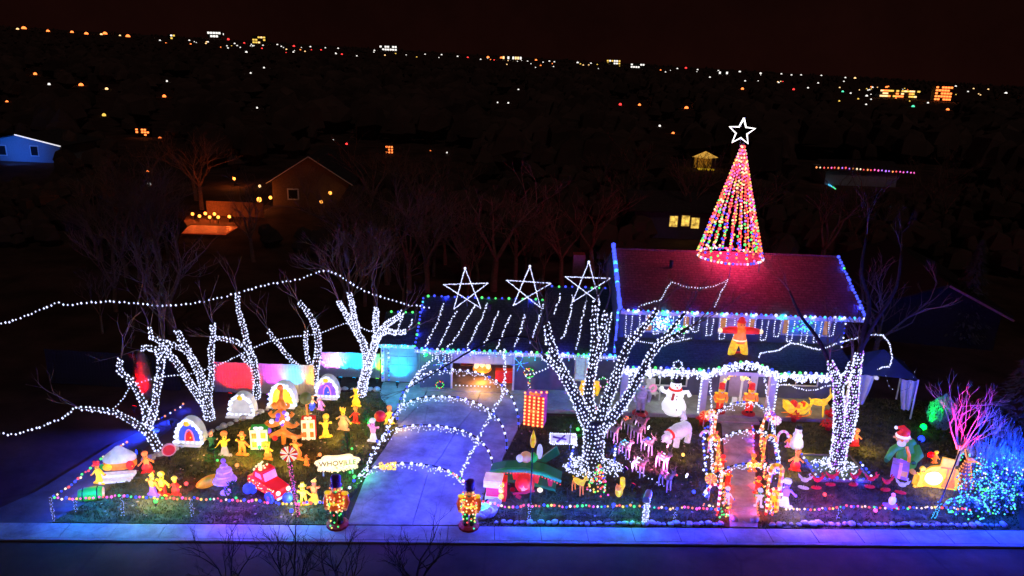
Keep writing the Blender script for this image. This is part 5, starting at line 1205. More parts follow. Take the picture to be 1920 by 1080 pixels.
# porch furniture
p = G(1222, 748, .15); t = thing('porch_chair', 'white slatted porch chair with a wreath cushion', 'chair', p, R(15))
for i in range(5): MB().box((-.22 + i * .11, .28 + .0, .72), (.095, .03, .75 - abs(i - 2) * .07), 0, 0, R(-14)).build('back_slat', WHITE, t)
for i in range(4): MB().box((0, -.22 + i * .13, .4), (.56, .115, .03)).build('seat_slat', WHITE, t)
for x in (-.3, .3):
    MB().box((x, -.02, .58), (.1, .6, .03)).build('armrest', WHITE, t)
    for y in (-.25, .25): MB().box((x, y, .29), (.06, .06, .56)).build('leg', WHITE, t)
MB().tube([X(.18 * math.cos(a / 2), -.02, .62 + .18 * math.sin(a / 2)) for a in range(14)], .06, 6).build('wreath', LPK, t)
p = G(1262, 774, .15); hh = V(1262, 708, p.y).z - .15; k = hh
t = thing('snowman', 'big glowing inflatable snowman in a red scarf on the porch', 'snowman', p)
MB().lathe((0, 0, 0), [(.22 * k, 0), (.3 * k, .1 * k), (.32 * k, .22 * k), (.25 * k, .38 * k), (.2 * k, .42 * k), (.23 * k, .52 * k), (.2 * k, .64 * k), (.14 * k, .69 * k)], 18).build('body', LW, t, smooth=True)
hd = MB().ell((0, 0, .79 * k), .15 * k, 14, 9).build('head', LW, t, smooth=True)
MB().tube([(0, -.14 * k, .79 * k), (.03, -.26 * k, .78 * k)], [.025 * k, .004], 7).build('carrot_nose', LO, hd)
for s in (-1, 1): MB().ell((s * .05 * k, -.14 * k, .84 * k), .018 * k, 6, 5).build('eye', BLACK, hd)
MB().lathe((0, 0, .9 * k), [(.15 * k, 0), (.15 * k, .015 * k), (.1 * k, .02 * k), (.1 * k, .13 * k), (.09 * k, .135 * k)], 14).build('hat', BLACK, hd)
MB().lathe((0, 0, .66 * k), [(.15 * k, 0), (.18 * k, .02 * k), (.16 * k, .06 * k)], 14).build('scarf', LR, t); MB().box((-.1 * k, -.23 * k, .56 * k), (.07 * k, .03, .2 * k), 0, R(8)).build('scarf_end', DRED, t)
for z in (.24, .48, .58): MB().ell((0, -(.32 if z < .3 else .22) * k, z * k), .022 * k, 7, 5).build('button', BLACK, t)
for s in (-1, 1): MB().tube([(s * .2 * k, 0, .58 * k), (s * .32 * k, -.02, .62 * k), (s * .38 * k, -.03, .72 * k if s < 0 else .5 * k)], [.06 * k, .05 * k, .06 * k], 8).build('arm', LW, t, smooth=True)
lamp(t, (0, -.8, 1), (1, .97, 1), 8, .3)
# wreath rings
for x, y, Y, c, lb, rr in ((1062, 744, 36.3, 'PVW', 'violet ring wreath lying on the porch slab', .22), (1057, 768, 35.2, 'KW', 'white ring wreath on the slab before the violet one', .18), (992, 698, 36.45, 'GYRW', 'multicoloured wreath on the right garage post', .26), (1130, 716, 36.4, 'GPW', 'green and pink wreath behind the great tree', .26), (1270, 683, 33.7, 'W', 'small white wreath above the porch eave', .2), (825, 721, 36.45, 'RG', 'red and green wreath low in the garage doorway', .2)):
    c0 = V(x, y, Y); t = thing('wreath', lb, 'wreath', c0); ps = [X(rr * math.cos(a * .449), 0, rr * math.sin(a * .449)) for a in range(15)]
    MB().tube(ps, .05, 6, False).build('ring', LEAFG, t); b = MB(); ks = sorted(set(c))
    for q in sample(ps, .07, .035): b.mi = ks.index(rng.choice(c)); b.octa(q + X(0, -.06, 0), .036)
    b.build('bulbs', [bulb(q) for q in ks], t, smooth=True, kind='stuff')
# garage interior
t = thing('orange_lantern_boat', 'orange glowing boat shaped lantern hanging inside the garage', 'lantern', V(904, 690, 37.6))
MB().ell((0, 0, -.05), (.52, .2, .26), 14, 8).build('hull', lit('lit_boat', (1, .3, .02), 1.0, .5, 4), t, smooth=True)
for x, z in ((-.3, .12), (.32, .12), (0, .2)): MB().ell((x, -.05, z), (.16, .13, .2), 9, 6).build('lamp_globe', LK, t, smooth=True)
MB().tube([(0, 0, .2), (0, 0, .6)], .012, 4).build('cord', BLACK, t); lamp(t, (0, -.2, -.5), (1, .3, .05), 70, .2); lamp(t, (0, -1.5, -.3), (1, .5, .12), 90, .3)
p = V(862, 690, 39.9); t = thing('round_glow_lamp', 'small orange round lamp on the garage back wall', 'lamp', V(870, 684, 40.05)); MB().ell((0, 0, 0), (.22, .08, .22), 10, 7).build('shade', LO, t); MB().box((0, .09, 0), (.1, .1, .1)).build('bracket', BLACK, t)
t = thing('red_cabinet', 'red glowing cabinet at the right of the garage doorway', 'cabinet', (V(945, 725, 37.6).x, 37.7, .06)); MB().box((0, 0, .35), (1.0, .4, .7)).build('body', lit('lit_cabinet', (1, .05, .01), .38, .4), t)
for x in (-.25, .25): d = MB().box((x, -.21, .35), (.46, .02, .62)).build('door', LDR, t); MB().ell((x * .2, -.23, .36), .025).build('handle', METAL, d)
q = [X(rng.uniform(-2.7, .9), 40.1, rng.uniform(.3, 1.7)) for _ in range(34)]
string('scattered red and violet lights on the garage back wall', q, 'RPOVW', .55, .035, .05, wire=False)
string('white bulb row low across the garage doorway', [X(-2.9, 36.4, .32), X(-.9, 36.4, .3)], 'W', .2, .045, .01, big=True)
t = thing('storage_shelf', 'shelf with boxes at the back of the garage', 'shelf', (-2.0, 39.7, .06))
for z in (.1, .8, 1.5): MB().box((0, 0, z), (1.6, .45, .04)).build('shelf_board', mat('pine', (.35, .2, .1), .7), t)
for x in (-.8, .8): MB().box((x, 0, .85), (.05, .45, 1.7)).build('upright', METAL, t)
for i in range(5): MB().box((-.6 + i * .3, 0, .12 + (.7 if i % 2 else 0) + .17), (.26, .35, .3)).build('storage_box', (DRED, CURT, DPUR, WOODP, DGRN)[i], t)
for px, cc, lb in ((975, 'CB', 'blue snowflake of lights on the wall right of the garage door'), (828, 'CBW', 'blue snowflake of lights on the wall left of the garage door')):
    c0 = V(px, 682, 36.5); t = thing('light_snowflake', lb, 'snowflake', c0); b = MB(); fr = MB(); ks = sorted(set(cc))
    for i in range(6):
        a = i * math.pi / 3 + .2; tip = X(.42 * math.cos(a), 0, .42 * math.sin(a)); fr.tube([(0, 0, 0), tip], .012, 4)
        for j in range(1, 7): b.mi = ks.index(rng.choice(cc)); b.octa(tip * (j / 6) + X(0, -.03, 0), .03)
    fr.build('frame', METAL, t); b.build('bulbs', [bulb(k) for k in ks], t, smooth=True, kind='stuff'); lamp(t, (0, -.5, 0), (.05, .35, 1), 10, .2)
for px, Yp in ((798, 36.45), (991, 36.45)):
    c0 = V(px, 664, Yp); t = thing('green_eave_lamp', 'green floodlight under the garage eave at the ' + ('left' if px < 900 else 'right'), 'floodlight', c0); MB().ell((0, 0, 0), .1, 10, 7).build('bulb', lit('lens_emerald', FC['emerald'], 4), t); MB().box((0, .1, .05), (.1, .1, .1)).build('bracket', BLACK, t); lamp(t, (0, -.25, -.1), (.15, 1, .1), 18, .1)
c0 = V(993, 720, 36.4); string('green and red garland hanging down the right garage post', [V(990, 690, 36.4), V(992, 712, 36.4), V(993, 732, 36.4)], 'GRYW', .07, .036, .07)
string('white lights hanging over the left garage wall like a curtain', [V(808, 662, 36.4), V(850, 664, 36.4)], 'W', .14, .036, .03, drips=(.17, .6), cat='icicle lights')
# ================================================================== middle and right lawn displays
# reindeer team
DEERB = mat('reindeer_brown', (.4, .24, .16), .8, .3, 6); DEERL = mat('reindeer_pale', (.7, .55, .55), .7, .2, 6); ANT = mat('antler', (.3, .2, .1), .7)
def deer_parts(t, body, leg, ant, s=1.0, bul=None, nose=None):
    m = MB(); m.ell((0, 0, .78 * s), (.17 * s, .44 * s, .2 * s), 10, 7); m.ell((0, -.3 * s, .84 * s), (.15 * s, .2 * s, .2 * s), 9, 6)
    m.tube([(0, -.36 * s, .9 * s), (0, -.5 * s, 1.08 * s), (0, -.58 * s, 1.24 * s)], [.13 * s, .1 * s, .085 * s], 8); m.ell((0, -.65 * s, 1.28 * s), (.085 * s, .17 * s, .1 * s), 9, 6)
    m.tube([(0, .42 * s, .88 * s), (0, .5 * s, .95 * s)], [.06 * s, .02 * s], 6); m.build('body', body, t, smooth=True)
    for x in (-.1, .1):
        MB().tube([(x * s, -.3 * s, .7 * s), (x * 1.15 * s, -.31 * s, .38 * s), (x * 1.3 * s, -.34 * s, 0)], [.07 * s, .045 * s, .035 * s], 6).build('leg', leg, t)
        MB().tube([(x * s, .3 * s, .72 * s), (x * 1.15 * s, .38 * s, .42 * s), (x * 1.3 * s, .34 * s, 0)], [.085 * s, .045 * s, .035 * s], 6).build('leg', leg, t)
        MB().ell((x * 1.0 * s, -.57 * s, 1.36 * s), (.06 * s, .02 * s, .03 * s), 6, 4).build('ear', body, t)
        a = MB(); sg = 1 if x > 0 else -1
        a.tube([(sg * .05 * s, -.57 * s, 1.36 * s), (sg * .16 * s, -.5 * s, 1.5 * s), (sg * .2 * s, -.5 * s, 1.68 * s)], [.022 * s, .018 * s, .01 * s], 5); a.tube([(sg * .16 * s, -.5 * s, 1.5 * s), (sg * .27 * s, -.55 * s, 1.6 * s)], [.016 * s, .008 * s], 5)
        a.build('antler', ant, t)
    if bul:
        b = MB(); ks = sorted(set(bul))
        for _ in range(16): a = rng.uniform(0, math.pi); b.mi = ks.index(rng.choice(bul)); b.ico((.19 * s * math.cos(a), rng.uniform(-.26, .22) * s, (.8 + .2 * math.sin(a)) * s), .032)
        b.build('harness_bulbs', [bulb(k, 2) for k in ks], t, smooth=True, kind='stuff')
    if nose: MB().ico((0, -.83 * s, 1.28 * s), .06 * s).build('red_nose', nose, t)
DEER = [(1148, 828, 'back left reindeer of the team with a green glow beside it', None), (1174, 812, 'rearmost reindeer with reddish back', 'OR'), (1192, 828, 'pale reindeer second row from the back near the porch', None),
        (1170, 858, 'reindeer with blue lit harness left in the middle row', 'WC'), (1212, 852, 'reindeer with bright blue lit harness right in the middle row', 'WCB'), (1196, 892, 'pink lit reindeer with white harness left of the front row', 'W'), (1240, 882, 'reindeer with violet chest behind the red nosed leader', 'WP'), (1246, 918, 'leading reindeer with a glowing red nose', 'WP'), (1200, 812, 'small dim reindeer at the back right of the team', None)]
for k, (x, y, lb, bl) in enumerate(DEER):
    t = thing('lawn_reindeer', lb, 'reindeer', G(x, y - 2), R(28), 'reindeer team on the middle lawn'); deer_parts(t, DEERB, DEERL, ANT, .78, bl, bulb('R') if 'red nose' in lb and 'leading' in lb else None)
    if 'leading' in lb: lamp(t, (0, -.9, .95), (1, .03, .03), 6, .04)
string('rope of tiny white lights linking the reindeer team', [G(x, y, .62) for x, y in ((1148, 822), (1170, 852), (1196, 884), (1246, 912))], 'W', .2, .03, .03)
# yellow porch deer and sleigh, sleigh gold
t = thing('lit_deer', 'golden glowing deer standing on the right of the porch', 'deer', G(1530, 778, .15), R(70)); deer_parts(t, LY, LY, LY, .92)
t = thing('lit_sleigh', 'golden glowing sleigh with curled front on the right porch', 'sleigh', G(1490, 778, .15), R(8)); MB().prism([(-.62, .75), (-.55, .3), (-.3, .16), (.35, .16), (.55, .35), (.62, .62), (.52, .66), (.35, .42), (-.1, .42), (-.35, .72)], -.28, .28).build('body', LY, t)
for y in (-.24, .24): MB().tube([(-.6, y, .04), (.5, y, .04), (.72, y, .16), (.72, y, .32), (.6, y, .36)], .025, 5).build('runner', LO, t)
MB().ell((-.15, 0, .62), (.2, .2, .22), 9, 6).build('sack', LR, t)
for k in range(3): MB().box((.1 + k * .13, 0, .5 + .05 * k), (.16, .2, .2), .3 * k).build('gift', (LO, LY, LR)[k], t)
# amber deer family left of the small tree
t = thing('lit_fawn', 'yellow glowing long necked fawn left of the bulb dotted little tree', 'deer', G(1083, 924), R(40)); deer_parts(t, LY, LO, LY, .68)
t = thing('lit_squirrel', 'small yellow glowing squirrel with raised tail right of the little tree', 'squirrel', G(1160, 932), R(-30)); MB().ell((0, 0, .26), (.16, .2, .24), 9, 6).build('body', LY, t, smooth=True); MB().ell((0, -.16, .52), .12, 8, 6).build('head', LO, t, smooth=True); MB().tube([(0, .18, .15), (0, .34, .4), (0, .28, .7), (0, .14, .78)], [.06, .12, .11, .03], 8).build('tail', LY, t, smooth=True)
for x in (-.06, .06): MB().ell((x, -.14, .64), (.03, .02, .05), 6, 4).build('ear', LO, t)
# white bear with cub
BEAR = lit('lit_bear', (.85, .76, .78), .42, .35, 9, base=(.6, .55, .55))
p = G(1270, 830); t = thing('polar_bear', 'white tinsel polar bear in a red scarf with lowered head', 'bear', p, R(-52))
m = MB(); m.ell((0, .05, .62), (.36, .62, .38), 12, 8); m.ell((0, .42, .62), (.36, .34, .38), 11, 7); m.tube([(0, -.4, .68), (0, -.72, .6)], [.28, .2], 10); m.ell((0, -.86, .52), (.2, .24, .19), 10, 7); m.ell((0, -1.06, .45), (.1, .12, .09), 8, 6); m.build('body', BEAR, t, smooth=True)
for x in (-.22, .22):
    for y in (-.34, .46): MB().tube([(x, y, .5), (x, y, .2), (x, y - .03, 0)], [.17, .14, .15], 9).build('leg', BEAR, t, smooth=True)
    MB().ell((x * .65, -.78, .72), .065, 7, 5).build('ear', BEAR, t)
MB().tube([(0, -.55, .63), (0, -.66, .6)], [.27, .25], 12).build('scarf', LR, t); MB().ell((0, -1.17, .47), .04, 6, 4).build('nose', BLACK, t)
t = thing('bear_cub', 'small white tinsel cub standing on the polar bear', 'bear', p + X(.28, .42, .96), R(-40)); MB().ell((0, 0, .16), (.13, .12, .18), 9, 6).build('body', BEAR, t, smooth=True); MB().ell((0, -.04, .4), .1, 8, 6).build('head', BEAR, t, smooth=True)
for x in (-.08, .08): MB().ell((x, -.04, .49), .035, 6, 4).build('ear', BEAR, t); MB().tube([(x * 1.4, 0, .22), (x * 2.2, -.08, .14)], [.04, .04], 6).build('arm', BEAR, t); MB().tube([(x * .8, -.02, .06), (x * .8, -.12, .02)], .045, 6).build('leg', BEAR, t)
# flag sign with propeller mark
p = G(1056, 842); hh = V(1056, 793, p.y).z; t = thing('mesh_flag', 'white wire flag edged with bulbs bearing a dark cross mark on the middle lawn', 'flag', p, R(-6)); w_ = .62
MB().prism([(-w_, .22), (.5, .32), (w_, .25), (w_ * .85, .86), (.1, .8), (-w_ * 1.05, .76)], -.02, .02).build('panel', LWD, t); MB().tube([(.28, -.05, 0), (.28, -.05, 1.15)], .025, 6).build('pole', METAL, t); MB().lathe((.28, -.05, 1.15), [(.05, 0), (.001, .16)], 6).build('pole_tip', WHITE, t)
MB().bar((-.5, .6), (.12, .52), .09, .07, -.045, -.023).build('dark_mark', DPUR, t); MB().bar((-.32, .36), (.05, .74), .07, .07, -.07, -.047).build('dark_mark', DPUR, t); b = MB()
for q in sample([X(-w_, -.05, .22), X(.5, -.05, .32), X(w_, -.05, .25), X(w_ * .85, -.05, .86), X(.1, -.05, .8), X(-w_ * 1.05, -.05, .76), X(-w_, -.05, .22)], .085, .02): b.octa(q, .04)
for _ in range(26): b.octa((rng.uniform(.32, .55), -.05, rng.uniform(.3, .8)), .034)
for _ in range(14): b.octa((rng.uniform(-.5, .2), -.05, rng.uniform(.28, .4)), .034)
b.build('bulbs', bulb('W'), t, smooth=True, kind='stuff')
# green biplane with pilot
p = G(985, 925); t = thing('inflatable_biplane', 'green winged inflatable biplane with red struts and red bulbs', 'inflatable plane', p, R(-8)); GW = lit('lit_wing_green', (.03, .3, .06), .13, .3, 3, base=(.03, .16, .04))
D_ = (p - CP).dot(_f) / FPX; ww = 66 * D_
up = [(-ww, 1.05), (-ww * .6, 1.24), (0, 1.36), (ww * .5, 1.28), (ww, 1.0), (ww * .98, .86), (ww * .5, 1.1), (0, 1.18), (-ww * .6, 1.08), (-ww * .98, .95)]
MB().prism(up, -.32, .32).build('upper_wing', GW, t); MB().tube([(x, -.33, z) for x, z in ((-ww, 1.0), (-ww * .6, 1.17), (0, 1.28), (ww * .5, 1.2), (ww, .93))], [.06, .1, .11, .1, .06], 8).build('leading_edge', lit('lit_edge_green', (.04, .4, .08), .2, .5, 6, base=(.05, .3, .07)), t, smooth=True)
MB().prism([(-ww * .75, .66), (0, .74), (ww * .85, .5), (ww * .85, .4), (0, .6), (-ww * .75, .55)], -.26, .26).build('lower_wing', GW, t)
MB().tube([(0, -.7, .62), (0, -.4, .62), (0, .3, .7), (0, 1.2, .9)], [.22, .4, .36, .12], 12).build('fuselage', lit('lit_plane_red', (.9, .03, .02), .5, .4), t, smooth=True)
for x in (-.68, -.28, .3, .7): MB().prism([(x * ww - .16, 1.1 - abs(x) * .1), (x * ww + .16, 1.1 - abs(x) * .1), (x * ww + .07, .58), (x * ww - .07, .58)], -.2, .2).build('strut', LR if abs(x) < .5 else LDR, t)
MB().prism([(x.x, x.z) for x in star_pts(X(0, 0, .64), .17, .07)], -.77, -.72).build('nose_star', LT, t); MB().bar((-.4, .42), (.45, .68), .1, .1, -.82, -.79).build('propeller', LDR, t); MB().bar((-.3, .3), (-.1, .22), .12, .12, -.75, -.65).build('wheel_fairing', LDR, t); MB().ell((.62, -.3, .42), (.12, .1, .1), 8, 6).build('wheel', LK, t); MB().ell((-.5, -.3, .3), (.12, .1, .1), 8, 6).build('wheel', DRED, t)
MB().prism([(.35, 1.0), (1.1, 1.75), (1.25, 1.4), (.7, .95)], .95, 1.1).build('tail_wing', LDG, t); MB().ell((.45, .6, 1.65), (.13, .08, .35), 9, 6).build('tail_fin', LWD, t)
pl_ = MB().ell((-.05, .1, 1.62), (.26, .22, .24), 10, 7).build('pilot_head', LT, t, smooth=True); MB().ell((-.28, -.02, 1.6), (.16, .1, .17), 8, 6).build('goggle', LWD, pl_); MB().ell((.24, .15, 1.6), (.2, .18, .22), 8, 6).build('collar', LG, pl_)
b = MB()
for q in sample([X(-ww * .9, -.36, .92), X(-ww * .5, -.36, 1.06), X(0, -.36, 1.14), X(ww * .5, -.36, 1.06), X(ww, -.36, .82)], .13, .01): b.ico(q, .032)
b.build('bulbs', bulb('R'), t, smooth=True, kind='stuff'); lamp(t, (0, -.9, 1.0), (1, .05, .03), 8, .15)
p = G(993, 968); hh = V(991, 838, p.y).z; t = thing('torch_pole', 'dark pole topped with a yellow flame lamp in front of the biplane', 'torch', p); MB().tube([(0, 0, -.1), (0, 0, hh)], .025, 6).build('pole', BLACK, t); MB().lathe((0, 0, hh), [(.06, 0), (.12, .2), (.1, .4), (.04, .6), (.005, .72)], 9).build('flame', LY, t, smooth=True)
# red mail cart
p = G(925, 940); t = thing('toy_train', 'small red toy engine with pink snow roof and white base', 'toy engine', p, R(-6)); MB().box((0, .15, .16), (.66, .6, .26)).build('base', LWD, t); MB().box((0, .15, .5), (.58, .55, .4)).build('cabin', lit('lit_engine', (1, .02, .08), .6, .3), t); MB().box((-.03, .1, .9), (.72, .66, .3)).build('roof', lit('lit_pink_roof', (1, .6, .85), .7, .3), t)
for z in (.35, .62, .88): MB().ell((.32, -.15, z), .12, 9, 6).build('lamp_globe', LY, t)
MB().box((.15, -.155, .16), (.2, .02, .12)).build('plate', DPUR, t)
for x in (-.22, .22): MB().tube([(x, -.17, .1), (x, -.2, .1)], [.1, .1], 10).build('wheel', BLACK, t)
MB().box((.42, .15, .55), (.16, .5, .9)).build('boiler', LR, t)
# mailbox
p = G(1209, 982); t = thing('mailbox', 'white mailbox on a post wound with white lights at the street edge', 'mailbox', p, R(-20)); hh = V(1209, 930, p.y).z
MB().box((0, 0, hh * .45), (.1, .1, hh * .9)).build('post', WHITE, t); MB().prism([(-.13, 0), (.13, 0), (.13, .16), (.07, .25), (-.07, .25), (-.13, .16)], -.28, .28).build('box', WHITE, t).location = (0, 0, hh * .9); MB().box((.14, -.1, hh + .12), (.02, .05, .16)).build('flag', LR, t)
b = MB()
for q in wrap([X(0, 0, .05), X(0, 0, hh * .85)], [.08, .08], .1, .09): b.octa(q, .03)
b.build('bulbs', bulb('W'), t, smooth=True, kind='stuff')

# candy canes beside the front walk
STR = [LK, LR]
def cane(px, pb, pt, label, side, ca=LY, cb=LO, r=.06):
    p = G(px, pb); h = max(.5, V(px, pt, p.y).z); t = thing('candy_cane', label, 'candy cane', p, 0, 'candy canes along the front walk'); hk = min(.3, h * .25); pts = [X(0, 0, 0)]
    n = int(h / .16)
    for i in range(1, n + 1): pts.append(X(0, 0, (h - hk) * i / n))
    for i in range(1, 8): a = math.pi * i / 7; pts.append(X(side * hk * .8 * (1 - math.cos(a)) / 1, 0, h - hk + hk * math.sin(a)))
    for i in range(len(pts) - 1): MB().tube([pts[i], pts[i + 1]], r, 7).build('stripe', ca if i % 2 else cb, t)
    return t
CANES = [(1341, 886, 815, 'orange striped cane left of the walk below the middle arch', -1), (1349, 930, 868, 'amber hooked cane left of the walk near the street', -1), (1337, 826, 772, 'amber cane left of the walk near the porch', -1), (1427, 880, 815, 'orange striped cane right of the walk below the middle arch', 1), (1438, 928, 872, 'amber cane right of the walk near the street', 1), (1425, 835, 780, 'pink cane right of the walk near the porch', 1), (1455, 958, 872, 'thick golden cane hooked over at the right of the walk', -1), (1345, 962, 908, 'red cane at the left foot of the walk', -1), (1436, 965, 915, 'red cane at the right foot of the walk', 1)]
for k, (x, b_, t_, lb, s) in enumerate(CANES): cane(x, b_, t_, lb, s, LK if k % 3 else LY, LR if k > 6 else LO, .055 if k != 6 else .09)
for k, (px, lb) in enumerate(((1334, 'left'), (1438, 'right'))):
    cane(px - 6 if k == 0 else px + 16, 850, 800 + 8, f'white and pink cane hook at the {lb} of the middle arch', -1 if k == 0 else 1, LWD, LPK, .06)
def lolly(px, pb, pt, label, ca, cb, r=.24):
    p = G(px, pb); h = V(px, pt, p.y).z; t = thing('lollipop', label, 'lollipop', p, 0, 'lollipops by the front walk'); MB().tube([(0, 0, 0), (0, 0, h - r)], .025, 5).build('stick', WHITE, t); d = MB().tube([(0, -.02, h - r), (0, .05, h - r)], [r, r], 16).build('candy', ca, t)
    for i in range(8): a0, a1 = i * math.pi / 4, i * math.pi / 4 + .4; MB().prism([(r_ * math.cos(a), h - r + r_ * math.sin(a)) for r_, a in ((.04, a0), (r, a0 + .3), (r, a1 + .3), (.04, a1))], -.055, -.024).build('swirl', cb, d)
    return t
lolly(1330, 808, 768, 'yellow and pink lollipop left of the porch step', LY, LPK, .3); lolly(1318, 800, 770, 'amber lollipop at the left porch post', LT, LR); lolly(1440, 806, 770, 'violet pink lollipop at the right porch post', LPK, LP, .28); lolly(1452, 812, 780, 'pale pink lollipop right of the right porch post', LPK, LW); lolly(1328, 938, 888, 'amber ball lollipop left of the walk near the street', LY, LO); lolly(1445, 905, 870, 'pale lollipop in the golden cane group', LK, LPK)
def gingerbread(px, pb, pt, label, c1, c2):
    return figure(px, pb, pt, label, 'round', 'legs', c1, c2, c1, c1, group='glowing figures along the front walk', base=False, glow=.12)
gingerbread(1352, 884, 852, 'small red glowing figure on the left of the walk', LR, LO); gingerbread(1410, 884, 850, 'small orange glowing figure on the right of the walk', LO, LY); gingerbread(1363, 912, 880, 'small red and yellow figure left of the walk by the first arch', LR, LY); gingerbread(1419, 925, 893, 'small red and yellow figure right of the walk by the first arch', LR, LY); gingerbread(1448, 955, 915, 'golden figure inside the thick golden cane', LY, LWD); gingerbread(1362, 945, 912, 'white and blue figure left of the walk near the street', LWD, LB); gingerbread(1422, 950, 915, 'white and green figure right of the walk near the street', LWD, LG)
for k, (pts, lb) in enumerate((([(1344, 808), (1350, 850), (1352, 890)], 'red bulb row low along the left of the front walk'), ([(1366, 895), (1368, 930), (1370, 965)], 'red and orange bulb row low at the left foot of the walk'), ([(1416, 895), (1419, 930), (1422, 970)], 'red and orange bulb row low at the right foot of the walk'), ([(1411, 795), (1413, 830), (1414, 870)], 'violet and red bulb row low on the right of the walk'))):
    string(lb, [G(x, y, .2) for x, y in pts], 'RRO' if k != 3 else 'RVP', .2, .05, .03, big=True, lamps=(1.0, 'R' if k != 3 else 'RV', 4.5))
for side, pts in (('left', [(1322, 800), (1318, 828), (1322, 860), (1326, 895), (1328, 935)]), ('right', [(1447, 800), (1452, 830), (1459, 872), (1466, 905)])):
    string(f'blue and white bulb row outside the {side} row of canes', [G(x, y, .35) for x, y in pts], 'BW', .33, .06, .01, big=True, seq=True, lamps=(2.0, 'B', 6))
string('tangle of red, yellow and green bulbs at the left corner of the walk', [G(1318, 945, .45), G(1335, 950, .4), G(1350, 958, .3), G(1362, 965, .2), G(1340, 968, .2)], 'RYGOK', .09, .045, .08)
string('tangle of violet and amber bulbs at the right corner of the walk', [G(1432, 945, .5), G(1450, 948, .4), G(1440, 962, .3), G(1458, 965, .2)], 'VYPOW', .09, .045, .08)
string('blue bulb cluster left of the canes near the street', [G(1318, 930, .6), G(1322, 920, .6), G(1326, 935, .45)], 'BW', .16, .06, .04, big=True, lamps=(.6, 'B', 10))

# lawn snowman and neighbours on the right
p = G(1492, 840); hh = V(1492, 797, p.y).z; k = hh; t = thing('snowman', 'small white mesh snowman with stick arms on the right lawn', 'snowman', p); MB().lathe((0, 0, 0), [(.18 * k, 0), (.27 * k, .12 * k), (.25 * k, .32 * k), (.17 * k, .45 * k), (.19 * k, .58 * k), (.13 * k, .7 * k), (.13 * k, .82 * k), (.05 * k, .92 * k)], 14).build('body', LWD, t, smooth=True); MB().lathe((0, 0, .88 * k), [(.16 * k, 0), (.16 * k, .02 * k), (.1 * k, .03 * k), (.09 * k, .14 * k)], 12).build('hat', BLACK, t); MB().tube([(0, -.13 * k, .76 * k), (0, -.24 * k, .75 * k)], [.02, .003], 6).build('nose', LO, t)
for s in (-1, 1): MB().tube([(s * .17 * k, 0, .55 * k), (s * .42 * k, 0, .7 * k)], .02, 5).build('arm', BARK, t)
for z in (.3, .5): MB().ell((0, -.24 * k, z * k), .03, 6, 4).build('button', BLACK, t)
def flowers(px, pb, label, c, r=.35, z0=0.0):
    p = G(px, pb, z0); t = thing('flower_pot', label, 'plant', p, 0, 'red flower pots'); MB().lathe((0, 0, 0), [(.12, 0), (.17, .24)], 10).build('pot', DRED, t); m = MB(); g = random.Random(px)
    for i in range(90): a = g.uniform(0, 6.28); q = r * math.sqrt(g.random()); c0 = X(q * math.cos(a), q * math.sin(a), .3 + g.uniform(0, .3) * (1.1 - q / r)); d = X(g.uniform(-.1, .1), g.uniform(-.1, .1), .06); s = d.cross(X(.3, .2, 1)).normalized() * .05; m.add([c0 - s, c0 + d, c0 + s, c0 - d], [(0, 1, 2, 3)])
    m.build('blossoms', c, t)
flowers(1488, 790, 'red flower pot before the golden sleigh', LDR); flowers(1557, 786, 'red flower pot beside the golden deer', LDR, .3, 0); flowers(1552, 806, 'wide red flower pot left of the twin tree', LDR, .42); flowers(1316, 796, 'red flower pot at the left porch post', LDR, .3)
# standing inflatable on the porch roof
p = onplane(1382, 672, *PR); hh = V(1383, 596, p.y).z - p.z; k = hh
t = thing('roof_inflatable', 'glowing red and orange inflatable toyman with spread arms standing above the entry', 'inflatable figure', p)
for s in (-1, 1):
    MB().tube([(s * .08 * k, 0, .42 * k), (s * .14 * k, 0, .2 * k), (s * .17 * k, -.02, .02 * k)], [.1 * k, .09 * k, .07 * k], 10).build('leg', LY, t, smooth=True); MB().ell((s * .18 * k, -.08, .02 * k), (.08 * k, .12 * k, .04 * k), 8, 5).build('boot', LK, t)
    MB().tube([(s * .1 * k, 0, .7 * k), (s * .28 * k, 0, .7 * k), (s * .42 * k, 0, .68 * k)], [.09 * k, .08 * k, .06 * k], 10).build('sleeve', LR, t, smooth=True); MB().ell((s * .47 * k, 0, .68 * k), .055 * k, 8, 6).build('mitten', LK, t)
MB().lathe((0, 0, .4 * k), [(.15 * k, 0), (.16 * k, .08 * k), (.13 * k, .2 * k), (.14 * k, .3 * k), (.06 * k, .38 * k)], 14, 1, .8).build('coat', LO, t, smooth=True); MB().lathe((0, 0, .46 * k), [(.165 * k, 0), (.165 * k, .03 * k)], 14, 1, .82).build('belt', LK, t)
hd = MB().ell((0, 0, .84 * k), (.1 * k, .1 * k, .1 * k), 12, 8).build('head', LO, t, smooth=True); MB().lathe((0, 0, .9 * k), [(.11 * k, 0), (.08 * k, .05 * k), (.06 * k, .1 * k), (.01 * k, .13 * k)], 10).build('cap', LR, hd)
for s in (-1, 1): MB().ell((s * .035 * k, -.095 * k, .86 * k), .014 * k, 6, 4).build('eye', BLACK, hd)
MB().box((0, .02, .1 * k), (.3 * k, .1, .14 * k)).build('stand', LDR, t); lamp(t, (0, -.7, .6 * k), (1, .3, .05), 10, .2)
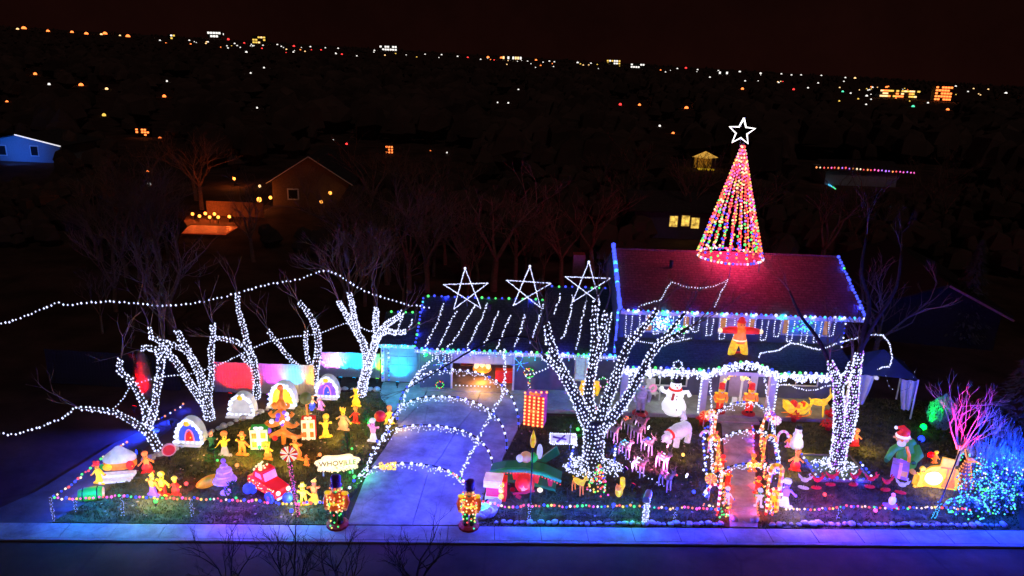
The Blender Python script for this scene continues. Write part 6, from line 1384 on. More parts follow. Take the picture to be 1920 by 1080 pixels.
# inflatable elf with present
p = G(1680, 878); hh = V(1690, 800, p.y).z; k = hh * .96
t = thing('inflatable_elf', 'large inflatable elf in green coat and red cap bending over a violet present', 'inflatable figure', p, R(-10)); GC = lit('lit_coat_green', (.05, .36, .05), .32, .35, 3, base=(.05, .25, .05))
MB().lathe((.2 * k, .1, 0), [(.16 * k, 0), (.22 * k, .1 * k), (.23 * k, .3 * k), (.2 * k, .5 * k), (.12 * k, .68 * k), (.06 * k, .74 * k)], 14, 1, .8).build('coat', GC, t, smooth=True)
hd = MB().ell((.0, -.02, .76 * k), (.14 * k, .12 * k, .12 * k), 12, 8).build('head', LT, t, smooth=True)
MB().ell((-.03 * k, -.1 * k, .68 * k), (.1 * k, .06 * k, .08 * k), 9, 6).build('beard', LWD, hd); MB().ell((-.04 * k, -.14 * k, .76 * k), .03 * k, 7, 5).build('nose', LO, hd)
for s in (-1, 1): MB().ell((s * .05 * k - .03 * k, -.11 * k, .8 * k), .014 * k, 6, 4).build('eye', BLACK, hd); MB().ell((s * .15 * k, 0, .77 * k), (.05 * k, .02 * k, .03 * k), 7, 5).build('ear', LT, hd)
MB().tube([(0, 0, .83 * k), (.03 * k, 0, .94 * k), (-.03 * k, 0, 1.02 * k), (-.14 * k, 0, 1.0 * k)], [.14 * k, .11 * k, .06 * k, .03 * k], 10).build('cap', LR, hd, smooth=True); MB().lathe((0, 0, .8 * k), [(.145 * k, 0), (.155 * k, .03 * k), (.14 * k, .06 * k)], 12).build('cap_trim', LW, hd); MB().ell((-.17 * k, 0, 1.0 * k), .04 * k, 8, 6).build('bobble', LW, hd)
for s, q in ((-1, [(.05, 0, .62), (-.18, -.1, .5), (-.3, -.2, .3)]), (1, [(.3, 0, .6), (.38, -.15, .45), (.22, -.3, .36)])): a = MB().tube([(x * k, y * k, z * k) for x, y, z in q], [.09 * k, .08 * k, .06 * k], 9).build('sleeve', GC, t, smooth=True); x, y, z = q[-1]; MB().ell((x * k, y * k, z * k - .03), .06 * k, 8, 6).build('mitten', LDG, a)
for x in (.12, .3): MB().ell((x * k, -.14 * k, .04 * k), (.07 * k, .12 * k, .05 * k), 8, 6).build('boot', LT, t)
MB().tube([(.08 * k, -.12 * k, .62 * k), (.14 * k, -.2 * k, .45 * k), (.15 * k, -.22 * k, .3 * k)], .035 * k, 7).build('striped_scarf', LO, t)
t2 = thing('violet_present', 'violet present with pale patch in front of the green coated elf', 'gift box', p + X(-.18, -.62, 0), R(-28)); MB().box((0, 0, .32), (.66, .66, .62)).build('box', lit('lit_violet_box', (.4, .18, .9), .4, .3), t2); MB().box((0, 0, .34), (.12, .68, .64)).build('ribbon', LPK, t2); MB().box((.18, -.34, .3), (.24, .02, .26)).build('label_patch', LT, t2); MB().ell((0, 0, .7), (.2, .1, .08), 8, 5).build('bow', LP, t2)
# yellow nativity
p = G(1745, 912); t = thing('nativity_scene', 'bright yellow lit cutout nativity hut with stepped top at the right', 'nativity', p, R(-12)); YB = lit('lit_nativity', (1, .52, .03), .95, .4, 2)
MB().prism([(-.75, 0), (1.0, 0), (1.02, .62), (.9, .95), (.75, .95), (.72, 1.38), (.22, 1.45), (.2, 1.05), (-.15, .95), (-.35, .75), (-.42, .55), (-.72, .45)], -.06, .06).build('hut_board', YB, t); MB().ell((.0, -.1, .45), (.36, .08, .33), 10, 7).build('glow_panel', LK, t)
for x in (.5, .75): MB().box((x, -.08, .55), (.05, .04, .9)).build('beam', LO, t); MB().prism([(x - .14, .1), (x + .14, .1), (x + .06, .5), (x - .06, .5)], -.13, -.07).build('kneeling_figure', LO, t)
MB().box((.45, -.08, 1.0), (.5, .04, .05)).build('beam', LO, t); lamp(t, (-.2, -.8, .4), (1, .5, .08), 22, .2)
figure(1722, 912, 874, 'yellow shepherd figure left of the nativity hut', 'round', 'gown', LY, LY, LY, LY, group='nativity figures'); figure(1752, 868, 846, 'small yellow angel behind the nativity hut', 'crown', 'gown', LY, LY, LO, LO, group='nativity figures')
p = G(1750, 974); hh = V(1772, 845, p.y).z; t = thing('dark_pole', 'thin dark leaning pole with lit foot in front of the nativity hut', 'pole', p); MB().tube([(0, 0, 0), (.42, 0, hh)], .03, 6).build('pole', BLACK, t); b = MB()
for q in wrap([X(0, 0, .05), X(.12, 0, .8)], [.03, .03], .1, .09): b.octa(q, .026)
b.build('bulbs', bulb('C', 1.5), t, smooth=True, kind='stuff')
# spiral deer among the blue bushes
p = G(1803, 912); t = thing('spiral_deer', 'orange light spiral deer with raised head among the blue bushes', 'deer', p, R(-20)); b = MB(); fr = MB(); pr = None
for i in range(90): q = i / 89; r = .34 * (1 - q) + .1; a = i * .62; c0 = X(r * math.cos(a), r * math.sin(a), q * 1.25); b.octa(c0, .034); pr = c0
for i in range(20): q = i / 19; b.octa((.0 + .5 * q, -.1, 1.2 + .12 * math.sin(q * 3)), .034)
for i in range(18): q = i / 17; b.octa((-.02 - .18 * q, 0, 1.25 + .5 * q), .03)
b.build('bulbs', bulb('O'), t, smooth=True, kind='stuff'); fr.lathe((0, 0, 0), [(.34, 0), (.1, 1.25)], 10); fr.build('body_cone', mat('copper_mesh', (.35, .12, .05), .6), t); MB().ell((.1, 0, 1.3), (.18, .1, .1), 8, 6).build('head', LO, t); MB().tube([(-.05, 0, 1.3), (-.2, 0, 1.75)], [.02, .01], 5).build('antler', LO, t)
# flamingo row
FL = [(1530, 916), (1557, 910), (1600, 910), (1630, 914), (1660, 920), (1688, 925), (1506, 916)]
for k, (x, y) in enumerate(FL):
    lb = ['red flamingo with dim base, first right of the violet lady', 'red flamingo second in the row', 'red flamingo below the twin tree bed', 'red flamingo with raised wings right of the twin tree bed', 'red flamingo third from the right end', 'pale flamingo at the right end of the row', 'dimmest flamingo at the left end of the row'][k]
    t = thing('lawn_flamingo', lb, 'flamingo', G(x, y), R(rng.uniform(-25, 25)), 'flamingo row on the right lawn'); c = LDR if k < 5 else LGY
    MB().ell((0, 0, .42), (.16, .1, .1), 9, 6).build('body', c, t, smooth=True); MB().tube([(.12, 0, .46), (.2, 0, .6), (.14, 0, .72), (.2, 0, .76)], [.04, .03, .03, .035], 6).build('neck', c, t)
    for s in (-1, 1): MB().prism([(s * .03, .46), (s * .3, .68), (s * .24, .5), (s * .1, .42)], -.03, .03).build('wing', c, t); MB().tube([(s * .04, 0, .36), (s * .05, 0, .05)], .014, 4).build('leg', BLACK, t)
    MB().ell((0, 0, .05), (.24, .14, .06), 10, 5).build('base', LDR if k != 6 else LGY, t)
p = G(1668, 952); t = thing('toy_sled', 'small violet and white sled with a rider among the front bulbs', 'sled', p); MB().box((0, 0, .12), (.5, .24, .06)).build('deck', LP, t); MB().ell((.05, 0, .34), (.16, .12, .2), 8, 6).build('rider', LWD, t); MB().ell((.05, 0, .6), .09, 8, 6).build('head', LPK, t)
for y in (-.1, .1): MB().tube([(-.28, y, .04), (.25, y, .04), (.34, y, .14)], .02, 5).build('runner', LR, t)

# pavilion with drapes right of the house
A = V(1640, 690, 36); t = thing('canopy_tent', 'dim blue topped canopy tent with pale side drapes right of the porch', 'canopy', (A.x, 36.4, 0), R(-10))
BL = mat('blue_canopy_cloth', (.03, .045, .11), .7, .2, 2)
xa, xb = V(1608, 660, 36).x - A.x, V(1718, 660, 36).x - A.x; zt_ = 2.5
m = MB(); q = [X(xa, -1.2, zt_ - .3), X(xb, -1.2, zt_ - .3), X(xb, 1.3, zt_ - .3), X(xa, 1.3, zt_ - .3)]; top = X((xa + xb) / 2, 0, zt_ + .75); m.add(q + [top, top + X(0, 0, -.06)], [(0, 1, 4), (1, 2, 4), (2, 3, 4), (3, 0, 4), (1, 0, 5), (2, 1, 5), (3, 2, 5), (0, 3, 5)]); m.build('canopy_roof', BL, t)
for x in (xa, xb):
    for y in (-1.15, 1.25): MB().box((x, y, 1.1), (.07, .07, 2.2)).build('post', WHITE, t)
def drape(x0, x1, y, xg, z0, z1, mt):
    m = MB(); n = 10; vs = []
    for i in range(n + 1):
        a = i / n; xx = x0 + (x1 - x0) * a; yy = y + .07 * math.sin(a * 14); xb_ = xg + (xx - xg) * .55; vs += [(xx, yy, z1), (xx * .6 + xb_ * .4, yy, (z0 + z1) / 2), (xb_, yy, z0)]
    m.add(vs, [(i * 3 + j, i * 3 + 3 + j, i * 3 + 4 + j, i * 3 + 1 + j) for i in range(n) for j in (0, 1)]); return m.build('drape', mt, t)
drape(xa, xa + 1.0, -1.1, xa + .3, .5, 2.15, CURT); drape(xb - .8, xb, -1.1, xb - .15, .45, 2.1, CURT); drape(xa, xa + .7, 1.2, xa, .3, 2.1, CURT)
lamp(t, (.0, -2.2, 2.6), (.3, .4, 1), 14, .3); MB().lathe((0, -1.16, 2.0), [(.04, .18), (.12, .1), (.1, 0)], 8).build('hanging_lamp', LWD, t)
string('thin white rope of lights draped between the canopy tent posts', [V(1660, 700, 35), V(1668, 728, 35), V(1690, 733, 35), V(1705, 728, 35), V(1718, 690, 35)], 'W', .3, .02, .01)
flood(G(1712, 762), FC['green'], 'green', 'green floodlight under the right drape of the canopy tent', (-.05, 1, .9), 10, 60, 1)

# glowing bushes at right
def twig_shrub(name, label, p, n, L, r, depth, c, seed, group=None, up=1.0, trunk=None):
    t = thing(name, label, 'shrub', p, 0, group); m = MB(); g = random.Random(seed)
    for i in range(n): a = g.uniform(0, 6.28); twigs(m, X(.1 * math.cos(a), .1 * math.sin(a), 0 if not trunk else trunk * g.uniform(.6, 1)), X(math.cos(a) * .5, math.sin(a) * .5, up).normalized(), L * g.uniform(.7, 1.1), r, depth, g, .5)
    m.build('crown', c, t)
    if trunk: MB().tube([(0, 0, -.1), (.05, 0, trunk * .5), (.0, 0, trunk)], [r * 2.2, r * 2, r * 1.5], 7).build('trunk', c, t)
    return t
PALE = mat('pale_bark', (.42, .32, .3), .8, .2, 6)
twig_shrub('bare_tree', 'small bare tree lit red and magenta by floodlights at the right', G(1792, 872), 8, 1.2, .045, 4, PALE, 11, None, 1.1, 1.0)
p = G(1760, 806); t = thing('leafy_shrub', 'wispy shrub lit green by a floodlight', 'shrub', p); m = MB(); g = random.Random(5)
for i in range(1700): a = g.uniform(0, 6.28); z = g.uniform(.1, 1.9); r = .75 * math.sin(min(3.1, z * 1.5 + .3)) * math.sqrt(g.random()); c0 = X(r * math.cos(a), r * math.sin(a), z); d = X(g.uniform(-.05, .05), g.uniform(-.05, .05), .12); s = X(.03, .01, 0); m.add([c0 - s, c0 + s, c0 + d], [(0, 1, 2)])
m.build('foliage', mat('pale_leaf', (.22, .3, .16), .8, .3, 5), t); MB().tube([(0, 0, 0), (0, 0, 1.2)], .04, 5).build('stem', BARK, t)
GRS = mat('plume_grass', (.34, .33, .3), .9, .3, 4)
def plume(px, pb, h, n, label, spread=.55, seed=1):
    p = G(px, pb); t = thing('plume_grass', label, 'ornamental grass', p, 0, 'tall plume grasses at the right'); g = random.Random(seed); m = MB()
    for i in range(n):
        a = g.uniform(0, 6.28); l = h * g.uniform(.6, 1.05); s = spread * math.sqrt(g.random()); q = [X(.15 * s * math.cos(a), .15 * s * math.sin(a), 0), X(s * .5 * math.cos(a), s * .5 * math.sin(a), l * .55), X(s * math.cos(a), s * math.sin(a), l)]
        m.tube(q, [.012, .016, .004], 3, False)
        for j in range(5): z = g.uniform(.5, 1); c0 = q[1].lerp(q[2], (z - .5) * 2); d = X(g.uniform(-.06, .06), g.uniform(-.06, .06), .16); w = X(.014, 0, 0); m.add([c0 - w, c0 + w, c0 + d], [(0, 1, 2)])
    m.build('stems', GRS, t)
for k, (x, y, h, n) in enumerate(((1845, 890, 1.7, 110), (1868, 860, 2.0, 120), (1895, 880, 1.9, 120), (1822, 880, 1.4, 90), (1912, 900, 1.6, 100), (1884, 905, 1.5, 100))):
    plume(x, y, h, n, ['blue lit plume grass nearest the spiral deer', 'tallest blue lit plume grass at the back right', 'blue lit plume grass at the right picture edge', 'short blue lit plume grass behind the spiral deer', 'blue lit plume grass lowest at the right edge', 'blue lit plume grass in the middle of the right clump'][k], .7, k + 20)
def lit_mound(px, pb, w_, h, label, n, seed):
    p = G(px, pb); t = thing('lit_bush', label, 'bush', p, 0, 'bushes netted with blue lights'); g = random.Random(seed); m = MB(); b = MB(); ks = ['B', 'C', 'G', 'W']
    for i in range(700): a = g.uniform(0, 6.28); e = g.uniform(0, 1.57); q = g.uniform(.5, 1); c0 = X(w_ * q * math.cos(a) * math.cos(e), w_ * .7 * q * math.sin(a) * math.cos(e), h * q * math.sin(e)); d = X(g.uniform(-.1, .1), g.uniform(-.1, .1), .1); s = d.cross(X(.2, .4, 1)).normalized() * .04; m.add([c0 - s, c0 + s, c0 + d], [(0, 1, 2)])
    for i in range(n): a = g.uniform(0, 6.28); e = math.asin(g.random()); b.mi = ks.index(g.choice('CBBCBBCG')); b.ico((w_ * 1.03 * math.cos(a) * math.cos(e), w_ * .73 * math.sin(a) * math.cos(e), .05 + h * 1.03 * math.sin(e)), .036)
    m.build('foliage', mat('juniper', (.12, .16, .14), .85, .3, 6), t); b.build('bulbs', [bulb(k, 2.2) for k in ks], t, smooth=True, kind='stuff'); lamp(t, (0, -.3, h + .5), (.003, .05, 1), 420, .3); return t
lit_mound(1812, 960, .85, .55, 'low bush glowing turquoise at the street corner', 150, 1); lit_mound(1866, 955, .7, .9, 'upright bush netted with blue lights at the right corner', 120, 2); lit_mound(1842, 918, .6, 1.0, 'blue netted bush behind the turquoise one', 90, 3); lit_mound(1905, 945, .8, 1.1, 'blue netted bush cut off by the right picture edge', 110, 4); lit_mound(1880, 905, .7, 1.3, 'tall blue netted bush among the plume grasses', 110, 5)
q = [G(1795, 880, .7), G(1820, 870, .9), G(1850, 842, 1.2), G(1835, 800 + 70, 1.3)]
string('cyan light strands strewn over the plume grasses', [G(1900, 890, 1.1), G(1880, 900, .9), G(1850, 905, .8), G(1840, 880, 1.3), G(1835, 850, 1.6), G(1838, 900, .7), G(1870, 920, .6), G(1905, 915, .7), G(1915, 880, 1.0), G(1870, 890, .9), G(1810, 905, .5), G(1795, 915, .5), G(1830, 930, .5), G(1880, 935, .5)], 'CCWB', .13, .04, .12)
q = [G(rng.uniform(1785, 1920), rng.uniform(880, 975), 0) for _ in range(70)]; q.sort(key=lambda v: v.x + .4 * v.y)
string('tangle of cyan and green bulbs over the bushes at the street corner', [v + X(0, 0, rng.uniform(.3, 1.1)) for v in q], 'CCBCBG', .2, .042, .12, wire=False)
lamp(COL.objects['spiral_deer'], (.9, -.4, 2.2), (.008, .025, 1), 480, .4); lamp(COL.objects['spiral_deer'], (1.9, .6, 1.2), (.008, .025, 1), 380, .4)
# neighbours' spruce
def spruce(p, h, r, label, seed):
    t = thing('spruce_tree', label, 'tree', p); g = random.Random(seed); m = MB()
    for i in range(2600):
        z = h * (.06 + .94 * g.random() ** 1.4); rr = r * (1 - z / h) * (.55 + .45 * g.random()) * (1 + .2 * math.sin(z * 9)); a = g.uniform(0, 6.28); c0 = X(rr * math.cos(a), rr * math.sin(a), z); d = X(math.cos(a), math.sin(a), -.35) * g.uniform(.15, .4); s = d.cross(X(0, 0, 1)).normalized() * .06; m.add([c0 - s, c0 + s, c0 + d], [(0, 1, 2)])
    m.build('crown', mat('spruce_needles', (.1, .12, .11), .85, .4, 4), t); MB().tube([(0, 0, -.1), (0, 0, h * .95)], [.16, .02], 7).build('trunk', BARK, t)
spruce(G(1905, 838), 6.0, 1.9, 'dark spruce at the right edge behind the blue grasses', 3); spruce(G(1800, 640), 7, 1.8, 'dim leafy conifer behind the canopy tent', 4)

# ================================================================== bare trees behind
def bare_tree(seed, h, name='bare_tree', c=TWIG, depth=5):
    t = thing(name, '', 'tree', (0, 0, 0)); g = random.Random(seed); m = MB(); top = X(g.uniform(-.2, .2), g.uniform(-.2, .2), h * .28)
    MB().tube([(0, 0, -.3), (0, 0, h * .12), top], [.028 * h, .024 * h, .02 * h], 7).build('trunk', c, t)
    for i in range(4): a = i * 1.57 + g.uniform(-.4, .4); twigs(m, top, X(math.cos(a) * .55, math.sin(a) * .55, 1).normalized(), h * g.uniform(.24, .32), .013 * h, depth, g, .6)
    m.build('crown', c, t); return t
protos = [bare_tree(100 + i, (9, 7.5, 10, 6.5, 8.5, 9.5, 7)[i], depth=4) for i in range(7)]; used = [False] * 7
SP = []
g = random.Random(41)
for i in range(88):
    px = g.uniform(140, 1150) if i < 68 else g.uniform(1150, 1930); y = g.uniform(40, 62) if i < 46 else g.uniform(55, 100)
    if px > 760 and y < 52: y += 14
    if 335 < px < 465 and y < 74: px -= 130
    if 475 < px < 605 and y < 88: px += 125
    SP.append((px, y))
DESC = 'bare leafless tree in the unlit yards behind the lit trees'
for i, (px, y) in enumerate(SP):
    k = i % 7; o = protos[k] if not used[k] else copy_tree(protos[k]); used[k] = True
    p = V(px, 400, y); o.location = (p.x, y, -.05); o.rotation_euler = (0, 0, g.uniform(0, 6)); s = g.uniform(.5, 1.0); o.scale = (s * g.uniform(.8, 1.25), s * g.uniform(.8, 1.25), s); o.rotation_euler = (g.uniform(-.07, .07), g.uniform(-.07, .07), g.uniform(0, 6))
    o['label'] = ('bare leafless tree in the dark yard ' + ('close ' if y < 50 else ('further ' if y < 70 else 'far ')) + 'behind ' + 'the far left fence,the leftmost wrapped trees,the red fence,the cyan fence,the low wing,the garage stars,the garage end,the tall house,the star tree,the canopy tent,the right spruce'.split(',')[max(0, min(10, int(px / 175)))]); o['group'] = 'bare trees in the dark yards behind'
for o, px, y, lb in ((copy_tree(protos[1]), 580, 80, 'bare tree standing right before the dim orange gabled house'), (copy_tree(protos[2]), 1060, 56, 'pale greyish bare tree behind the garage roof stars'), (copy_tree(protos[0]), 1690, 41, 'bare tree with a few leaves behind the right canopy tent')):
    p = V(px, 400, y); o.location = (p.x, y, -.05); o.scale = (.8, .8, .8); o['label'] = lb
    if 'group' in o.keys(): del o['group']
# ornamental saplings between the camera and the street
for k, (px, y, h, lb) in enumerate(((540, 19.5, 3.4, 'dark bare sapling at the bottom centre left by the road'), (780, 19.8, 3.2, 'dark bare sapling at the bottom below the driveway'), (410, 19.6, 2.9, 'thin dark bare sapling at the bottom far left of the three'), (640, 19.2, 2.9, 'low dark bare sapling between its two neighbours at the bottom'))):
    t = bare_tree(300 + k, h, 'roadside_sapling', DARKTWIG, 4); p = V(px, 1000, y); t.location = (p.x, y, -.15); t['label'] = lb; t['group'] = 'bare saplings on the near side of the road'

# ================================================================== far town lights
FARM = {c: lit('far_lamp_' + n, col, s, .1) for c, n, col, s in (('O', 'orange', (1, .2, .04), 3), ('K', 'warm', (1, .6, .25), 2), ('W', 'white', (.9, .85, .8), 1.6), ('R', 'red', (1, .04, .04), 2.5), ('Y', 'yellow', (1, .62, .1), 1.3), ('G', 'green', (.1, .9, .5), 1.5))}
me_cache = {}
def far_lamp(px, py, c, s):
    p = terrain_hit(px, py); d = (p - CP).length; r = s * d / FPX / 2; key = c
    p = CP + (p - CP) * .985
    zx = 'at the far left edge,over the blue lit house,over the orange patio,over the dim gabled house,above the garage stars,left of the star tree,just right of the star tree,over the distant eave lights,at the far right edge'.split(',')[min(8, int(px / 214))]; hz = py - (52 + .058 * px)
    where = ' on the horizon ' if hz < 9 else (' just under the horizon ' if hz < 45 else ' in the middle distance ')
    t = thing('far_street_lamp', {'O': 'orange street lamp glowing in the dark distance', 'K': 'warm street lamp in the dark distance', 'W': 'white street lamp in the dark distance', 'R': 'red beacon lamp in the dark distance', 'Y': 'yellow lamp in the dark distance', 'G': 'green traffic lamp in the dark distance'}[c].split(' in the')[0].replace(' glowing', '') + where + zx, 'street lamp', p, 0, {'O': 'orange far lamps', 'K': 'warm far lamps', 'W': 'white far lamps', 'R': 'red far beacons', 'Y': 'yellow far lamps', 'G': 'green far lamps'}[c])
    if key not in me_cache:
        o = MB().ell((0, 0, 0), 1, 8, 6).build('globe', FARM[c], t, smooth=True); pz = MB().tube([(0, 0, -4), (0, 0, -.9)], .12, 4).build('mast', BLACK, t); me_cache[key] = (o, pz)
    else:
        for x in me_cache[key]: o = x.copy(); COL.objects.link(o); o.parent = t
    t.scale = (r, r, r)
FARL = [(45, 54, 'O', 7), (33, 55, 'K', 4), (90, 59, 'O', 5), (135, 61, 'O', 5), (162, 64, 'O', 6), (197, 64, 'O', 7), (190, 65, 'K', 4), (240, 69, 'O', 7), (225, 67, 'K', 3), (300, 76, 'W', 3), (355, 76, 'W', 3), (390, 79, 'W', 3), (418, 64, 'W', 3), (428, 74, 'R', 4), (440, 82, 'W', 3), (458, 81, 'R', 3), (520, 84, 'W', 3), (551, 87, 'R', 4), (550, 98, 'W', 3), (582, 88, 'W', 3), (610, 90, 'W', 2.5), (634, 91, 'W', 3), (630, 101, 'W', 3), (641, 102, 'R', 3), (669, 105, 'W', 2.5), (702, 95, 'W', 3), (797, 102, 'W', 2.5), (828, 103, 'W', 3), (858, 106, 'W', 3), (877, 108, 'R', 3), (915, 108, 'O', 5), (940, 109, 'O', 5), (1005, 113, 'O', 4), (1030, 115, 'W', 3), (1083, 118, 'W', 4), (1108, 119, 'W', 3), (1270, 129, 'W', 3), (1286, 128, 'R', 4), (1308, 131, 'W', 3), (1347, 133, 'W', 3), (1362, 138, 'G', 4), (1387, 135, 'W', 4), (1426, 138, 'W', 4), (1465, 139, 'W', 3), (1484, 141, 'W', 3), (1502, 141, 'W', 3), (1540, 142, 'W', 3), (1585, 146, 'W', 3), (1603, 147, 'K', 4), (1460, 155, 'W', 3), (1397, 152, 'W', 3), (1392, 167, 'O', 5), (1331, 145, 'W', 3),
        (66, 139, 'O', 5), (92, 158, 'W', 4), (152, 160, 'O', 7), (200, 167, 'K', 5), (13, 191, 'O', 4), (313, 152, 'W', 3), (308, 181, 'O', 6), (462, 98, 'W', 4), (495, 127, 'W', 3), (470, 137, 'W', 3), (482, 202, 'W', 3), (195, 216, 'Y', 6), (300, 260, 'O', 6), (278, 323, 'O', 7), (972, 168, 'W', 3), (953, 193, 'W', 3), (933, 192, 'W', 2.5), (1163, 196, 'R', 5), (1199, 197, 'O', 5), (1287, 203, 'O', 7), (1237, 236, 'W', 4), (1262, 250, 'O', 5), (625, 263, 'W', 3), (807, 284, 'O', 4), (838, 286, 'W', 3), (650, 270, 'R', 4), (1488, 168, 'R', 4), (1515, 165, 'W', 3), (1534, 156, 'W', 3), (1580, 172, 'G', 4), (1595, 175, 'W', 3), (1625, 180, 'W', 4), (1636, 164, 'W', 3), (1662, 164, 'O', 4), (1740, 193, 'W', 3), (1777, 206, 'O', 5), (1712, 200, 'G', 5), (1624, 196, 'W', 3), (1792, 162, 'W', 3), (1815, 172, 'W', 2.5), (1886, 175, 'W', 4), (1763, 327, 'W', 3), (1585, 345, 'O', 4), (372, 350, 'W', 5), (487, 349, 'K', 5), (280, 345, 'W', 6)]
for q in FARL: far_lamp(*q)
def far_block(px, py, wp, hp_, label, c, n, m2=None):
    p = terrain_hit(px, py + hp_ / 2); d = (p - CP).length; s = d / FPX; p = CP + (p - CP) * .97
    t = thing('far_building', label, 'building', p); w_, h = wp * s, hp_ * s; MB().box((0, .2 * w_, h * .5), (w_, w_ * .4, h)).build('wall', BLACK, t); g = random.Random(px); nx = max(2, int(wp / 4)); nz = max(1, int(hp_ / 4))
    for i in range(nx):
        for j in range(nz):
            if g.random() < .72: MB().box((-w_ / 2 + (i + .5) * w_ / nx, -.03 * w_, (j + .5) * h / nz), (w_ / nx * .7, .05 * w_, h / nz * .6)).build('lit_window', FARM[g.choice(c)] , t)
far_block(486, 76, 22, 12, 'brightest yellow lit building on the left horizon', 'YYK', 8); far_block(322, 70, 12, 8, 'small dim lit building on the left horizon', 'YW', 4); far_block(402, 66, 22, 10, 'white lit building on the left horizon', 'W', 6); far_block(728, 91, 30, 9, 'long white lit building on the horizon left of centre', 'W', 6); far_block(960, 109, 34, 7, 'long pinkish lit building on the central horizon', 'KW', 6)
far_block(1150, 117, 24, 8, 'yellow lit building on the central horizon', 'YW', 6); far_block(1195, 124, 24, 8, 'white lit building right of the yellow one on the horizon', 'W', 6); far_block(1766, 178, 26, 22, 'tall orange lit building at the right horizon', 'O', 8); far_block(1685, 177, 62, 12, 'wide yellow lit shopping building at the right', 'YOK', 8); far_block(268, 249, 22, 12, 'orange windowed house in the dark left distance', 'O', 3); far_block(730, 281, 14, 14, 'orange lit house in the middle distance', 'O', 2); far_block(1356, 137, 16, 6, 'greenish white lit building on the right horizon', 'WG', 3)

gq = random.Random(9)
for i in range(84):
    px = gq.choice((gq.uniform(280, 1320), gq.uniform(900, 1250), gq.uniform(1380, 1900), gq.uniform(380, 700))); far_lamp(px, 53 + .058 * px + 3 + abs(gq.gauss(0, 5)) + (14 * gq.random() if px > 1400 else 0), gq.choice('WWWKKOYWR'), gq.uniform(1.5, 2.8))
for i in range(26): far_lamp(gq.gauss(1670, 55), gq.gauss(176, 7), gq.choice('YKOWYY'), gq.uniform(1.6, 3.2))
def px_of(p):
    v = Vector(p) - CP; d = v.dot(_f); return 960 + FPX * v.dot(_r) / d, 540 - FPX * v.dot(_u) / d, d
keep = [px_of(o.location)[:2] for o in COL.objects if o.get('category') in ('street lamp', 'building') or o.name.startswith(('gazebo', 'rear_neighbour', 'neighbour_house', 'patio', 'garden_lantern'))] + [(1550, 318), (1590, 318), (1630, 320), (1670, 321), (1705, 323), (1540, 340), (1560, 350), (1280, 425)]
m = MB()
for i in range(9000):
    y = 62 * (2900 / 62) ** (gq.random() ** .85); x = y * gq.uniform(-.78, .78); h = gq.uniform(3, 8.5) if y > 110 else gq.uniform(1, 3.2); r = h * gq.uniform(.35, .7); z = hilly(x, y); c = Vector((x, y, z + h * .5))
    a, b, d = px_of(c); hr = FPX * h / d * .6 + 3; wr = FPX * r / d + 4
    if any(abs(a - k[0]) < wr + (34 if y < 140 else 3) and abs(b - k[1]) < hr + (22 if y < 140 else 2) for k in keep): continue
    qs = (0, 1.26, 2.5, 3.8, 5)
    vs = [(x + r * gq.uniform(.7, 1.2) * math.cos(q), y + r * gq.uniform(.7, 1.2) * math.sin(q), z + h * gq.uniform(.3, .5)) for q in qs] + [(x + r * gq.uniform(.5, .85) * math.cos(q), y + r * gq.uniform(.5, .85) * math.sin(q), z + h * gq.uniform(.7, .92)) for q in qs] + [(x + gq.uniform(-.3, .3) * r, y, z + h), (x, y, z - .3)]
    m.add(vs, [(k, (k + 1) % 5, (k + 1) % 5 + 5, k + 5) for k in range(5)] + [(k + 5, (k + 1) % 5 + 5, 10) for k in range(5)] + [((k + 1) % 5, k, 11) for k in range(5)])
o = m.build('distant_treetops', mat('distant_canopy', (.09, .06, .05), .95, .5, .08), kind='stuff')
def inpoly(x, y, q):
    r = False; j = len(q) - 1
    for i in range(len(q)):
        if (q[i].y > y) != (q[j].y > y) and x < (q[j].x - q[i].x) * (y - q[i].y) / (q[j].y - q[i].y) + q[i].x: r = not r
        j = i
    return r
m = MB()
for L, n in ((LAWN_L, 30000), (LAWN_R, 24000), ([(1423, 990), (1912, 994), (1905, 850), (1850, 760), (1610, 745), (1572, 793), (1428, 789), (1422, 873)], 26000)):
    q = [G(*v) for v in L]; xs = [v.x for v in q]; ysq = [v.y for v in q]; k = 0
    while k < n:
        x, y = gq.uniform(min(xs), max(xs)), gq.uniform(min(ysq), max(ysq)); k += 1
        if not inpoly(x, y, q): continue
        a = gq.uniform(0, 6.28); h = gq.uniform(.03, .1); dx, dy = .028 * math.cos(a), .028 * math.sin(a)
        m.add([(x - dx, y - dy, -.005), (x + dx, y + dy, -.005), (x + gq.uniform(-.05, .05), y + gq.uniform(-.05, .05), h)], [(0, 1, 2)])
m.build('grass_blades', mat('grass_blade', (.07, .08, .025), .9, .4, 1.2, col2=(.17, .15, .06)), kind='stuff')
m = MB()
for L, n in ((LAWN_L, 170), (LAWN_R, 150)):
    q = [G(*v) for v in L]; xs = [v.x for v in q]; ysq = [v.y for v in q]
    for _ in range(n):
        x, y = gq.uniform(min(xs), max(xs)), gq.uniform(min(ysq), max(ysq))
        if inpoly(x, y, q): a = gq.uniform(0, 6.28); s = gq.uniform(.03, .07); m.add([(x + s * math.cos(a + k * 1.57), y + s * math.sin(a + k * 1.57), .1 + gq.uniform(-.02, .02)) for k in range(4)], [(0, 1, 2, 3)])
m.build('fallen_leaves', mat('dry_leaf', (.35, .25, .14), .8, .3, 3), kind='stuff')

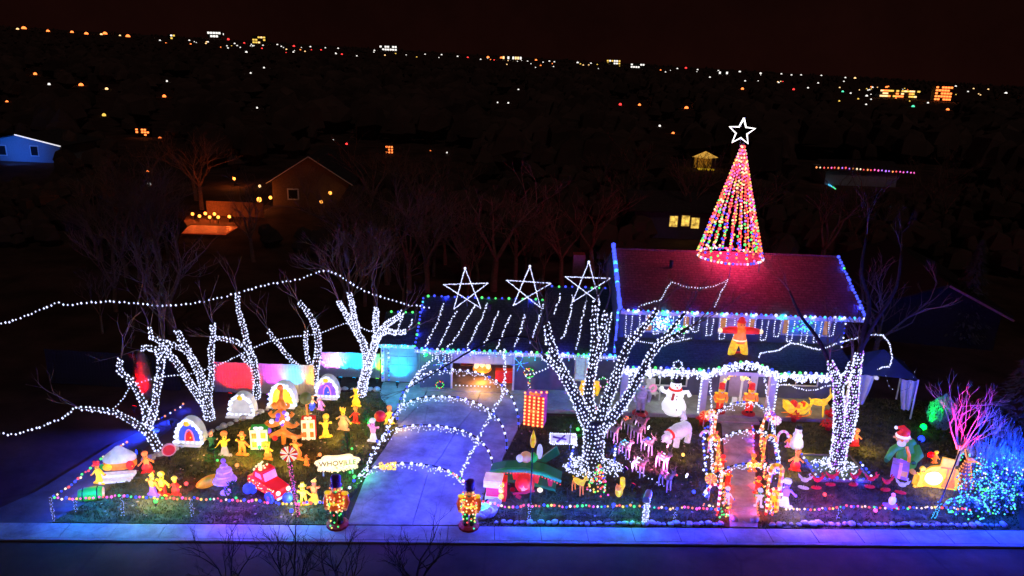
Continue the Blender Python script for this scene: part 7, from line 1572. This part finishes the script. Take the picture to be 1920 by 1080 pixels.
for k, (x, y, c, lb) in enumerate(((293, 948, 'G', 'green globe light below the boundary string by the three figures'), (420, 912, 'B', 'blue globe light beside the purple pedestal'), (487, 846, 'G', 'green globe light at the foot of the round window gift'), (560, 950, 'G', 'green globe light between the candy pole and the boundary string'), (547, 966, 'B', 'blue globe light on the strip before the candy pole'), (682, 893, 'G', 'green globe light by the left nutcracker side of the lawn'), (665, 902, 'G', 'second green globe light nearer the left nutcracker'), (585, 774, 'B', 'blue globe light behind the tall present'), (692, 800, 'G', 'green globe light at the bed corner near the driveway'), (540, 800, 'W', 'white globe light under the curly orange tree'), (470, 812, 'Y', 'yellow globe light behind the round window gift'), (445, 880, 'O', 'orange globe light in the middle of the left lawn'), (600, 860, 'O', 'orange globe light left of the letter sign'), (350, 915, 'R', 'red globe light beside the three small figures'), (1083, 812, 'G', 'green globe light left of the great tree'), (1150, 955, 'B', 'blue globe light on the string strip before the squirrel'), (1280, 860, 'Y', 'yellow globe light right of the reindeer team'), (1300, 930, 'B', 'blue globe light left of the walk corner'), (1545, 935, 'R', 'red globe light behind the flamingo row'), (1640, 965, 'P', 'pink globe light before the toy sled'), (905, 960, 'C', 'cyan globe light by the right nutcracker'), (1530, 880, 'B', 'blue globe light left of the twin tree bed'))):
    p = G(x, y); t = thing('lawn_globe_light', lb, 'globe light', p, 0, 'coloured globe lights on the lawns'); MB().tube([(0, 0, 0), (0, 0, .12)], .03, 6).build('base', BLACK, t); MB().ell((0, 0, .2), .085, 9, 6).build('globe', bulb(c), t, smooth=True); lamp(t, (0, -.02, .34), CC[c], 26, .06)
for side, pts in (('left', [(1334, 800), (1344, 840), (1350, 880), (1356, 920), (1362, 962)]), ('right', [(1428, 800), (1430, 840), (1434, 880), (1440, 920), (1446, 962)])):
    string(f'thick red and amber light garland along the {side} edge of the front walk', smooth_path([G(x, y, .45 + .12 * (i % 2)) for i, (x, y) in enumerate(pts)], 4), 'RRYOKRY', .07, .045, .09, group='garlands beside the front walk', lamps=(1.6, 'RO', 3))
